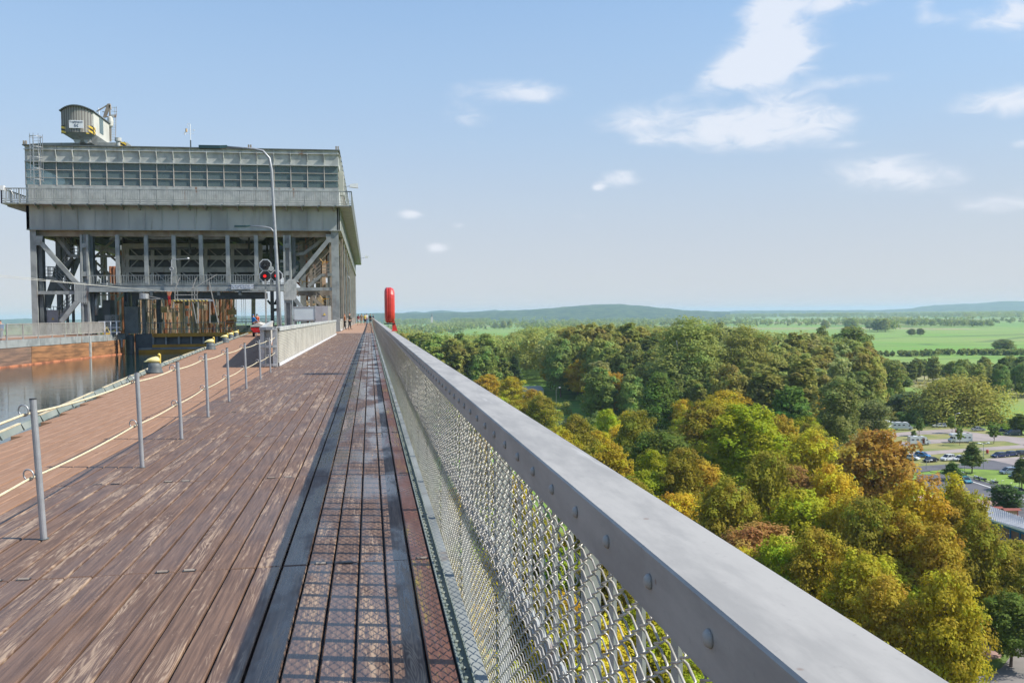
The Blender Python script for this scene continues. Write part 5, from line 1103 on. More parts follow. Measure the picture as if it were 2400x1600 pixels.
# ================================================================== PEOPLE
def skinmesh(name, verts, edges, rad, mat, par, sub=1, root=0):
    me = bpy.data.meshes.new(name); me.from_pydata(verts, edges, []); o = bpy.data.objects.new(name, me); C.objects.link(o); o.parent = par; me.materials.append(MATS[mat])
    sk = o.modifiers.new('Skin', 'SKIN'); sk.use_smooth_shade = True
    for v, r_ in zip(me.skin_vertices[0].data, rad): v.radius = r_ if isinstance(r_, tuple) else (r_, r_)
    me.skin_vertices[0].data[root].use_root = True
    if sub: s = o.modifiers.new('Sub', 'SUBSURF'); s.levels = sub; s.render_levels = sub
    return o
def person(x, y, label, face=0., h=1.75, top='cl_dark', legs='cl_dark', shorts=False, skirt=False, hair='hair_dark', sleeves=True, stride=.12, armL=(0, 0), armR=(0, 0), lean_=0., z=0., pack=None, group='visitors on the walkway', wide=1., longhair=False):
    t = thing('person', label, 'person', (x, y, z), face, group); s = h/1.75; W = wide
    def v(a, b, c): return ((a)*s, (b+lean_*max(0, c-.9))*s, c*s)
    V = [v(0, 0, .95), v(0, 0, 1.12), v(0, 0, 1.32), v(0, 0, 1.45), v(0, -.005, 1.52), v(0, -.015, 1.60), v(0, -.02, 1.70)]
    Rr = [(.155*W, .11), (.14*W, .10), (.17*W, .11), (.12*W, .085), .052, (.072, .088), (.062, .075)]; E_ = [(i, i+1) for i in range(6)]
    def add(p, r_, fr): V.append(p); Rr.append(r_); E_.append((fr, len(V)-1)); return len(V)-1
    for sx, st in ((-1, stride), (1, -stride)):
        a = add(v(.09*sx, 0, .88), .085, 0); a = add(v(.095*sx, st*.5-.02, .50), .055, a); a = add(v(.10*sx, st+.03, .10), .036, a); a = add(v(.105*sx, st-.02, .035), (.04, .03), a); add(v(.11*sx, st-.15, .025), (.036, .02), a)
    for sx, (fwd, out) in ((-1, armL), (1, armR)):
        a = add(v(.18*sx*W, 0, 1.41), .05, 3); e1 = v((.22+out*.5)*sx*W, -fwd*.28, 1.14+abs(fwd)*.06); a = add(e1, .036, a); e2 = v((.21+out*.3)*sx*W, -fwd*.62-.03, .90+abs(fwd)*.38); a = add(e2, .024, a)
        dx = (Vector(e2)-Vector(e1)).normalized(); hp_ = Vector(e2)+dx*.06*s; a = add(tuple(hp_), (.034, .016), a)
        sd_ = dx.orthogonal().normalized()
        for kf, (off, ln_) in enumerate(((-.024, .065), (-.009, .075), (.007, .072), (.022, .058))): add(tuple(hp_+sd_*off*s+dx*ln_*s+Vector((0, -.012, 0))), .008, a)
        add(tuple(hp_+sd_*.035*s-dx*.005), .009, a)
    body = skinmesh('body', V, E_, Rr, 'skin', t)
    # clothing over the body
    V2 = [v(0, 0, .93), v(0, 0, 1.12), v(0, 0, 1.33), v(0, 0, 1.455)]; R2 = [(.172*W, .128), (.158*W, .118), (.188*W, .128), (.125*W, .09)]; E2 = [(0, 1), (1, 2), (2, 3)]
    for sx, (fwd, out) in ((-1, armL), (1, armR)):
        V2.append(v(.185*sx*W, 0, 1.41)); R2.append(.062); E2.append((3, len(V2)-1)); el = v((.22+out*.5)*sx*W, -fwd*.28, 1.14+abs(fwd)*.06); a = Vector(V2[-1]).lerp(Vector(el), 1. if sleeves else .5); V2.append(tuple(a)); R2.append(.05); E2.append((len(V2)-2, len(V2)-1))
        if sleeves: V2.append(v((.21+out*.3)*sx*W, -fwd*.60-.03, .92+abs(fwd)*.38)); R2.append(.036); E2.append((len(V2)-2, len(V2)-1))
    skinmesh('jacket' if sleeves else 'shirt', V2, E2, R2, top, t)
    V3 = [v(0, 0, .98)]; R3 = [(.165*W, .12)]; E3 = []
    if skirt:
        V3 += [v(0, 0, .8), v(0, 0, .52)]; R3 += [(.18*W, .14), (.22*W, .17)]; E3 = [(0, 1), (1, 2)]
    else:
        for sx, st in ((-1, stride), (1, -stride)):
            V3.append(v(.09*sx, 0, .86)); R3.append(.102); E3.append((0, len(V3)-1)); V3.append(v(.096*sx, st*.5-.02, .50)); R3.append(.075); E3.append((len(V3)-2, len(V3)-1))
            if not shorts: V3.append(v(.10*sx, st+.02, .09)); R3.append(.055); E3.append((len(V3)-2, len(V3)-1))
    skinmesh('skirt' if skirt else ('shorts' if shorts else 'trousers'), V3, E3, R3, legs, t)
    hv = [v(0, .025, 1.60), v(0, .012, 1.70), v(0, -.01, 1.755)]; hr = [(.07, .062), (.078, .082), (.055, .06)]
    if longhair: hv.insert(0, v(0, .06, 1.48)); hr.insert(0, (.07, .035))
    skinmesh('hair', hv, [(i, i+1) for i in range(len(hv)-1)], hr, hair, t)
    f_ = MB(); hy = (lean_*.72)
    f_.lathe([(.006, -.02), (.014, 0), (.006, .02)], v(0, -.108, 1.655), 6)
    for sx in (-1, 1): f_.lathe([(.004, -.006), (.009, 0), (.004, .006)], v(.03*sx, -.1, 1.685), 6); f_.lathe([(.012, -.03), (.016, 0), (.012, .03)], v(.078*sx, -.01, 1.665), 6)
    f_.build('face', 'skin', t)
    for sx, st in ((-1, stride), (1, -stride)): m_ = MB(); p = v(.107*sx, st-.07, 0); m_.lathe([(.05, 0), (.052, .03), (.035, .06)], p, 8, .9, 2.2); m_.build('shoe', 'shoe', t)
    if pack:
        m_ = MB(); x0, y0, z0_ = v(0, .17, 1.0); m_.prism([(x0-.14, y0-.07, z0_), (x0+.14, y0-.07, z0_), (x0+.16, y0+.08, z0_+.05), (x0-.16, y0+.08, z0_+.05)], (0, 0, .40)); t2 = m_.build('backpack', pack, None); t2.location = (x, y, z); t2.rotation_euler.z = face; tag(t2, 'dark backpack worn by the teal shirted visitor', 'backpack')
    return t
def at(px_, py_, z=0.): p = G(px_, py_, z); return p.x, p.y
x, y = at(808, 772); person(x, y, 'ginger haired visitor in an orange top and dark trousers at the tower railing', 1.7, 1.68, 'cl_orange', 'cl_dark', hair='hair_ginger', armL=(.5, 0), longhair=True, sleeves=False)
x, y = at(818.5, 772); person(x+.05, y, 'heavy visitor in a long olive jacket and dark trousers leaning beside the tower railing', 1.4, 1.80, 'cl_olive', 'cl_dark', armL=(.6, .05), armR=(.2, .1), wide=1.25, hair='hair_dark')
x, y = at(840, 762.3); person(x, y, 'woman in a maroon top and pale blue skirt walking away', PI+.2, 1.66, 'cl_maroon', 'cl_skirt', skirt=True, longhair=True, sleeves=False)
x, y = at(847.5, 762); person(x, y, 'man in a khaki shirt and beige shorts walking away', PI, 1.8, 'cl_khaki', 'cl_beige', shorts=True, sleeves=False)
x, y = at(855.5, 761.5); person(x, y, 'visitor in a yellow T-shirt and black shorts walking away', PI, 1.74, 'cl_yellow', 'cl_dark', shorts=True, sleeves=False)
x, y = at(859.5, 760); person(x, y, 'visitor in a white shirt and jeans, just ahead of the yellow shirt', PI, 1.84, 'cl_white', 'cl_jeans', sleeves=False)
x, y = at(868.3, 761.5); person(x, y, 'visitor in a teal shirt and black shorts with a backpack', PI-.1, 1.78, 'cl_teal', 'cl_dark', shorts=True, sleeves=False, pack='cl_dark')
x, y = at(876, 757.5); person(x, y, 'visitor in navy leaning his forearm on the railing', -PI/2, 1.76, 'cl_navy', 'cl_dark', armR=(.75, 0), armL=(.7, 0), lean_=-.18)
x, y = at(594, 769, -.1); person(x, y, 'person in a bright blue jacket by the canal gate', 2.6, 1.72, 'cl_blue', 'cl_dark', armL=(.5, .1), hair='cl_blue', group='people on the quay') if False else None
q = FP(594, 762, 84); person(q.x, 84, 'person in a bright blue hooded jacket beside the canal gate', 2.2, 1.70, 'cl_blue', 'cl_dark', armL=(.5, .1), armR=(.4, 0), hair='cl_blue', group='people on the quay')
q = FP(601.5, 762, 84); person(q.x, 84.4, 'person in an orange vest and white trousers beside the blue jacket', 2.8, 1.74, 'cl_vest', 'cl_white', group='people on the quay', sleeves=False)
q = FP(2, 790, 70); person(q.x, 70, 'person in a bright blue jacket at the left edge behind the railing', 0, 1.4, 'cl_blue', 'cl_jeans', group='people on the quay')
# ================================================================== TREES
def np_mesh(name, V, Fq, mat, tint=None):
    me = bpy.data.meshes.new(name); nv = len(V); nf = len(Fq)
    me.vertices.add(nv); me.vertices.foreach_set('co', V.astype(np.float32).ravel())
    me.loops.add(nf*4); me.loops.foreach_set('vertex_index', Fq.astype(np.int32).ravel())
    me.polygons.add(nf); me.polygons.foreach_set('loop_start', np.arange(0, nf*4, 4, dtype=np.int32)); me.polygons.foreach_set('loop_total', np.full(nf, 4, dtype=np.int32))
    me.update(calc_edges=True); me.materials.append(MATS[mat])
    if tint is not None: a = me.attributes.new('tint', 'FLOAT', 'POINT'); a.data.foreach_set('value', tint.astype(np.float32))
    return me
def leaf_quads(Cn, N, size, rg):
    """one small quad per centre, facing N, randomly turned"""
    n = len(Cn); N = N/np.linalg.norm(N, axis=1, keepdims=True); A = rg.normal(size=(n, 3)); X = np.cross(N, A); X /= np.linalg.norm(X, axis=1, keepdims=True)+1e-9; Y = np.cross(N, X)
    s = size*(.6+.8*rg.random(n))[:, None]; a = s*.5; b_ = s*(.28+.2*rg.random((n, 1)))
    V = np.stack([Cn-X*a, Cn-Y*b_, Cn+X*a, Cn+Y*b_], 1).reshape(-1, 3); return V
def crown(name, kind, h, r, base, nclump, nleaf, size, seed, droop=0.):
    """crown of total height h above `base`, radius r: leafy clumps round the ends of limbs"""
    rg = np.random.default_rng(seed); cs = []; tries = 0
    def env(t):
        if kind == 'round': return math.sqrt(max(0, 1-(2*t-.85)**2/1.35)) if t < 1 else 0
        if kind == 'dome': return min(1, 1.25*math.sqrt(max(0, 1-t**2.2)))*(.72+.28*min(1, t/.25))
        if kind == 'cone': return (1-t)**.75*(.55+.45*min(1, t/.15))+.06
        if kind == 'tall': return .95*math.sin(PI*min(1, (t*.88+.10)))**.55
        if kind == 'weep': return min(1, 1.15*math.sqrt(max(0, 1-t**2.5)))
        return 1
    while len(cs) < nclump and tries < nclump*60:
        tries += 1; t_ = rg.random()**.85; e = env(t_)
        a = rg.random()*2*PI; q = (rg.random()**.45)*e*(.88+.24*rg.random())*(1+.16*math.sin(3*a+seed)+.1*math.sin(5*a+2*seed+6*t_))
        p = np.array([math.cos(a)*q*r*.86, math.sin(a)*q*r*.86, base+(h-base)*t_*.96])
        rc = r*rg.uniform(.17, .30)*(1.-.3*t_)
        if all(np.linalg.norm(p-c[0]) > .46*(rc+c[1]) for c in cs): cs.append((p, rc, t_))
    Vs = []; ti = []; per = max(8, nleaf//len(cs)); wsum = sum(c[1]**2 for c in cs)
    for p, rc, t_ in cs:
        k = max(6, int(nleaf*rc*rc/wsum)); D = rg.normal(size=(k, 3)); D /= np.linalg.norm(D, axis=1, keepdims=True); D[:, 2] = np.where(D[:, 2] < -.35, -D[:, 2], D[:, 2])
        rad = rc*(.55+.55*rg.random(k)**.5)[:, None]*(1+.3*np.sin(D[:, :1]*5+D[:, 1:2]*4+seed))
        Cn = p+D*rad*np.array([1, 1, .92]); 
        if droop: Cn[:, 2] -= droop*rc*rg.random(k)**2*2.2
        out = Cn-np.array([0, 0, base+(h-base)*.4]); out /= np.linalg.norm(out, axis=1, keepdims=True)+1e-9
        N = D*.8+out*.5+np.array([0, 0, .4])+rg.normal(size=(k, 3))*.38
        Vs.append(leaf_quads(Cn, N, size, rg)); ti.append(np.repeat(np.full(k, np.clip(rg.normal(.5, .24), 0, 1))+rg.normal(size=k)*.06, 4))
    k = nleaf//5; t_ = rg.random(k)*.86; a = rg.random(k)*2*PI; e = np.array([env(q) for q in t_])*(.30+.42*rg.random(k)**.6); Cn = np.stack([np.cos(a)*e*r, np.sin(a)*e*r, base+(h-base)*t_], 1)
    Vs.append(leaf_quads(Cn, rg.normal(size=(k, 3)), size*1.7, rg)); ti.append(np.full(4*k, .35))
    V = np.concatenate(Vs); me = np_mesh(name, V, np.arange(len(V)).reshape(-1, 4), 'leaves', np.clip(np.concatenate(ti), 0, 1.2)); return me, cs
def trunk_mesh(h, base, r, cs, seed, w0, pale=False, multi=1):
    rr_ = random.Random(seed); b = MB()
    for m_ in range(multi):
        ox = (m_-(multi-1)/2)*r*.25; pts = [(ox*.3, 0, -1.5), (ox*.5, 0, 0), (ox+rr_.uniform(-.2, .2), rr_.uniform(-.2, .2), base*.8), (ox*1.8+rr_.uniform(-.4, .4), rr_.uniform(-.4, .4), base+(h-base)*.35), (ox*2.2+rr_.uniform(-.5, .5), rr_.uniform(-.5, .5), base+(h-base)*.75)]
        b.tube(pts, [w0*1.25, w0, w0*.8, w0*.5, w0*.18], 8)
        for p, rc, t_ in rr_.sample(cs, min(len(cs), 12 if multi == 1 else 8)):
            z0 = max(base*.7, min(p[2]-rc*.5, base+(h-base)*.65)-rr_.uniform(.5, 2.5)); b.tube([(ox, 0, z0), (ox*.5+p[0]*.5, p[1]*.5, (z0+p[2])/2+.3), tuple(p)], [w0*.32, w0*.2, w0*.06], 5)
    return b
PROTO = {}
def proto(key, kind, h, r, base, nc, nl, size, seed, droop=0., w0=.3, bark='bark', multi=1):
    me, cs = crown('crown', kind, h, r, base, nc, nl, size, seed, droop); b = trunk_mesh(h, base, r, cs, seed, w0, multi=multi)
    tm = bpy.data.meshes.new('trunk'); tm.from_pydata(b.v, [], b.f); tm.materials.append(MATS[bark]); tm.shade_smooth(); PROTO[key] = (me, tm, h, r)
for i in range(4): proto('maple%d' % i, 'round', 20, 6.6, 4.5, 95, 15000, .40, 20+i*3)
proto('mapleC', 'cone', 20, 6.6, 4., 95, 14000, .40, 47); proto('mapleD', 'dome', 18, 7., 4., 90, 14000, .40, 51)
for i in range(3): proto('wood%d' % i, 'round', 20, 5.4, 4, 62, 6200, .62, 60+i*5)
for i in range(2): proto('tall%d' % i, 'tall', 24, 4.6, 5, 66, 6200, .62, 80+i*7, w0=.32)
proto('dome0', 'dome', 18, 6.6, 3, 66, 6200, .66, 97)
proto('poplar', 'tall', 30, 10., 7, 130, 17000, .52, 111, w0=.5, bark='bark_pale', multi=3)
for i in range(2): proto('birch%d' % i, 'tall', 19, 4.4, 3.5, 75, 9500, .34, 120+i, .9, .2, 'bark_pale')
proto('willow', 'weep', 17, 11, .8, 150, 17000, .50, 131, .8, .5)
proto('spruce', 'cone', 22, 3.6, 1.5, 80, 6000, .5, 140, .5, .25)
for i in range(2): proto('bush%d' % i, 'dome', 5, 3.6, .1, 34, 3600, .42, 150+i, 0, .1)
proto('sapling', 'tall', 7.5, 1.6, 2.3, 22, 1300, .34, 160, 0, .07); proto('parktree', 'cone', 11, 3.6, 2.8, 46, 4200, .36, 166, 0, .16); proto('evergreen', 'round', 11, 3.2, .6, 50, 4600, .36, 171, 0, .2)
def tree(key, x, y, h, label, group, col, wr=None, name='tree', zg=None, cat='tree', rz=None, zoff=0):
    cm_, tm_, H0, R0 = PROTO[key]; zg = ground(x, y) if zg is None else zg; s = h/H0; sw = (wr/R0) if wr else s
    t = thing(name, label, cat, (x, y, zg+zoff), rnd.random()*6.28 if rz is None else rz, group); t.scale = (sw, sw, s)
    c = bpy.data.objects.new('crown', cm_); C.objects.link(c); c.parent = t; c.color = (*col, 1)
    k = bpy.data.objects.new('trunk', tm_); C.objects.link(k); k.parent = t; return t
OL = (.24, .21, .024); YG = (.37, .30, .024); OR = (.31, .19, .035); BG = (.27, .30, .018); DG = (.125, .165, .028); YB = (.36, .265, .028); RB = (.33, .195, .06)
def jit(c, a=.12): k = 1+rnd.uniform(-a, a); return (c[0]*k*(1+rnd.uniform(-a, a)*.7), c[1]*k, c[2]*k)
NEAR = [  # x of the top, y of the top, crown width in the photograph, height, kind, tone, words
 (1351, 972, 92, 17, 'maple0', OL, 'small olive green round tree just beyond the railing, left of the domed green one'),
 (1427, 1040, 120, 16, 'maple1', YG, 'yellow green tree cut off by the railing, left of the domed green one'),
 (1552, 1010, 175, 17, 'mapleD', DG, 'broad domed green tree in the middle of the front row'),
 (1543, 872, 160, 23, 'mapleC', DG, 'tall pointed dark green tree rising behind the domed one'),
 (1644, 1078, 120, 14, 'maple2', YB, 'small yellow brown tree leaning against the bright green one'),
 (1746, 944, 225, 23, 'maple3', BG, 'tallest bright yellow green tree in the centre of the autumn trees'),
 (1700, 916, 130, 21, 'maple0', YG, 'green topped tree just behind the tallest bright green one'),
 (1652, 942, 150, 20, 'maple2', OL, 'brownish olive tree between the pointed dark tree and the bright green one'),
 (1823, 974, 130, 19, 'maple1', YB, 'brown tinged tree right behind the bright green one'),
 (1903, 1008, 150, 19, 'maple2', YG, 'golden green tree left of the big rust coloured crown'),
 (1780, 1228, 215, 14, 'mapleD', RB, 'low reddish brown tree touching the railing in the lower middle'),
 (1861, 1094, 130, 15, 'maple0', RB, 'small reddish tree between the bright green and golden trees'),
 (2050, 1003, 212, 22, 'maple3', OR, 'largest rust orange crown beside the car park'),
 (1290, 864, 50, 17, 'maple1', YB, 'small golden tree in front of the dark wood, left'),
 (1364, 867, 85, 18, 'maple2', YB, 'golden brown tree left of the pointed dark green one'),
 (1425, 876, 110, 19, 'mapleD', YB, 'wide golden tree standing behind the golden brown one'),
 (1462, 862, 85, 19, 'maple0', YG, 'yellow crowned tree directly left of the pointed dark green tree'),
 (1198, 893, 66, 15, 'maple3', YG, 'yellow green tree left of the grey roof'),
 (1249, 912, 66, 15, 'maple1', YB, 'golden tree in front of the grey roof'),
 (1099, 862, 66, 16, 'maple2', YG, 'golden green tree peeping over the railing, second from its far end'),
 (1070, 845, 56, 16, 'maple0', YB, 'golden tree peeping over the railing, nearest its far end'),
 (1142, 894, 70, 14, 'maple1', YB, 'brown gold tree peeping over the railing left of the yellow green one'),
 (1212, 935, 80, 14, 'maple3', OL, 'olive tree directly beside the railing below the grey roof'),
 (1268, 926, 90, 16, 'maple0', OL, 'leafy green and gold tree below the grey roof'),
 (1880, 1150, 190, 17, 'maple1', BG, 'bright green tree right above the low reddish one'),
 (1990, 1165, 150, 17, 'maple0', YG, 'yellow green tree in front of the rust orange crown'),
 (2131, 1206, 165, 17, 'maple2', YB, 'brown tipped tree in the lower right, in front'),
 (2017, 1287, 150, 16, 'maple3', YG, 'olive gold tree above the end of the railing'),
 (2221, 1333, 165, 17, 'maple1', YG, 'yellow green tree over the pink path in the lower right corner'),
 (2375, 1268, 110, 13, 'maple0', OL, 'green tree at the right edge below the blue framed building'),
 (2151, 1130, 190, 20, 'maple0', YG, 'large yellow green tree below the teal car'),
 (2236, 1106, 120, 20, 'mapleC', YG, 'pointed yellow green tree next to the driving teal car'),
 (2268, 1146, 90, 19, 'maple3', OL, 'dark olive tree at the left end of the grey roofed building'),
 (2032, 1163, 150, 19, 'mapleD', OL, 'olive tree below the rust orange crown'),
 (2290, 1205, 120, 17, 'maple2', OL, 'green brown tree in front of the grey roofed building'),
 (1490, 960, 110, 20, 'maple3', OL, 'olive tree between the golden trees and the domed green one'),
 (1600, 1050, 110, 17, 'maple0', OL, 'olive tree filling the gap right of the domed green one'),
 (1700, 1120, 150, 18, 'maple2', OL, 'dark olive tree below the tallest bright green one'),
 (1800, 1060, 140, 21, 'maple0', OL, 'green tree right of the tallest bright green one'),
 (1950, 1090, 140, 19, 'maple1', YG, 'golden green tree left below the rust orange crown'),
 (2370, 1390, 90, 9, 'maple2', DG, 'dark green low tree at the right edge by the road'),
 (2070, 1350, 140, 15, 'maple0', YB, 'brown gold tree touching the railing in the lower right'),
 (1310, 1000, 90, 15, 'maple2', YG, 'yellow tree cut by the railing below the small olive one'),
 (1920, 1240, 160, 16, 'mapleD', YB, 'golden brown tree between the reddish tree and the lower right trees'),
 (2200, 1230, 130, 17, 'maple0', YB, 'brown gold tree in front of the large yellow green one'),
]
placed = []
for (px, py, wpx, h, k, col, lab) in NEAR:
    # distance at which a tree of this height standing on the valley floor reaches that line of sight
    yh = PXY(CAM+Vector((math.sin(YAW), math.cos(YAW), 0))*100)[1]; dh = ray(px, py); zt_ = ZG+h; tt = (zt_-H)/dh.z; p = CAM+dh*tt
    wm_ = wpx/2*tt/F*1.0; wr = min(10.5, max(4.4, wm_*1.1)); 
    tree(k, p.x, p.y, h, lab, 'autumn trees below the canal bridge', jit(col), wr); placed.append((p.x, p.y, wr*.62))
# lower trees between and under them
rq = random.Random(31); fill = 0; tries = 0
FK = ['maple0', 'maple1', 'maple2', 'maple3', 'mapleD']
while fill < 88 and tries < 20000:
    tries += 1; px = rq.uniform(960, 2330); D = rq.uniform(38, 330) if fill > 40 else rq.uniform(38, 140); e = AD(px, 740, 1)-CAM; x, y = e.x*D, e.y*D; yb_ = PXY((x, y, ZG))[1]
    if px > 1930 and D > 128: continue
    if px > 2080 and yb_ > 1330: continue
    if px > 2200 or x < 6.5: continue
    if any((x-a)**2+(y-b)**2 < (r_*.75+2.6)**2 for a, b, r_ in placed): continue
    h = rq.uniform(10.5, 14.5); col = rq.choice([OL, YG, YG, BG, BG]); tree(rq.choice(FK), x, y, h, 'lower olive and golden tree filling a gap between the taller autumn trees', 'lower trees among the autumn trees', jit(col, .15), rq.uniform(4.6, 6.)); placed.append((x, y, 3.6)); fill += 1
# special trees
def spec(key, px, py, h, wr, label, col, D=None, name='tree', group=None, zg=None):
    dh = ray(px, py)
    if D: p = CAM+dh*D; z0 = p.z-h
    else: tt = (ZG+h-H)/dh.z; p = CAM+dh*tt; z0 = None
    g_ = ground(p.x, p.y)
    if D: h = p.z-g_
    t = tree(key, p.x, p.y, h, label, group, col, wr, name); placed.append((p.x, p.y, wr*.7)); return t
FG = (.225, .255, .065); FD = (.165, .20, .05); FO = (.235, .235, .055); FP_ = (.27, .30, .11); SG = (.30, .35, .20)
spec('poplar', 1612, 748, 33, 18, 'huge grey green poplar with several pale trunks towering over the autumn trees', FG, D=345)
spec('poplar', 1745, 768, 30, 14, 'second big grey green poplar right of the huge one', FO, D=350)
spec('tall0', 1800, 860, 21, 9, 'loose brownish green tree below the second poplar', FO, D=300)
spec('birch0', 1965, 878, 24, 9, 'tall weeping birch with hanging yellowish twigs beside the camper vans', (.19, .21, .06), D=270)
spec('birch1', 2045, 935, 17, 7.5, 'smaller pale birch just left of the white camper van', (.18, .20, .07), D=285)
spec('tall1', 1880, 838, 26, 7.5, 'slender tree with a bare pale top left of the weeping birch', FO, D=300)
spec('wood0', 1850, 905, 18, 8, 'bright green leafy tree under the slender one', (.11, .18, .03), D=285)
spec('wood2', 2010, 870, 20, 8.5, 'dark green tree behind the weeping birch', FD, D=330)
spec('spruce', 1168, 820, 27, 6, 'dark spruce at the left front of the wood', (.06, .10, .03), D=452); spec('spruce', 1205, 832, 22, 5, 'second dark spruce beside the first, slightly lower', (.06, .10, .035), D=448)
spec('wood1', 1395, 800, 25, 13, 'wide pale silvery willow like crown in the wood', SG, D=455); spec('dome0', 1480, 818, 20, 9, 'silver grey round crown in front of the wood', SG, D=400)
spec('dome0', 1995, 766, 20, 16, 'dark rounded tree at the right end of the long wood', FD, D=520); spec('willow', 2248, 880, 17, 19, 'broad willow with a yellow top behind the car park', (.28, .265, .055), D=345)
spec('dome0', 2130, 918, 13, 8, 'grey green round shrub tree left of the broad willow', (.13, .17, .07), D=370)
# wood in the middle distance
SKY = [(880, 770), (930, 767), (1000, 769), (1060, 774), (1160, 773), (1195, 775), (1225, 760), (1300, 754), (1450, 753), (1560, 756), (1700, 757), (1800, 768), (1900, 772), (1960, 782), (2030, 800), (2070, 850), (2120, 872), (2600, 872)]
def lerp(t_, x):
    for (a, b), (c, d) in zip(t_, t_[1:]):
        if x <= c: return b+(d-b)*(max(0, x-a))/(c-a)
    return t_[-1][1]
rw = random.Random(21); cand = []
for k in range(16000):
    px = rw.uniform(880, 2480); D = rw.uniform(235, 640)
    e = AD(px, 740, 1)-CAM; x, y = e.x*D, e.y*D
    if px > 2030:                                           # right hand strip of wood behind the willow
        if not (430 < D < 560): continue
        if px < 2110 and D < 440: continue
        if 2105 < px < 2225 and D < 520: continue
    else:
        near = 300 if px > 1560 else (335 if px > 1400 else (400 if px < 1170 or px > 1300 else 455))
        if D < near or (px > 1780 and D < 330): continue
    cand.append((D, px, x, y))
woods = []; cell = {}
for D, px, x, y in cand:
    sp_ = 8.6 if D < 420 else 9.6
    if any((x-a)**2+(y-b)**2 < (r_+4)**2 for a, b, r_ in placed): continue
    ci, cj = int(x//10), int(y//10); ok = True
    for i in (-1, 0, 1):
        for j in (-1, 0, 1):
            for (a, b) in cell.get((ci+i, cj+j), ()):
                if (a-x)**2+(b-y)**2 < sp_*sp_: ok = False
    if ok: cell.setdefault((ci, cj), []).append((x, y)); woods.append((D, px, x, y))
woods.sort()
kinds = [('wood0', 'round dark green tree of the wood behind the autumn trees'), ('wood1', 'round dark green tree of the wood behind the autumn trees'), ('wood2', 'round dark green tree of the wood behind the autumn trees'), ('tall0', 'tall grey green tree of the wood behind the autumn trees'), ('tall1', 'tall grey green tree of the wood behind the autumn trees'), ('dome0', 'broad crowned tree of the wood behind the autumn trees')]
indiv = 0; rest = []
for D, px, x, y in woods:
    g_ = ground(x, y); right = px > 2030
    h = rw.uniform(15, 21) if right else rw.uniform(20, 27)+(3 if D > 380 else 0)
    yt = lerp(SKY, px)+rw.uniform(0, 9); zmax = (CAM+ray(px, yt)*D).z-g_
    if right: zmax = (CAM+ray(px, 838+rw.uniform(-6, 22))*D).z-g_
    h = min(h, zmax) if zmax > 9 else 9
    if not right and D > 420: h = max(9, min(36, zmax)-rw.uniform(0, 2.5))
    k, lb_ = kinds[rw.randrange(6)]
    col = rw.choice([FG, FG, FD, FO, FO, FP_]) if not right else rw.choice([FG, FD, (.12, .16, .05)])
    if right: lb_ = lb_.replace('behind the autumn trees', 'beyond the broad willow')
    visible = D < 470 or right or zmax > 0 and h > zmax-6
    if indiv < 235 and (D < 440 or right): tree(k, x, y, h, lb_, 'trees of the '+('right hand wood' if right else 'long wood'), jit(col, .16), h*.30 if k.startswith('tall') else h*.33); indiv += 1
    else: rest.append((x, y, g_, h, col))
def stuffwood(name, items, leaf, per, label=None):
    """many far crowns as one mesh; returns one object per tone"""
    rg = np.random.default_rng(5); tones = {}
    for (x, y, g_, h, col) in items: tones.setdefault(tuple(col), []).append((x, y, g_, h))
    for col, L_ in tones.items():
        Vs = []; ti = []
        for (x, y, g_, h) in L_:
            r = h*rg.uniform(.36, .56); ncl = rg.integers(9, 14)
            for c in range(ncl):
                a = rg.random()*6.28; q = rg.random()**.5*r*.75; t_ = rg.random(); z = g_+h*(.22+.62*t_); q *= (1-.55*max(0, t_-.45)/.55)
                rc = r*rg.uniform(.28, .48); k = max(4, per//ncl); D_ = rg.normal(size=(k, 3)); D_ /= np.linalg.norm(D_, axis=1, keepdims=True); D_[:, 2] = np.abs(D_[:, 2])*1.1-.15
                Cn = np.array([x+math.cos(a)*q, y+math.sin(a)*q, z])+D_*rc*(.7+.35*rg.random((k, 1))); N = D_+np.array([0, 0, .5])+rg.normal(size=(k, 3))*.35
                Vs.append(leaf_quads(Cn, N, leaf*(.8 if h < 8 else 1), rg)); ti.append(np.full(4*k, np.clip(rg.normal(.5, .22), 0, 1)))
        V = np.concatenate(Vs); me = np_mesh(name, V, np.arange(len(V)).reshape(-1, 4), 'leaves', np.concatenate(ti)); o = bpy.data.objects.new(name, me); C.objects.link(o); o.color = (*col, 1); o['kind'] = 'stuff'
stuffwood('wood', rest, 1.15, 900)
# undergrowth of the wood edges and scrub behind the car park
rb_ = random.Random(9); bushes = []
SCR0 = [(2105, 968, 3.5), (2128, 975, 4), (2152, 962, 3.8), (2172, 968, 4), (2196, 972, 3.6), (2150, 985, 4), (2118, 985, 3.8), (2176, 988, 3.6), (2235, 985, 4.2), (2262, 985, 4), (2290, 978, 4.8), (2318, 985, 4.2), (2335, 1000, 3), (2210, 990, 3.6), (2088, 950, 4), (2060, 940, 4.5), (2075, 915, 5), (2100, 905, 4.5), (2085, 900, 6), (2128, 940, 4), (2105, 930, 6.5), (2060, 890, 5), (2045, 875, 6), (2150, 912, 4), (2180, 900, 5), (2072, 870, 6), (2120, 885, 5)]
SCR = [(x_, min(y_, 996-27*h_/3.6 if 2080 < x_ < 2345 else y_), h_) for x_, y_, h_ in SCR0 if not (2125 < x_ < 2200 and y_ < 950)]
for i, (px, py, hh) in enumerate(SCR):
    dh = ray(px, py); tt = (ZG+hh-H)/dh.z; p = CAM+dh*tt; tree('bush%d' % (i % 2), p.x, p.y, hh*1.15, 'leafy shrub of the scrub between the car park and the wood', 'shrubs behind the car park', jit(rb_.choice([FG, DG, (.13, .19, .05), FO]), .2), hh*1.05, name='shrub', cat='shrub')
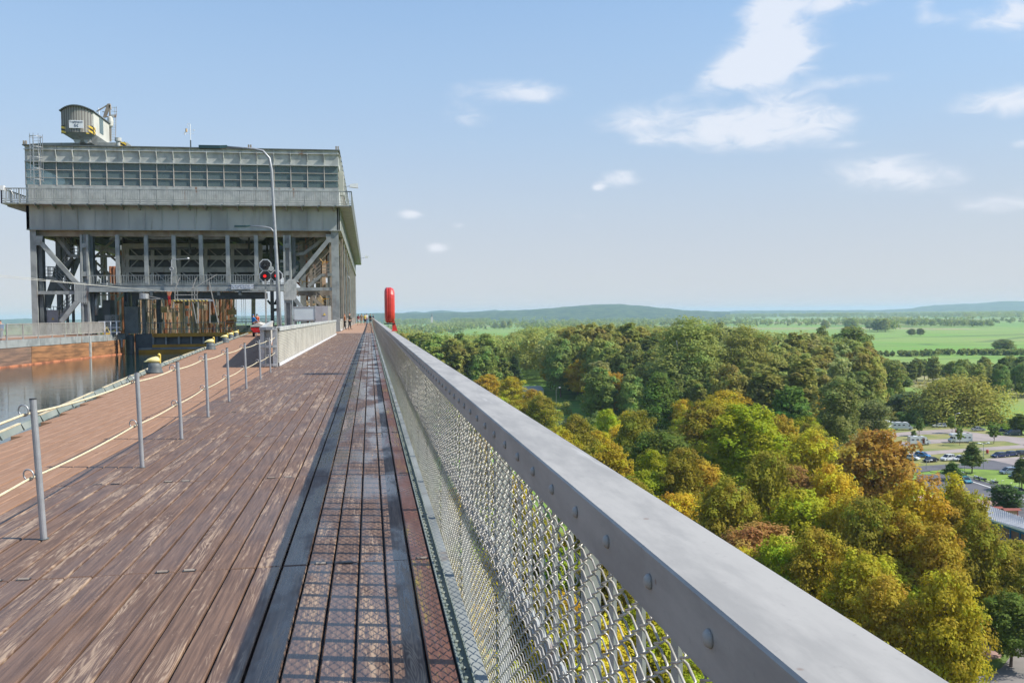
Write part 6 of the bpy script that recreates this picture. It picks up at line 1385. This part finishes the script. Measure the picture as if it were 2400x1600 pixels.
for k in range(70):
    px = rb_.uniform(1020, 1900); D = rb_.uniform(290, 380); e = AD(px, 740, 1)-CAM; x, y = e.x*D, e.y*D
    if any((x-a)**2+(y-b)**2 < r_*r_ for a, b, r_ in placed): continue
    bushes.append((x, y, ground(x, y), rb_.uniform(5, 10), rb_.choice([FG, FD, FO])))
# trees standing alone in the meadows, measured one by one
far_t = [(2352, 795, 60, 920, 'broad dark green tree standing alone in the bright meadow at the right', FD), (2137, 770, 22, 1500, 'left one of two small round trees in the middle of the meadow', FD), (2157, 769, 22, 1500, 'right one of two small round trees in the middle of the meadow', FD),
 (2057, 748, 34, 1800, 'dark green bushy tree left of the field grove', FD), (2075, 746, 30, 1780, 'grey green tree in the field grove', FG), (1994, 746, 40, 2100, 'round tree at the left of the meadow groves', FG), (2038, 749, 26, 2000, 'light green tree behind the field grove', FP_), (1935, 750, 24, 2100, 'small round tree alone on the pale meadow', FG),
 (1990, 768, 70, 620, 'dark spreading tree on the edge of the meadow above the wood', FD), (1927, 764, 46, 640, 'leaning dark tree at the left meadow edge', FD), (1160, 755, 12, 2600, 'small dark tree in the far pale field', FG), (1180, 752, 18, 2600, 'dark round tree beside the small one in the far field', FG), (1195, 750, 14, 2650, 'third dark tree in the far field', FG)]
for (px, py, wpx, D, lb_, col) in far_t:
    p = CAM+ray(px, py)*D; r_ = wpx/2*D/F; h = p.z-ZG; h = max(6, h); tree('dome0', p.x, p.y, h, lb_, None, jit(col), r_, zg=ground(p.x, p.y))
# far woods and hedgerows
items = []; rf = random.Random(77)
def hedge(x0, x1, ytop, ybase, dens, col, spread=.12):
    for k in range(int(dens*1.9)):
        u = rf.random(); px = x0+(x1-x0)*u; d_ = ray(px, ybase(u) if callable(ybase) else ybase); tt = (ZG-H)/d_.z*(1+rf.uniform(0, spread)); p = CAM+d_*tt
        top = CAM+ray(px, (ytop(u) if callable(ytop) else ytop)+rf.uniform(-1, 2.5))*tt; items.append((p.x, p.y, ZG, max(5, min(32, top.z-ZG)), col))
hedge(2128, 2325, lambda u: 746+u*5, 767, 90, FD); hedge(2052, 2100, 749, 778, 16, FD); hedge(1975, 2130, 744, 765, 40, FG); hedge(2325, 2400, 735, 745, 30, FG); hedge(2090, 2130, 741, 762, 16, FP_)
hedge(1480, 1980, 728, 742, 420, FG, .5); hedge(1500, 2000, 731, 747, 300, FD, .25); hedge(1940, 2480, 728, 741, 420, FG, .5); hedge(1900, 2480, 731, 745, 200, FD, .2); hedge(2240, 2480, 724, 741, 140, FD, .2); hedge(2260, 2480, 728, 748, 50, FG, .1); hedge(1700, 1720, 731, 752, 5, FG); hedge(1540, 1590, 733, 752, 14, FG)
hedge(900, 1260, 739, 751, 260, FG, .45); hedge(900, 1500, 736, 746, 300, FD, .5); hedge(925, 1020, 744, 760, 34, FG, .2); hedge(1010, 1062, 755, 772, 24, FP_, .1); hedge(1058, 1150, 744, 762, 60, FD, .12); hedge(1062, 1150, 752, 766, 26, FG, .05); hedge(1200, 1300, 740, 756, 40, FG, .2); hedge(1170, 1212, 744, 759, 10, FD, .05); hedge(905, 1000, 746, 764, 26, FD, .1); hedge(1240, 1520, 734, 749, 220, FG, .4)
for k in range(2600):
    px = rf.uniform(880, 2480); D = rf.uniform(2500, 5600); e = AD(px, 740, 1)-CAM; x, y = e.x*D, e.y*D
    if math.sin(x*.0021+1.3*math.sin(y*.0016))+math.sin(y*.0031+x*.0007) > .15: items.append((x, y, ZG, rf.uniform(12, 24), rf.choice([FG, FD])))
for k in range(2300):                                       # belts of trees on the plain beyond the long wood
    px = rf.uniform(880, 1640); yb2 = 740+44*rf.random()**1.2; d_ = ray(px, yb2); tt = (ZG-H)/d_.z
    if tt < 0 or tt > 7500: continue
    if 1120 < px < 1215 and 761 < yb2 < 774 or 960 < px < 1010 and 762 < yb2 < 768: continue
    p = CAM+d_*tt
    if math.sin(p.x*.011+p.y*.002)+math.sin(p.y*.0042-p.x*.003) > .95: continue
    items.append((p.x, p.y, ZG, rf.uniform(9, 19), rf.choice([FG, FD, FG, FP_])))
hedge(2170, 2480, lambda u: 824, 833, 60, FD, .04); hedge(2000, 2200, 826, 836, 20, FD, .03)
for k in range(500):
    px = rf.uniform(-120, 400); D = rf.uniform(2500, 6800); e = AD(px, 740, 1)-CAM; items.append((e.x*D, e.y*D, ZG, rf.uniform(12, 22), FG))
stuffwood('far_wood', items, 3.8, 80); stuffwood('undergrowth', bushes, .7, 700)
# far village roofs among the trees, and its church spire
vil = [(975, 754, 10), (985, 748, 8), (1038, 747.5, 9), (1058, 747, 10), (1199, 746.5, 10), (1206, 748, 9), (1352, 746.5, 12), (1360, 745.5, 9), (930, 752, 8), (1162, 760, 8), (1110, 741, 6), (2240, 734, 8)]
for i, (px, py, w_) in enumerate(vil):
    D = (G(px, py+7, ZG)-CAM).dot(fw); p = CAM+ray(px, py)*D; s = w_/2*D/F; t = thing('village_house', ('pale house with a red roof far off in the village, number of roofs around it small' if False else 'tiny red roofed pale house far off among the hazy trees'), 'house', (p.x, p.y, ZG), .3*i, 'red roofed houses of the far village'); hz_ = p.z-ZG
    b = MB(); b.box(-s, s, -5, 5, 0, hz_-3); b.build('wall', 'wallpale', t); b = MB(); b.prism([(-s-.5, -6, hz_-3), (-s-.5, 6, hz_-3), (-s-.5, 0, hz_+2)], (2*s+1, 0, 0)); b.build('roof', 'roof_red', t)
D = 3600; p = CAM+ray(1012, 734)*D; t = thing('church', 'slim dark church spire of the far village', 'church', (p.x, p.y, ZG)); b = MB(); b.box(-4, 4, -4, 4, 0, p.z-ZG-14); b.build('tower', 'wallpale', t); b = MB(); b.prism([(-4.4, -4.4, p.z-ZG-14), (4.4, -4.4, p.z-ZG-14), (4.4, 4.4, p.z-ZG-14), (-4.4, 4.4, p.z-ZG-14)], (0, 0, 1)); b.lathe([(4.5, 0), (.2, 15)], (0, 0, p.z-ZG-13), 8); b.build('spire', 'steel_dark', t)

# ================================================================== BUILDINGS IN THE VALLEY
def fr(px, py, z): return G(px, py, z)
bd = wthing('pavilion', 'long low building with light grey corrugated roof and blue frames at the right edge', 'building', G(2340, 1230, ZG))
A1 = fr(2296, 1178, -37.0); A2 = fr(2312, 1187, -37.0); A3 = fr(2400, 1217, -37.); u = (A3-A2).normalized(); A3 = A2+u*46; C2 = fr(2341, 1223.7, -38.2); C3 = fr(2400, 1243.5, -38.2); v_ = (C3-C2).normalized(); C0 = C2-v_*7; C4 = C2+v_*44
b = MB(); b.prism([A1, A3, C4, C0], (0, 0, .12)); b.build('roof', 'roof_grey', bd)
b = MB(); n = 90
for k in range(n): f = k/n; p = A1.lerp(A3, f); q = C0.lerp(C4, f); b.bar(p+Vector((0, 0, .15)), q+Vector((0, 0, .15)), .09, .06)
b.build('roof_ribs', 'roof_grey', bd); b = MB(); b.bar(C0+Vector((0, 0, -.05)), C4+Vector((0, 0, -.05)), .12, .3); b.build('gutter', 'white', bd)
inn = Vector((-v_.y, v_.x, 0)); inn = inn if inn.dot(A3-C4) > 0 else -inn
w0_ = C0+inn*1.4; w1_ = C4+inn*1.4; b = MB(); b.prism([(w0_.x, w0_.y, ZG), (w1_.x, w1_.y, ZG), (w1_.x, w1_.y, -38.15), (w0_.x, w0_.y, -38.15)], inn*.3); b.build('wall', 'brick_pink', bd)
b = MB(); k = 0
while k < 20:
    p = w0_.lerp(w1_, (k+.3)/20)-inn*.1; b.bar((p.x, p.y, ZG), (p.x, p.y, -38.5), .32, .2); k += 1
for z in (ZG+.35, -39.1): b.bar((w0_.x-inn.x*.1, w0_.y-inn.y*.1, z), (w1_.x-inn.x*.1, w1_.y-inn.y*.1, z), .2, .35)
b.build('blue_frame', 'blue', bd)
b = MB()
for k in range(9): o_ = -inn*(1.2+k*.75); b.bar(w0_+o_+Vector((0, 0, ZG+.75-w0_.z)), w1_+o_+Vector((0, 0, ZG+.75-w1_.z)), .22, .06)
b.build('blue_slats', 'blue', bd)
bq = wthing('hall_roof', 'pale grey flat roofed hall half hidden among golden trees on the left', 'building', AD(1243, 912, 330)); q0, q1, q2, q3 = (AD(x, y, d_) for x, y, d_ in ((1180, 916, 432), (1268, 907, 438), (1275, 912, 412), (1180, 922, 405)))
b = MB(); zz_ = AD(1243, 911, 425).z; Q = [Vector((q.x, q.y, zz_)) for q in (q0, q1, q2, q3)]; b.prism(Q, (0, 0, .5)); b.build('roof', 'roof_grey', bq); b = MB(); b.prism([Vector((q.x, q.y, ZG)) for q in Q], (0, 0, zz_-ZG)); b.build('wall', 'wallpale', bq)
def shelter(px0, px1, pyt, pyb, lab):
    a = G(px0, pyb, ZG); c = G(px1, pyb, ZG); tt = (a-CAM).dot(fw); ht = (CAM+ray(px0, pyt)*tt).z-ZG; t = wthing('information_shelter', lab, 'shelter', a, 'red roofed shelters by the forecourt'); u = (c-a).normalized(); n_ = Vector((-u.y, u.x, 0))
    b = MB(); b.prism([a-u*.4-n_*.9+Vector((0, 0, ht-.35)), a-u*.4+n_*.9+Vector((0, 0, ht-.35)), a-u*.4+Vector((0, 0, ht))], (c-a)+u*.8); b.build('roof', 'wood_red', t)
    for p in (a, c): b = MB(); b.bar(p, p+Vector((0, 0, ht-.2)), .18); b.build('post', 'wood_red', t)
    b = MB(); b.bar(a+Vector((0, 0, ht*.5)), c+Vector((0, 0, ht*.5)), .08, ht*.55); b.build('board', 'wood_tan', t)
shelter(2354, 2385, 1190, 1209, 'red roofed wooden map shelter with a yellow board by the round tree'); shelter(2314, 2344, 1186, 1201, 'red roofed wooden shelter half hidden behind the pavilion roof')

# ================================================================== VEHICLES
def wheels(t, xs, w_, r_, wid=.2):
    for x in xs:
        for s in (-1, 1):
            b = MB(); b.tube([(x, s*(w_-wid), r_), (x, s*w_, r_)], r_, 14); wh = b.build('wheel', 'tyre', t); b = MB(); b.tube([(x, s*(w_-.02), r_), (x, s*(w_+.012), r_)], r_*.62, 10); b.build('rim', 'rim', wh)
def loft(t, prof, roof, mat, wbase, tumble=.12, nm='body'):
    """car shell: side profile (x, z) up to the waist at full width, narrower greenhouse above"""
    b = MB(); n = len(prof); b.add([(x, -wbase, z) for x, z in prof]+[(x, wbase, z) for x, z in prof], [tuple(range(n)), tuple(range(n, 2*n))]+[(i, (i+1) % n, n+(i+1) % n, n+i) for i in range(n)])
    return b.build(nm, mat, t)
def car(x, y, ang, mat, label, kind='hatch', L=4.3, hh=1.47, group='cars in the car park'):
    t = thing('car', label, 'car', (x, y, ZG+.1), ang, group); W = .87; q = L/2; wz = .88 if hh < 1.6 else 1.0
    lower = [(-q, .28), (-q+.02, .62), (-q+.12, wz-.02), (q-1.25, wz), (q-.45, wz-.14), (q-.06, .62), (q, .40), (q-.05, .24), (-q+.05, .22)]
    loft(t, lower, None, mat, W)
    P_ = {'hatch': [(-q+.15, wz), (-q+.42, hh-.08), (-q+.8, hh), (.35, hh), (1.15*q/2.1, wz)], 'estate': [(-q+.10, wz), (-q+.32, hh-.06), (-q+.6, hh), (.3, hh), (1.1*q/2.1, wz)], 'sedan': [(-q+.75, wz), (-q+1.35, hh-.03), (-.2, hh), (.3, hh-.02), (1.2*q/2.1, wz)], 'coupe': [(-q+.4, wz), (-q+1.2, hh-.03), (-.1, hh), (.3, hh-.04), (1.2*q/2.1, wz)], 'mpv': [(-q+.08, wz), (-q+.22, hh-.1), (-q+.5, hh), (.45, hh), (q-.75, wz)]}[kind]
    n = len(P_); wn = W-.17; b = MB(); vs = [(x_, -W+.03 if z < wz+.01 else -wn, z) for x_, z in P_]+[(x_, W-.03 if z < wz+.01 else wn, z) for x_, z in P_]; b.add(vs, [tuple(range(n)), tuple(range(n, 2*n))]+[(i, (i+1) % n, n+(i+1) % n, n+i) for i in range(n)]); cb = b.build('cabin', 'carglass', t)
    b = MB(); r_ = [p for p in P_ if p[1] > hh-.12]; x0, x1 = r_[0][0], r_[-1][0]; b.box(x0-.02, x1+.02, -wn-.01, wn+.01, hh-.045, hh+.012)
    for s in (-1, 1):
        for (xa, za), (xb, zb) in ((P_[0], P_[1]), (P_[-1], P_[-2])): b.bar((xa, s*(W-.02), za), (xb, s*(wn+.01), zb), .09, .06)
        xm = (x0+x1)/2; b.bar((xm, s*(W-.02), wz), (xm, s*(wn+.012), hh-.03), .08, .04); b.bar((x0+.3, s*(W-.02), wz), (x0+.35, s*(wn+.012), hh-.03), .10, .04) if kind in ('estate', 'mpv') else None
    b.build('roof', mat, t); wheels(t, (-q+.82, q-.86), W+.01, .33)
    for s in (-1, 1):
        b = MB(); b.box(q-.2, q-.03, s*.62-.16, s*.62+.16, .60, .74); b.build('headlight', 'headlight', t); b = MB(); b.box(-q-.015, -q+.08, s*.70-.12, s*.70+.12, .62, .90); b.build('tail_light', 'tail', t); b = MB(); b.box(.62, .78, s*(W+.0)-.0, s*(W+.16), wz-.02, wz+.13) if s > 0 else b.box(.62, .78, -W-.16, -W, wz-.02, wz+.13); b.build('mirror', mat, t)
    b = MB(); b.box(-q-.02, -q+.0, -.26, .26, .48, .58); b.build('number_plate', 'white', t)
    return t
def camper(x, y, ang, label, overcab=True, L=6.8, door=False):
    t = thing('motorhome', label, 'motorhome', (x, y, ZG+.1), ang, 'white motorhomes in the car park'); W = 1.12; q = L/2; hh = 2.95 if overcab else 2.75
    if overcab: prof = [(-q, .42), (-q, hh-.08), (-q+.1, hh), (q-1.0, hh), (q-.55, hh-.12), (q-.28, hh-.45), (q-.5, 2.02), (q-1.45, 1.95), (q-1.55, .42)]
    else: prof = [(-q, .42), (-q, hh-.08), (-q+.1, hh), (q-2.1, hh), (q-1.5, hh-.16), (q-1.2, 2.3), (q-1.55, 1.3), (q-1.55, .42)]
    loft(t, prof, None, 'car_white', W, nm='living_body'); cabp = [(q-1.6, .32), (q-1.6, 2.05), (q-1.15, 2.1), (q-.62, 1.38), (q-.1, 1.12), (q, .75), (q, .32)]; loft(t, cabp, None, 'car_white', .98, nm='cab')
    b = MB(); b.prism([(q-1.13, -.9, 2.06), (q-1.13, .9, 2.06), (q-.6, .93, 1.42), (q-.6, -.93, 1.42)], (.035, 0, .03)); b.build('windscreen', 'carglass', t); b = MB(); b.box(q-.02, q+.04, -.9, .9, .32, .62); b.build('bumper', 'black', t)
    for s in (-1, 1):
        b = MB(); b.prism([(q-1.5, s*.985, 1.35), (q-.85, s*.985, 1.35), (q-1.2, s*.985, 1.95), (q-1.5, s*.985, 1.95)], (0, s*.012, 0)); b.build('cab_window', 'carglass', t)
        for xw in (-q+.9, -q+2.4, -q+3.9): b = MB(); b.box(xw-.38, xw+.38, min(s*W, s*(W+.015)), max(s*W, s*(W+.015)), 1.55, 2.0); wq = b.build('window', 'carglass', t); b = MB(); b.box(xw-.42, xw+.42, min(s*W, s*(W+.05)), max(s*W, s*(W+.05)), 1.98, 2.07); b.build('blind', 'white', wq)
        b = MB(); b.box(q-.12, q+.01, s*.72-.15, s*.72+.15, .78, .98); b.build('headlight', 'headlight', t)
    b = MB(); b.box(-q+.6, -q+1.3, -.4, .4, hh, hh+.1); b.box(-.4, .4, -.35, .35, hh, hh+.12); b.build('roof_hatch', 'carglass', t)
    if door: b = MB(); b.box(.6, 1.2, -W-.03, -W-.005, .5, 2.3); b.build('door_opening', 'wood_red', t); b = MB(); b.bar((1.22, -W-.05, .5+.9), (1.22, -W-.65, .5+.9), .04, 1.8); b.build('door', 'car_white', t)
    wheels(t, (-q+1.5, q-.9), 1.0, .36, .24); return t
def gp(px, py): p = G(px, py, ZG); return p.x, p.y
def hd(dx, dy): return math.atan2(dy, dx)       # heading from a ground direction
def gang(a, b): p = G(*a, ZG); q = G(*b, ZG); return math.atan2(q.y-p.y, q.x-p.x)
right = gang((2100, 1060), (2200, 1057)); left_ = right+PI
x, y = gp(2114, 1007); camper(x, y, right-.35, 'white low profile motorhome facing right at the far side of the car park', False, 7.0)
x, y = gp(2154, 1042); camper(x, y, right-.12, 'white motorhome with its side door open, half hidden by the rust orange tree', False, 6.6, True)
x, y = gp(2250, 1037); camper(x, y, left_-.12, 'white motorhome with an overcab bunk facing left in the middle lane', True, 7.0)
x, y = gp(2066, 1003); camper(x, y, right-1.0, 'white motorhome mostly hidden by the pale birch', True, 6.2)
x, y = gp(2043, 1001); camper(x, y, right-1.0, 'white motorhome hidden behind birch twigs, left of the one by the pale birch', True, 6.2) if False else car(x, y, right-1.1, 'car_white', 'white car glinting through the birch twigs', 'estate')
x, y = gp(2002, 1003); camper(x, y, right-.8, 'light motorhome glimpsed through the weeping birch', False, 6.5)
x, y = gp(2202, 1001); car(x, y, left_-.1, 'car_white', 'white estate car parked alone against the scrub', 'estate', 4.7, 1.48)
x, y = gp(2293, 1009.5); car(x, y, right-.15, 'car_silver', 'silver saloon car near the upper right of the car park', 'sedan', 4.5)
x, y = gp(2345, 1013); car(x, y, right-.4, 'car_navy', 'dark car half hidden behind a staked young tree', 'hatch')
x, y = gp(2374, 1020); camper_ = car(x, y, left_, 'van_green', 'dark green van at the right edge under the trees', 'mpv', 5.1, 1.98)
x, y = gp(2162, 1071); car(x, y, right-1.0, 'car_blue', 'bright blue car beside the rust orange tree', 'hatch')
x, y = gp(2181, 1082.5); car(x, y, left_+.25, 'car_black', 'black coupe parked left of the white off roader', 'coupe', 4.4, 1.38)
x, y = gp(2221, 1079); car(x, y, left_+.3, 'car_white', 'white off roader between the black coupe and another white car', 'estate', 4.4, 1.7)
x, y = gp(2250, 1079.5); car(x, y, left_+.45, 'car_white', 'white saloon right beside the white off roader', 'sedan', 4.4)
x, y = gp(2341, 1071.5); car(x, y, left_+.2, 'car_navy', 'dark navy estate, left one of three dark cars in a row', 'estate', 4.6)
x, y = gp(2367, 1069); car(x, y, left_+.25, 'car_navy', 'dark blue hatchback, middle one of three dark cars in a row', 'hatch', 4.3)
x, y = gp(2389, 1067.5); car(x, y, left_+.3, 'car_black', 'black car, right one of three dark cars in a row', 'estate', 4.4)
x, y = gp(2303, 1073); car(x, y, left_+.3, 'car_white', 'white car mostly hidden behind the park tree', 'hatch', 4.0) if False else None
x, y = gp(2364, 1110.5); car(x, y, left_+.05, 'car_steelblue', 'silver blue people carrier on the grass edge at the right', 'mpv', 4.5, 1.72)
x, y = gp(2386, 1121); car(x, y, left_, 'car_darkteal', 'dark teal car parked below the silver blue people carrier', 'sedan', 4.4)
x, y = gp(2402, 1125); car(x, y, left_, 'car_steelblue', 'grey blue car cut by the right edge of the photo', 'hatch', 4.2)
x, y = gp(2262, 1131); car(x, y, gang((2250, 1128), (2280, 1139)), 'car_teal', 'light teal car driving along the near road', 'hatch', 4.2)
x, y = gp(2137, 1077); car(x, y, right-1, 'car_white', 'white car seen through the rust orange crown', 'hatch')
def moto(px, py, label, mat='car_white', ang=0.):
    x, y = gp(px, py); t = thing('motorcycle', label, 'motorcycle', (x, y, ZG+.14), ang, 'motorcycles parked along the kerb')
    for xx in (-.72, .75): b = MB(); b.torus((xx, 0, .32), (0, 1, 0), .27, .06, 14, 6); b.tube([(xx, -.05, .32), (xx, .05, .32)], .1, 8); b.build('wheel', 'tyre', t)
    b = MB(); b.tube([(-.6, 0, .62), (-.2, 0, .74), (.2, 0, .82), (.5, 0, .74)], [.12, .15, .2, .1], 8); b.add([(.35, -.2, .75), (.35, .2, .75), (.62, .1, 1.1), (.62, -.1, 1.1), (.85, 0, .7)], [(0, 1, 2, 3), (0, 3, 4), (1, 4, 2), (2, 4, 3), (0, 4, 1)]); b.build('fairing', mat, t)
    b = MB(); b.box(-.65, .0, -.14, .14, .74, .84); b.build('seat', 'black', t); b = MB(); b.box(-.3, .3, -.16, .16, .3, .62); b.bar((.75, 0, .32), (.45, 0, 1.0), .08); b.bar((-.72, 0, .32), (-.2, 0, .45), .08); b.bar((.42, -.35, 1.02), (.42, .35, 1.02), .04); b.bar((0, .1, .3), (-.1, .32, 0), .03); b.build('engine_frame', 'lamp_grey', t)
    for s in (-1, 1): b = MB(); b.box(-.95, -.4, s*.34-.1, s*.34+.1, .5, .8); b.build('pannier', 'black', t)
    return t
moto(2258, 1115.5, 'white motorcycle behind the teal car', 'car_white', 1.9); moto(2290, 1125, 'white touring motorcycle left of a slimmer one', 'car_white', 2.0); moto(2302, 1128.5, 'slim grey motorcycle right of the white touring one', 'car_silver', 2.1); moto(2329, 1135.5, 'white and dark motorcycle standing alone mid kerb', 'car_white', 2.0)
moto(2384, 1151, 'white motorcycle next to the round dark tree', 'car_white', 2.1); moto(2394, 1154, 'dark motorcycle at the right edge', 'car_black', 2.0); moto(2251, 1111, 'dark motorcycle under the bushy young tree', 'car_black', 1.9)
for i, (px, py) in enumerate(((2332, 1128), (2350, 1131), (2370, 1137), (2384, 1142))):
    x, y = gp(px, py+4); b = MB(); b.tube([(-.45, 0, 0), (-.45, 0, .75), (-.3, 0, .95), (.3, 0, .95), (.45, 0, .75), (.45, 0, 0)], .04, 6); o = b.build('bicycle_stand', 'galv'); o.location = (x, y, ZG+.1); o.rotation_euler.z = .2; tag(o, 'grey hoop stand on the lawn behind the motorcycles', 'bicycle stand', 'hoop stands on the lawn')
# lamps, bins, sign, park trees
def plamp(px, pyb, pyt, label, double=False, side=1):
    p = G(px, pyb, ZG); D = (p-CAM).dot(fw); h = (CAM+ray(px, pyt)*D).z-ZG; t = thing('lamp_post', label, 'lamp post', (p.x, p.y, ZG), 0, 'grey lamp posts of the car park'); b = MB(); b.tube([(0, 0, 0), (0, 0, h-.3)], [.1, .06], 8)
    for s in ((-1, 1) if double else (side,)): b.tube([(0, 0, h-.3), (s*.7, 0, h-.05), (s*1.2, 0, h)], .05, 6)
    b.build('pole', 'galv', t)
    for s in ((-1, 1) if double else (side,)): b = MB(); b.lathe([(.1, -.12), (.36, -.04), (.34, .06), (.12, .14)], (s*1.45, 0, h+.02), 12, 1.25, .8); b.build('lamp_head', 'white', t)
plamp(2239, 1014, 968, 'tall single lamp post at the far edge beside the willow'); plamp(2305, 1099, 1037.5, 'double headed lamp post on the lawn island', True); plamp(2171, 1100, 1078, 'single lamp post in front of the black coupe'); plamp(2390, 1150, 1095, 'lamp post beside the tree at the right edge', False, -1); plamp(2240, 1098, 1083, 'thin short post lamp at the road edge', False, 1) if False else None
plamp(1868, 1020, 972, 'lamp post head showing between the dark trees, left of the birch'); plamp(1304, 985, 908, 'small lamp post near the pale hall roof')
for px, py, lb_ in ((2314, 1064, 'red litter bin on the pole beside the lane'), (2242, 1016, 'red bin above the middle motorhome')):
    p = G(px, py, ZG); t = thing('litter_bin', lb_, 'bin', (p.x, p.y, ZG), 0, 'red bins'); b = MB(); b.lathe([(.32, .35), (.36, .4), (.36, 1.25), (.3, 1.35)], (0, 0, 0), 12); b.build('body', 'red_paint', t); b = MB(); b.tube([(.36, 0, 0), (.36, 0, 1.4)], .04, 6); b.box(-.2, .2, -.2, .2, 0, .36); b.build('stand', 'galv', t)
p = G(2261, 1108, ZG); D = (p-CAM).dot(fw); t = thing('direction_sign', 'green direction sign with a white symbol on thin posts by the road', 'sign', (p.x, p.y, ZG), -.15); zt_ = (CAM+ray(2261, 1090)*D).z-ZG; b = MB(); b.box(-.95, .95, -.03, .03, zt_, zt_+.75); sb = b.build('sign_plate', 'green_sign', t); b = MB(); b.box(-.8, -.68, -.045, -.032, zt_+.12, zt_+.62); b.box(-.84, -.64, -.045, -.032, zt_+.12, zt_+.2); b.build('symbol', 'white', sb)
for k in range(2): b = MB(); b.box(-.5, .8-.2*k, -.045, -.032, zt_+.2+.22*k, zt_+.26+.22*k); b.build('symbol', 'white', sb) if False else None
b = MB(); b.tube([(0, .05, 0), (0, .05, zt_+.9)], .05, 6); b.build('post', 'galv', t); b = MB(); b.prism([(-.2, -.02, zt_+.8), (.2, -.02, zt_+.8), (0, -.02, zt_+1.1)], (0, .04, 0)); b.build('top_sign', 'green_sign', t)
PT = [('parktree', 2278, 1109, 1035, 3.9, 'dark park tree with a ragged crown on the lawn island', (.10, .13, .03)), ('sapling', 2155, 1021.5, 977, 1.8, 'staked young tree between the two left motorhomes', (.13, .19, .05)), ('sapling', 2231, 1015.5, 972, 1.7, 'staked young tree left of the tall single lamp post', (.17, .22, .04)), ('sapling', 2249, 1044, 994, 1.3, 'thin young tree in front of the overcab motorhome', (.16, .22, .04)), ('sapling', 2329, 1039, 986, 2.3, 'young tree with a pointed crown at the bend of the lane', (.14, .20, .04)), ('sapling', 2142, 1030, 1007, 1.2, 'thin young tree by the open door motorhome', (.12, .19, .05)),
 ('parktree', 2232, 1126, 1081, 3.4, 'bushy young tree left of the green direction sign', (.11, .17, .04)), ('evergreen', 2359, 1193, 1133, 4.2, 'round dense dark green tree by the map shelter', (.07, .12, .035)), ('parktree', 2395, 1150, 1068, 3.6, 'dark tree at the right edge below the dark cars', (.09, .12, .03)), ('wood0', 2395, 1018, 970, 5., 'dark tree above the green van at the right edge', DG), ('bush0', 2358, 1008, 994, 3.5, 'light green shrub above the green van', (.2, .27, .04))]
for key, px, pb, pt, wr, lb_, col in PT:
    p = G(px, pb, ZG); D = (p-CAM).dot(fw); h = (CAM+ray(px, pt)*D).z-ZG; tree(key, p.x, p.y, h, lb_, None, col, wr, name='young_tree' if key == 'sapling' else 'tree')
# hand rail on the verge in the corner
a = G(2252, 1560, ZG); c = G(2316, 1553, ZG); b = MB(); b.bar(a+Vector((0, 0, .8)), c+Vector((0, 0, .8)), .1)
for u_ in (0, .33, .66, 1): p = a.lerp(c, u_); b.bar(p, p+Vector((0, 0, .8)), .07)
tag(b.build('verge_rail', 'galv'), 'low pale metal rail on the grass verge in the lower right corner', 'rail')
p = G(2194, 1575, ZG); b = MB(); b.bar(p, p+Vector((0, 0, 1.6)), .07); b.box(p.x-.2, p.x+.2, p.y-.05, p.y+.05, ZG+1.2, ZG+1.6); tag(b.build('verge_sign', 'steel_dark'), 'thin dark sign post on the grass verge left of the low rail', 'sign')

# ================================================================== AIR
b = MB(); b.box(-15500, 15500, -15500, 15500, ZG-1.5, 60); hz_o = b.build('haze', 'white', kind='stuff')
hm = bpy.data.materials.new('haze'); hm.use_nodes = True; t = hm.node_tree; t.nodes.clear(); o = t.nodes.new('ShaderNodeOutputMaterial'); pv = t.nodes.new('ShaderNodeVolumePrincipled')
pv.inputs['Color'].default_value = (.58, .77, 1., 1); pv.inputs['Density'].default_value = .85e-4; pv.inputs['Anisotropy'].default_value = .1; t.links.new(pv.outputs[0], o.inputs['Volume']); hz_o.data.materials.clear(); hz_o.data.materials.append(hm)
rebase()
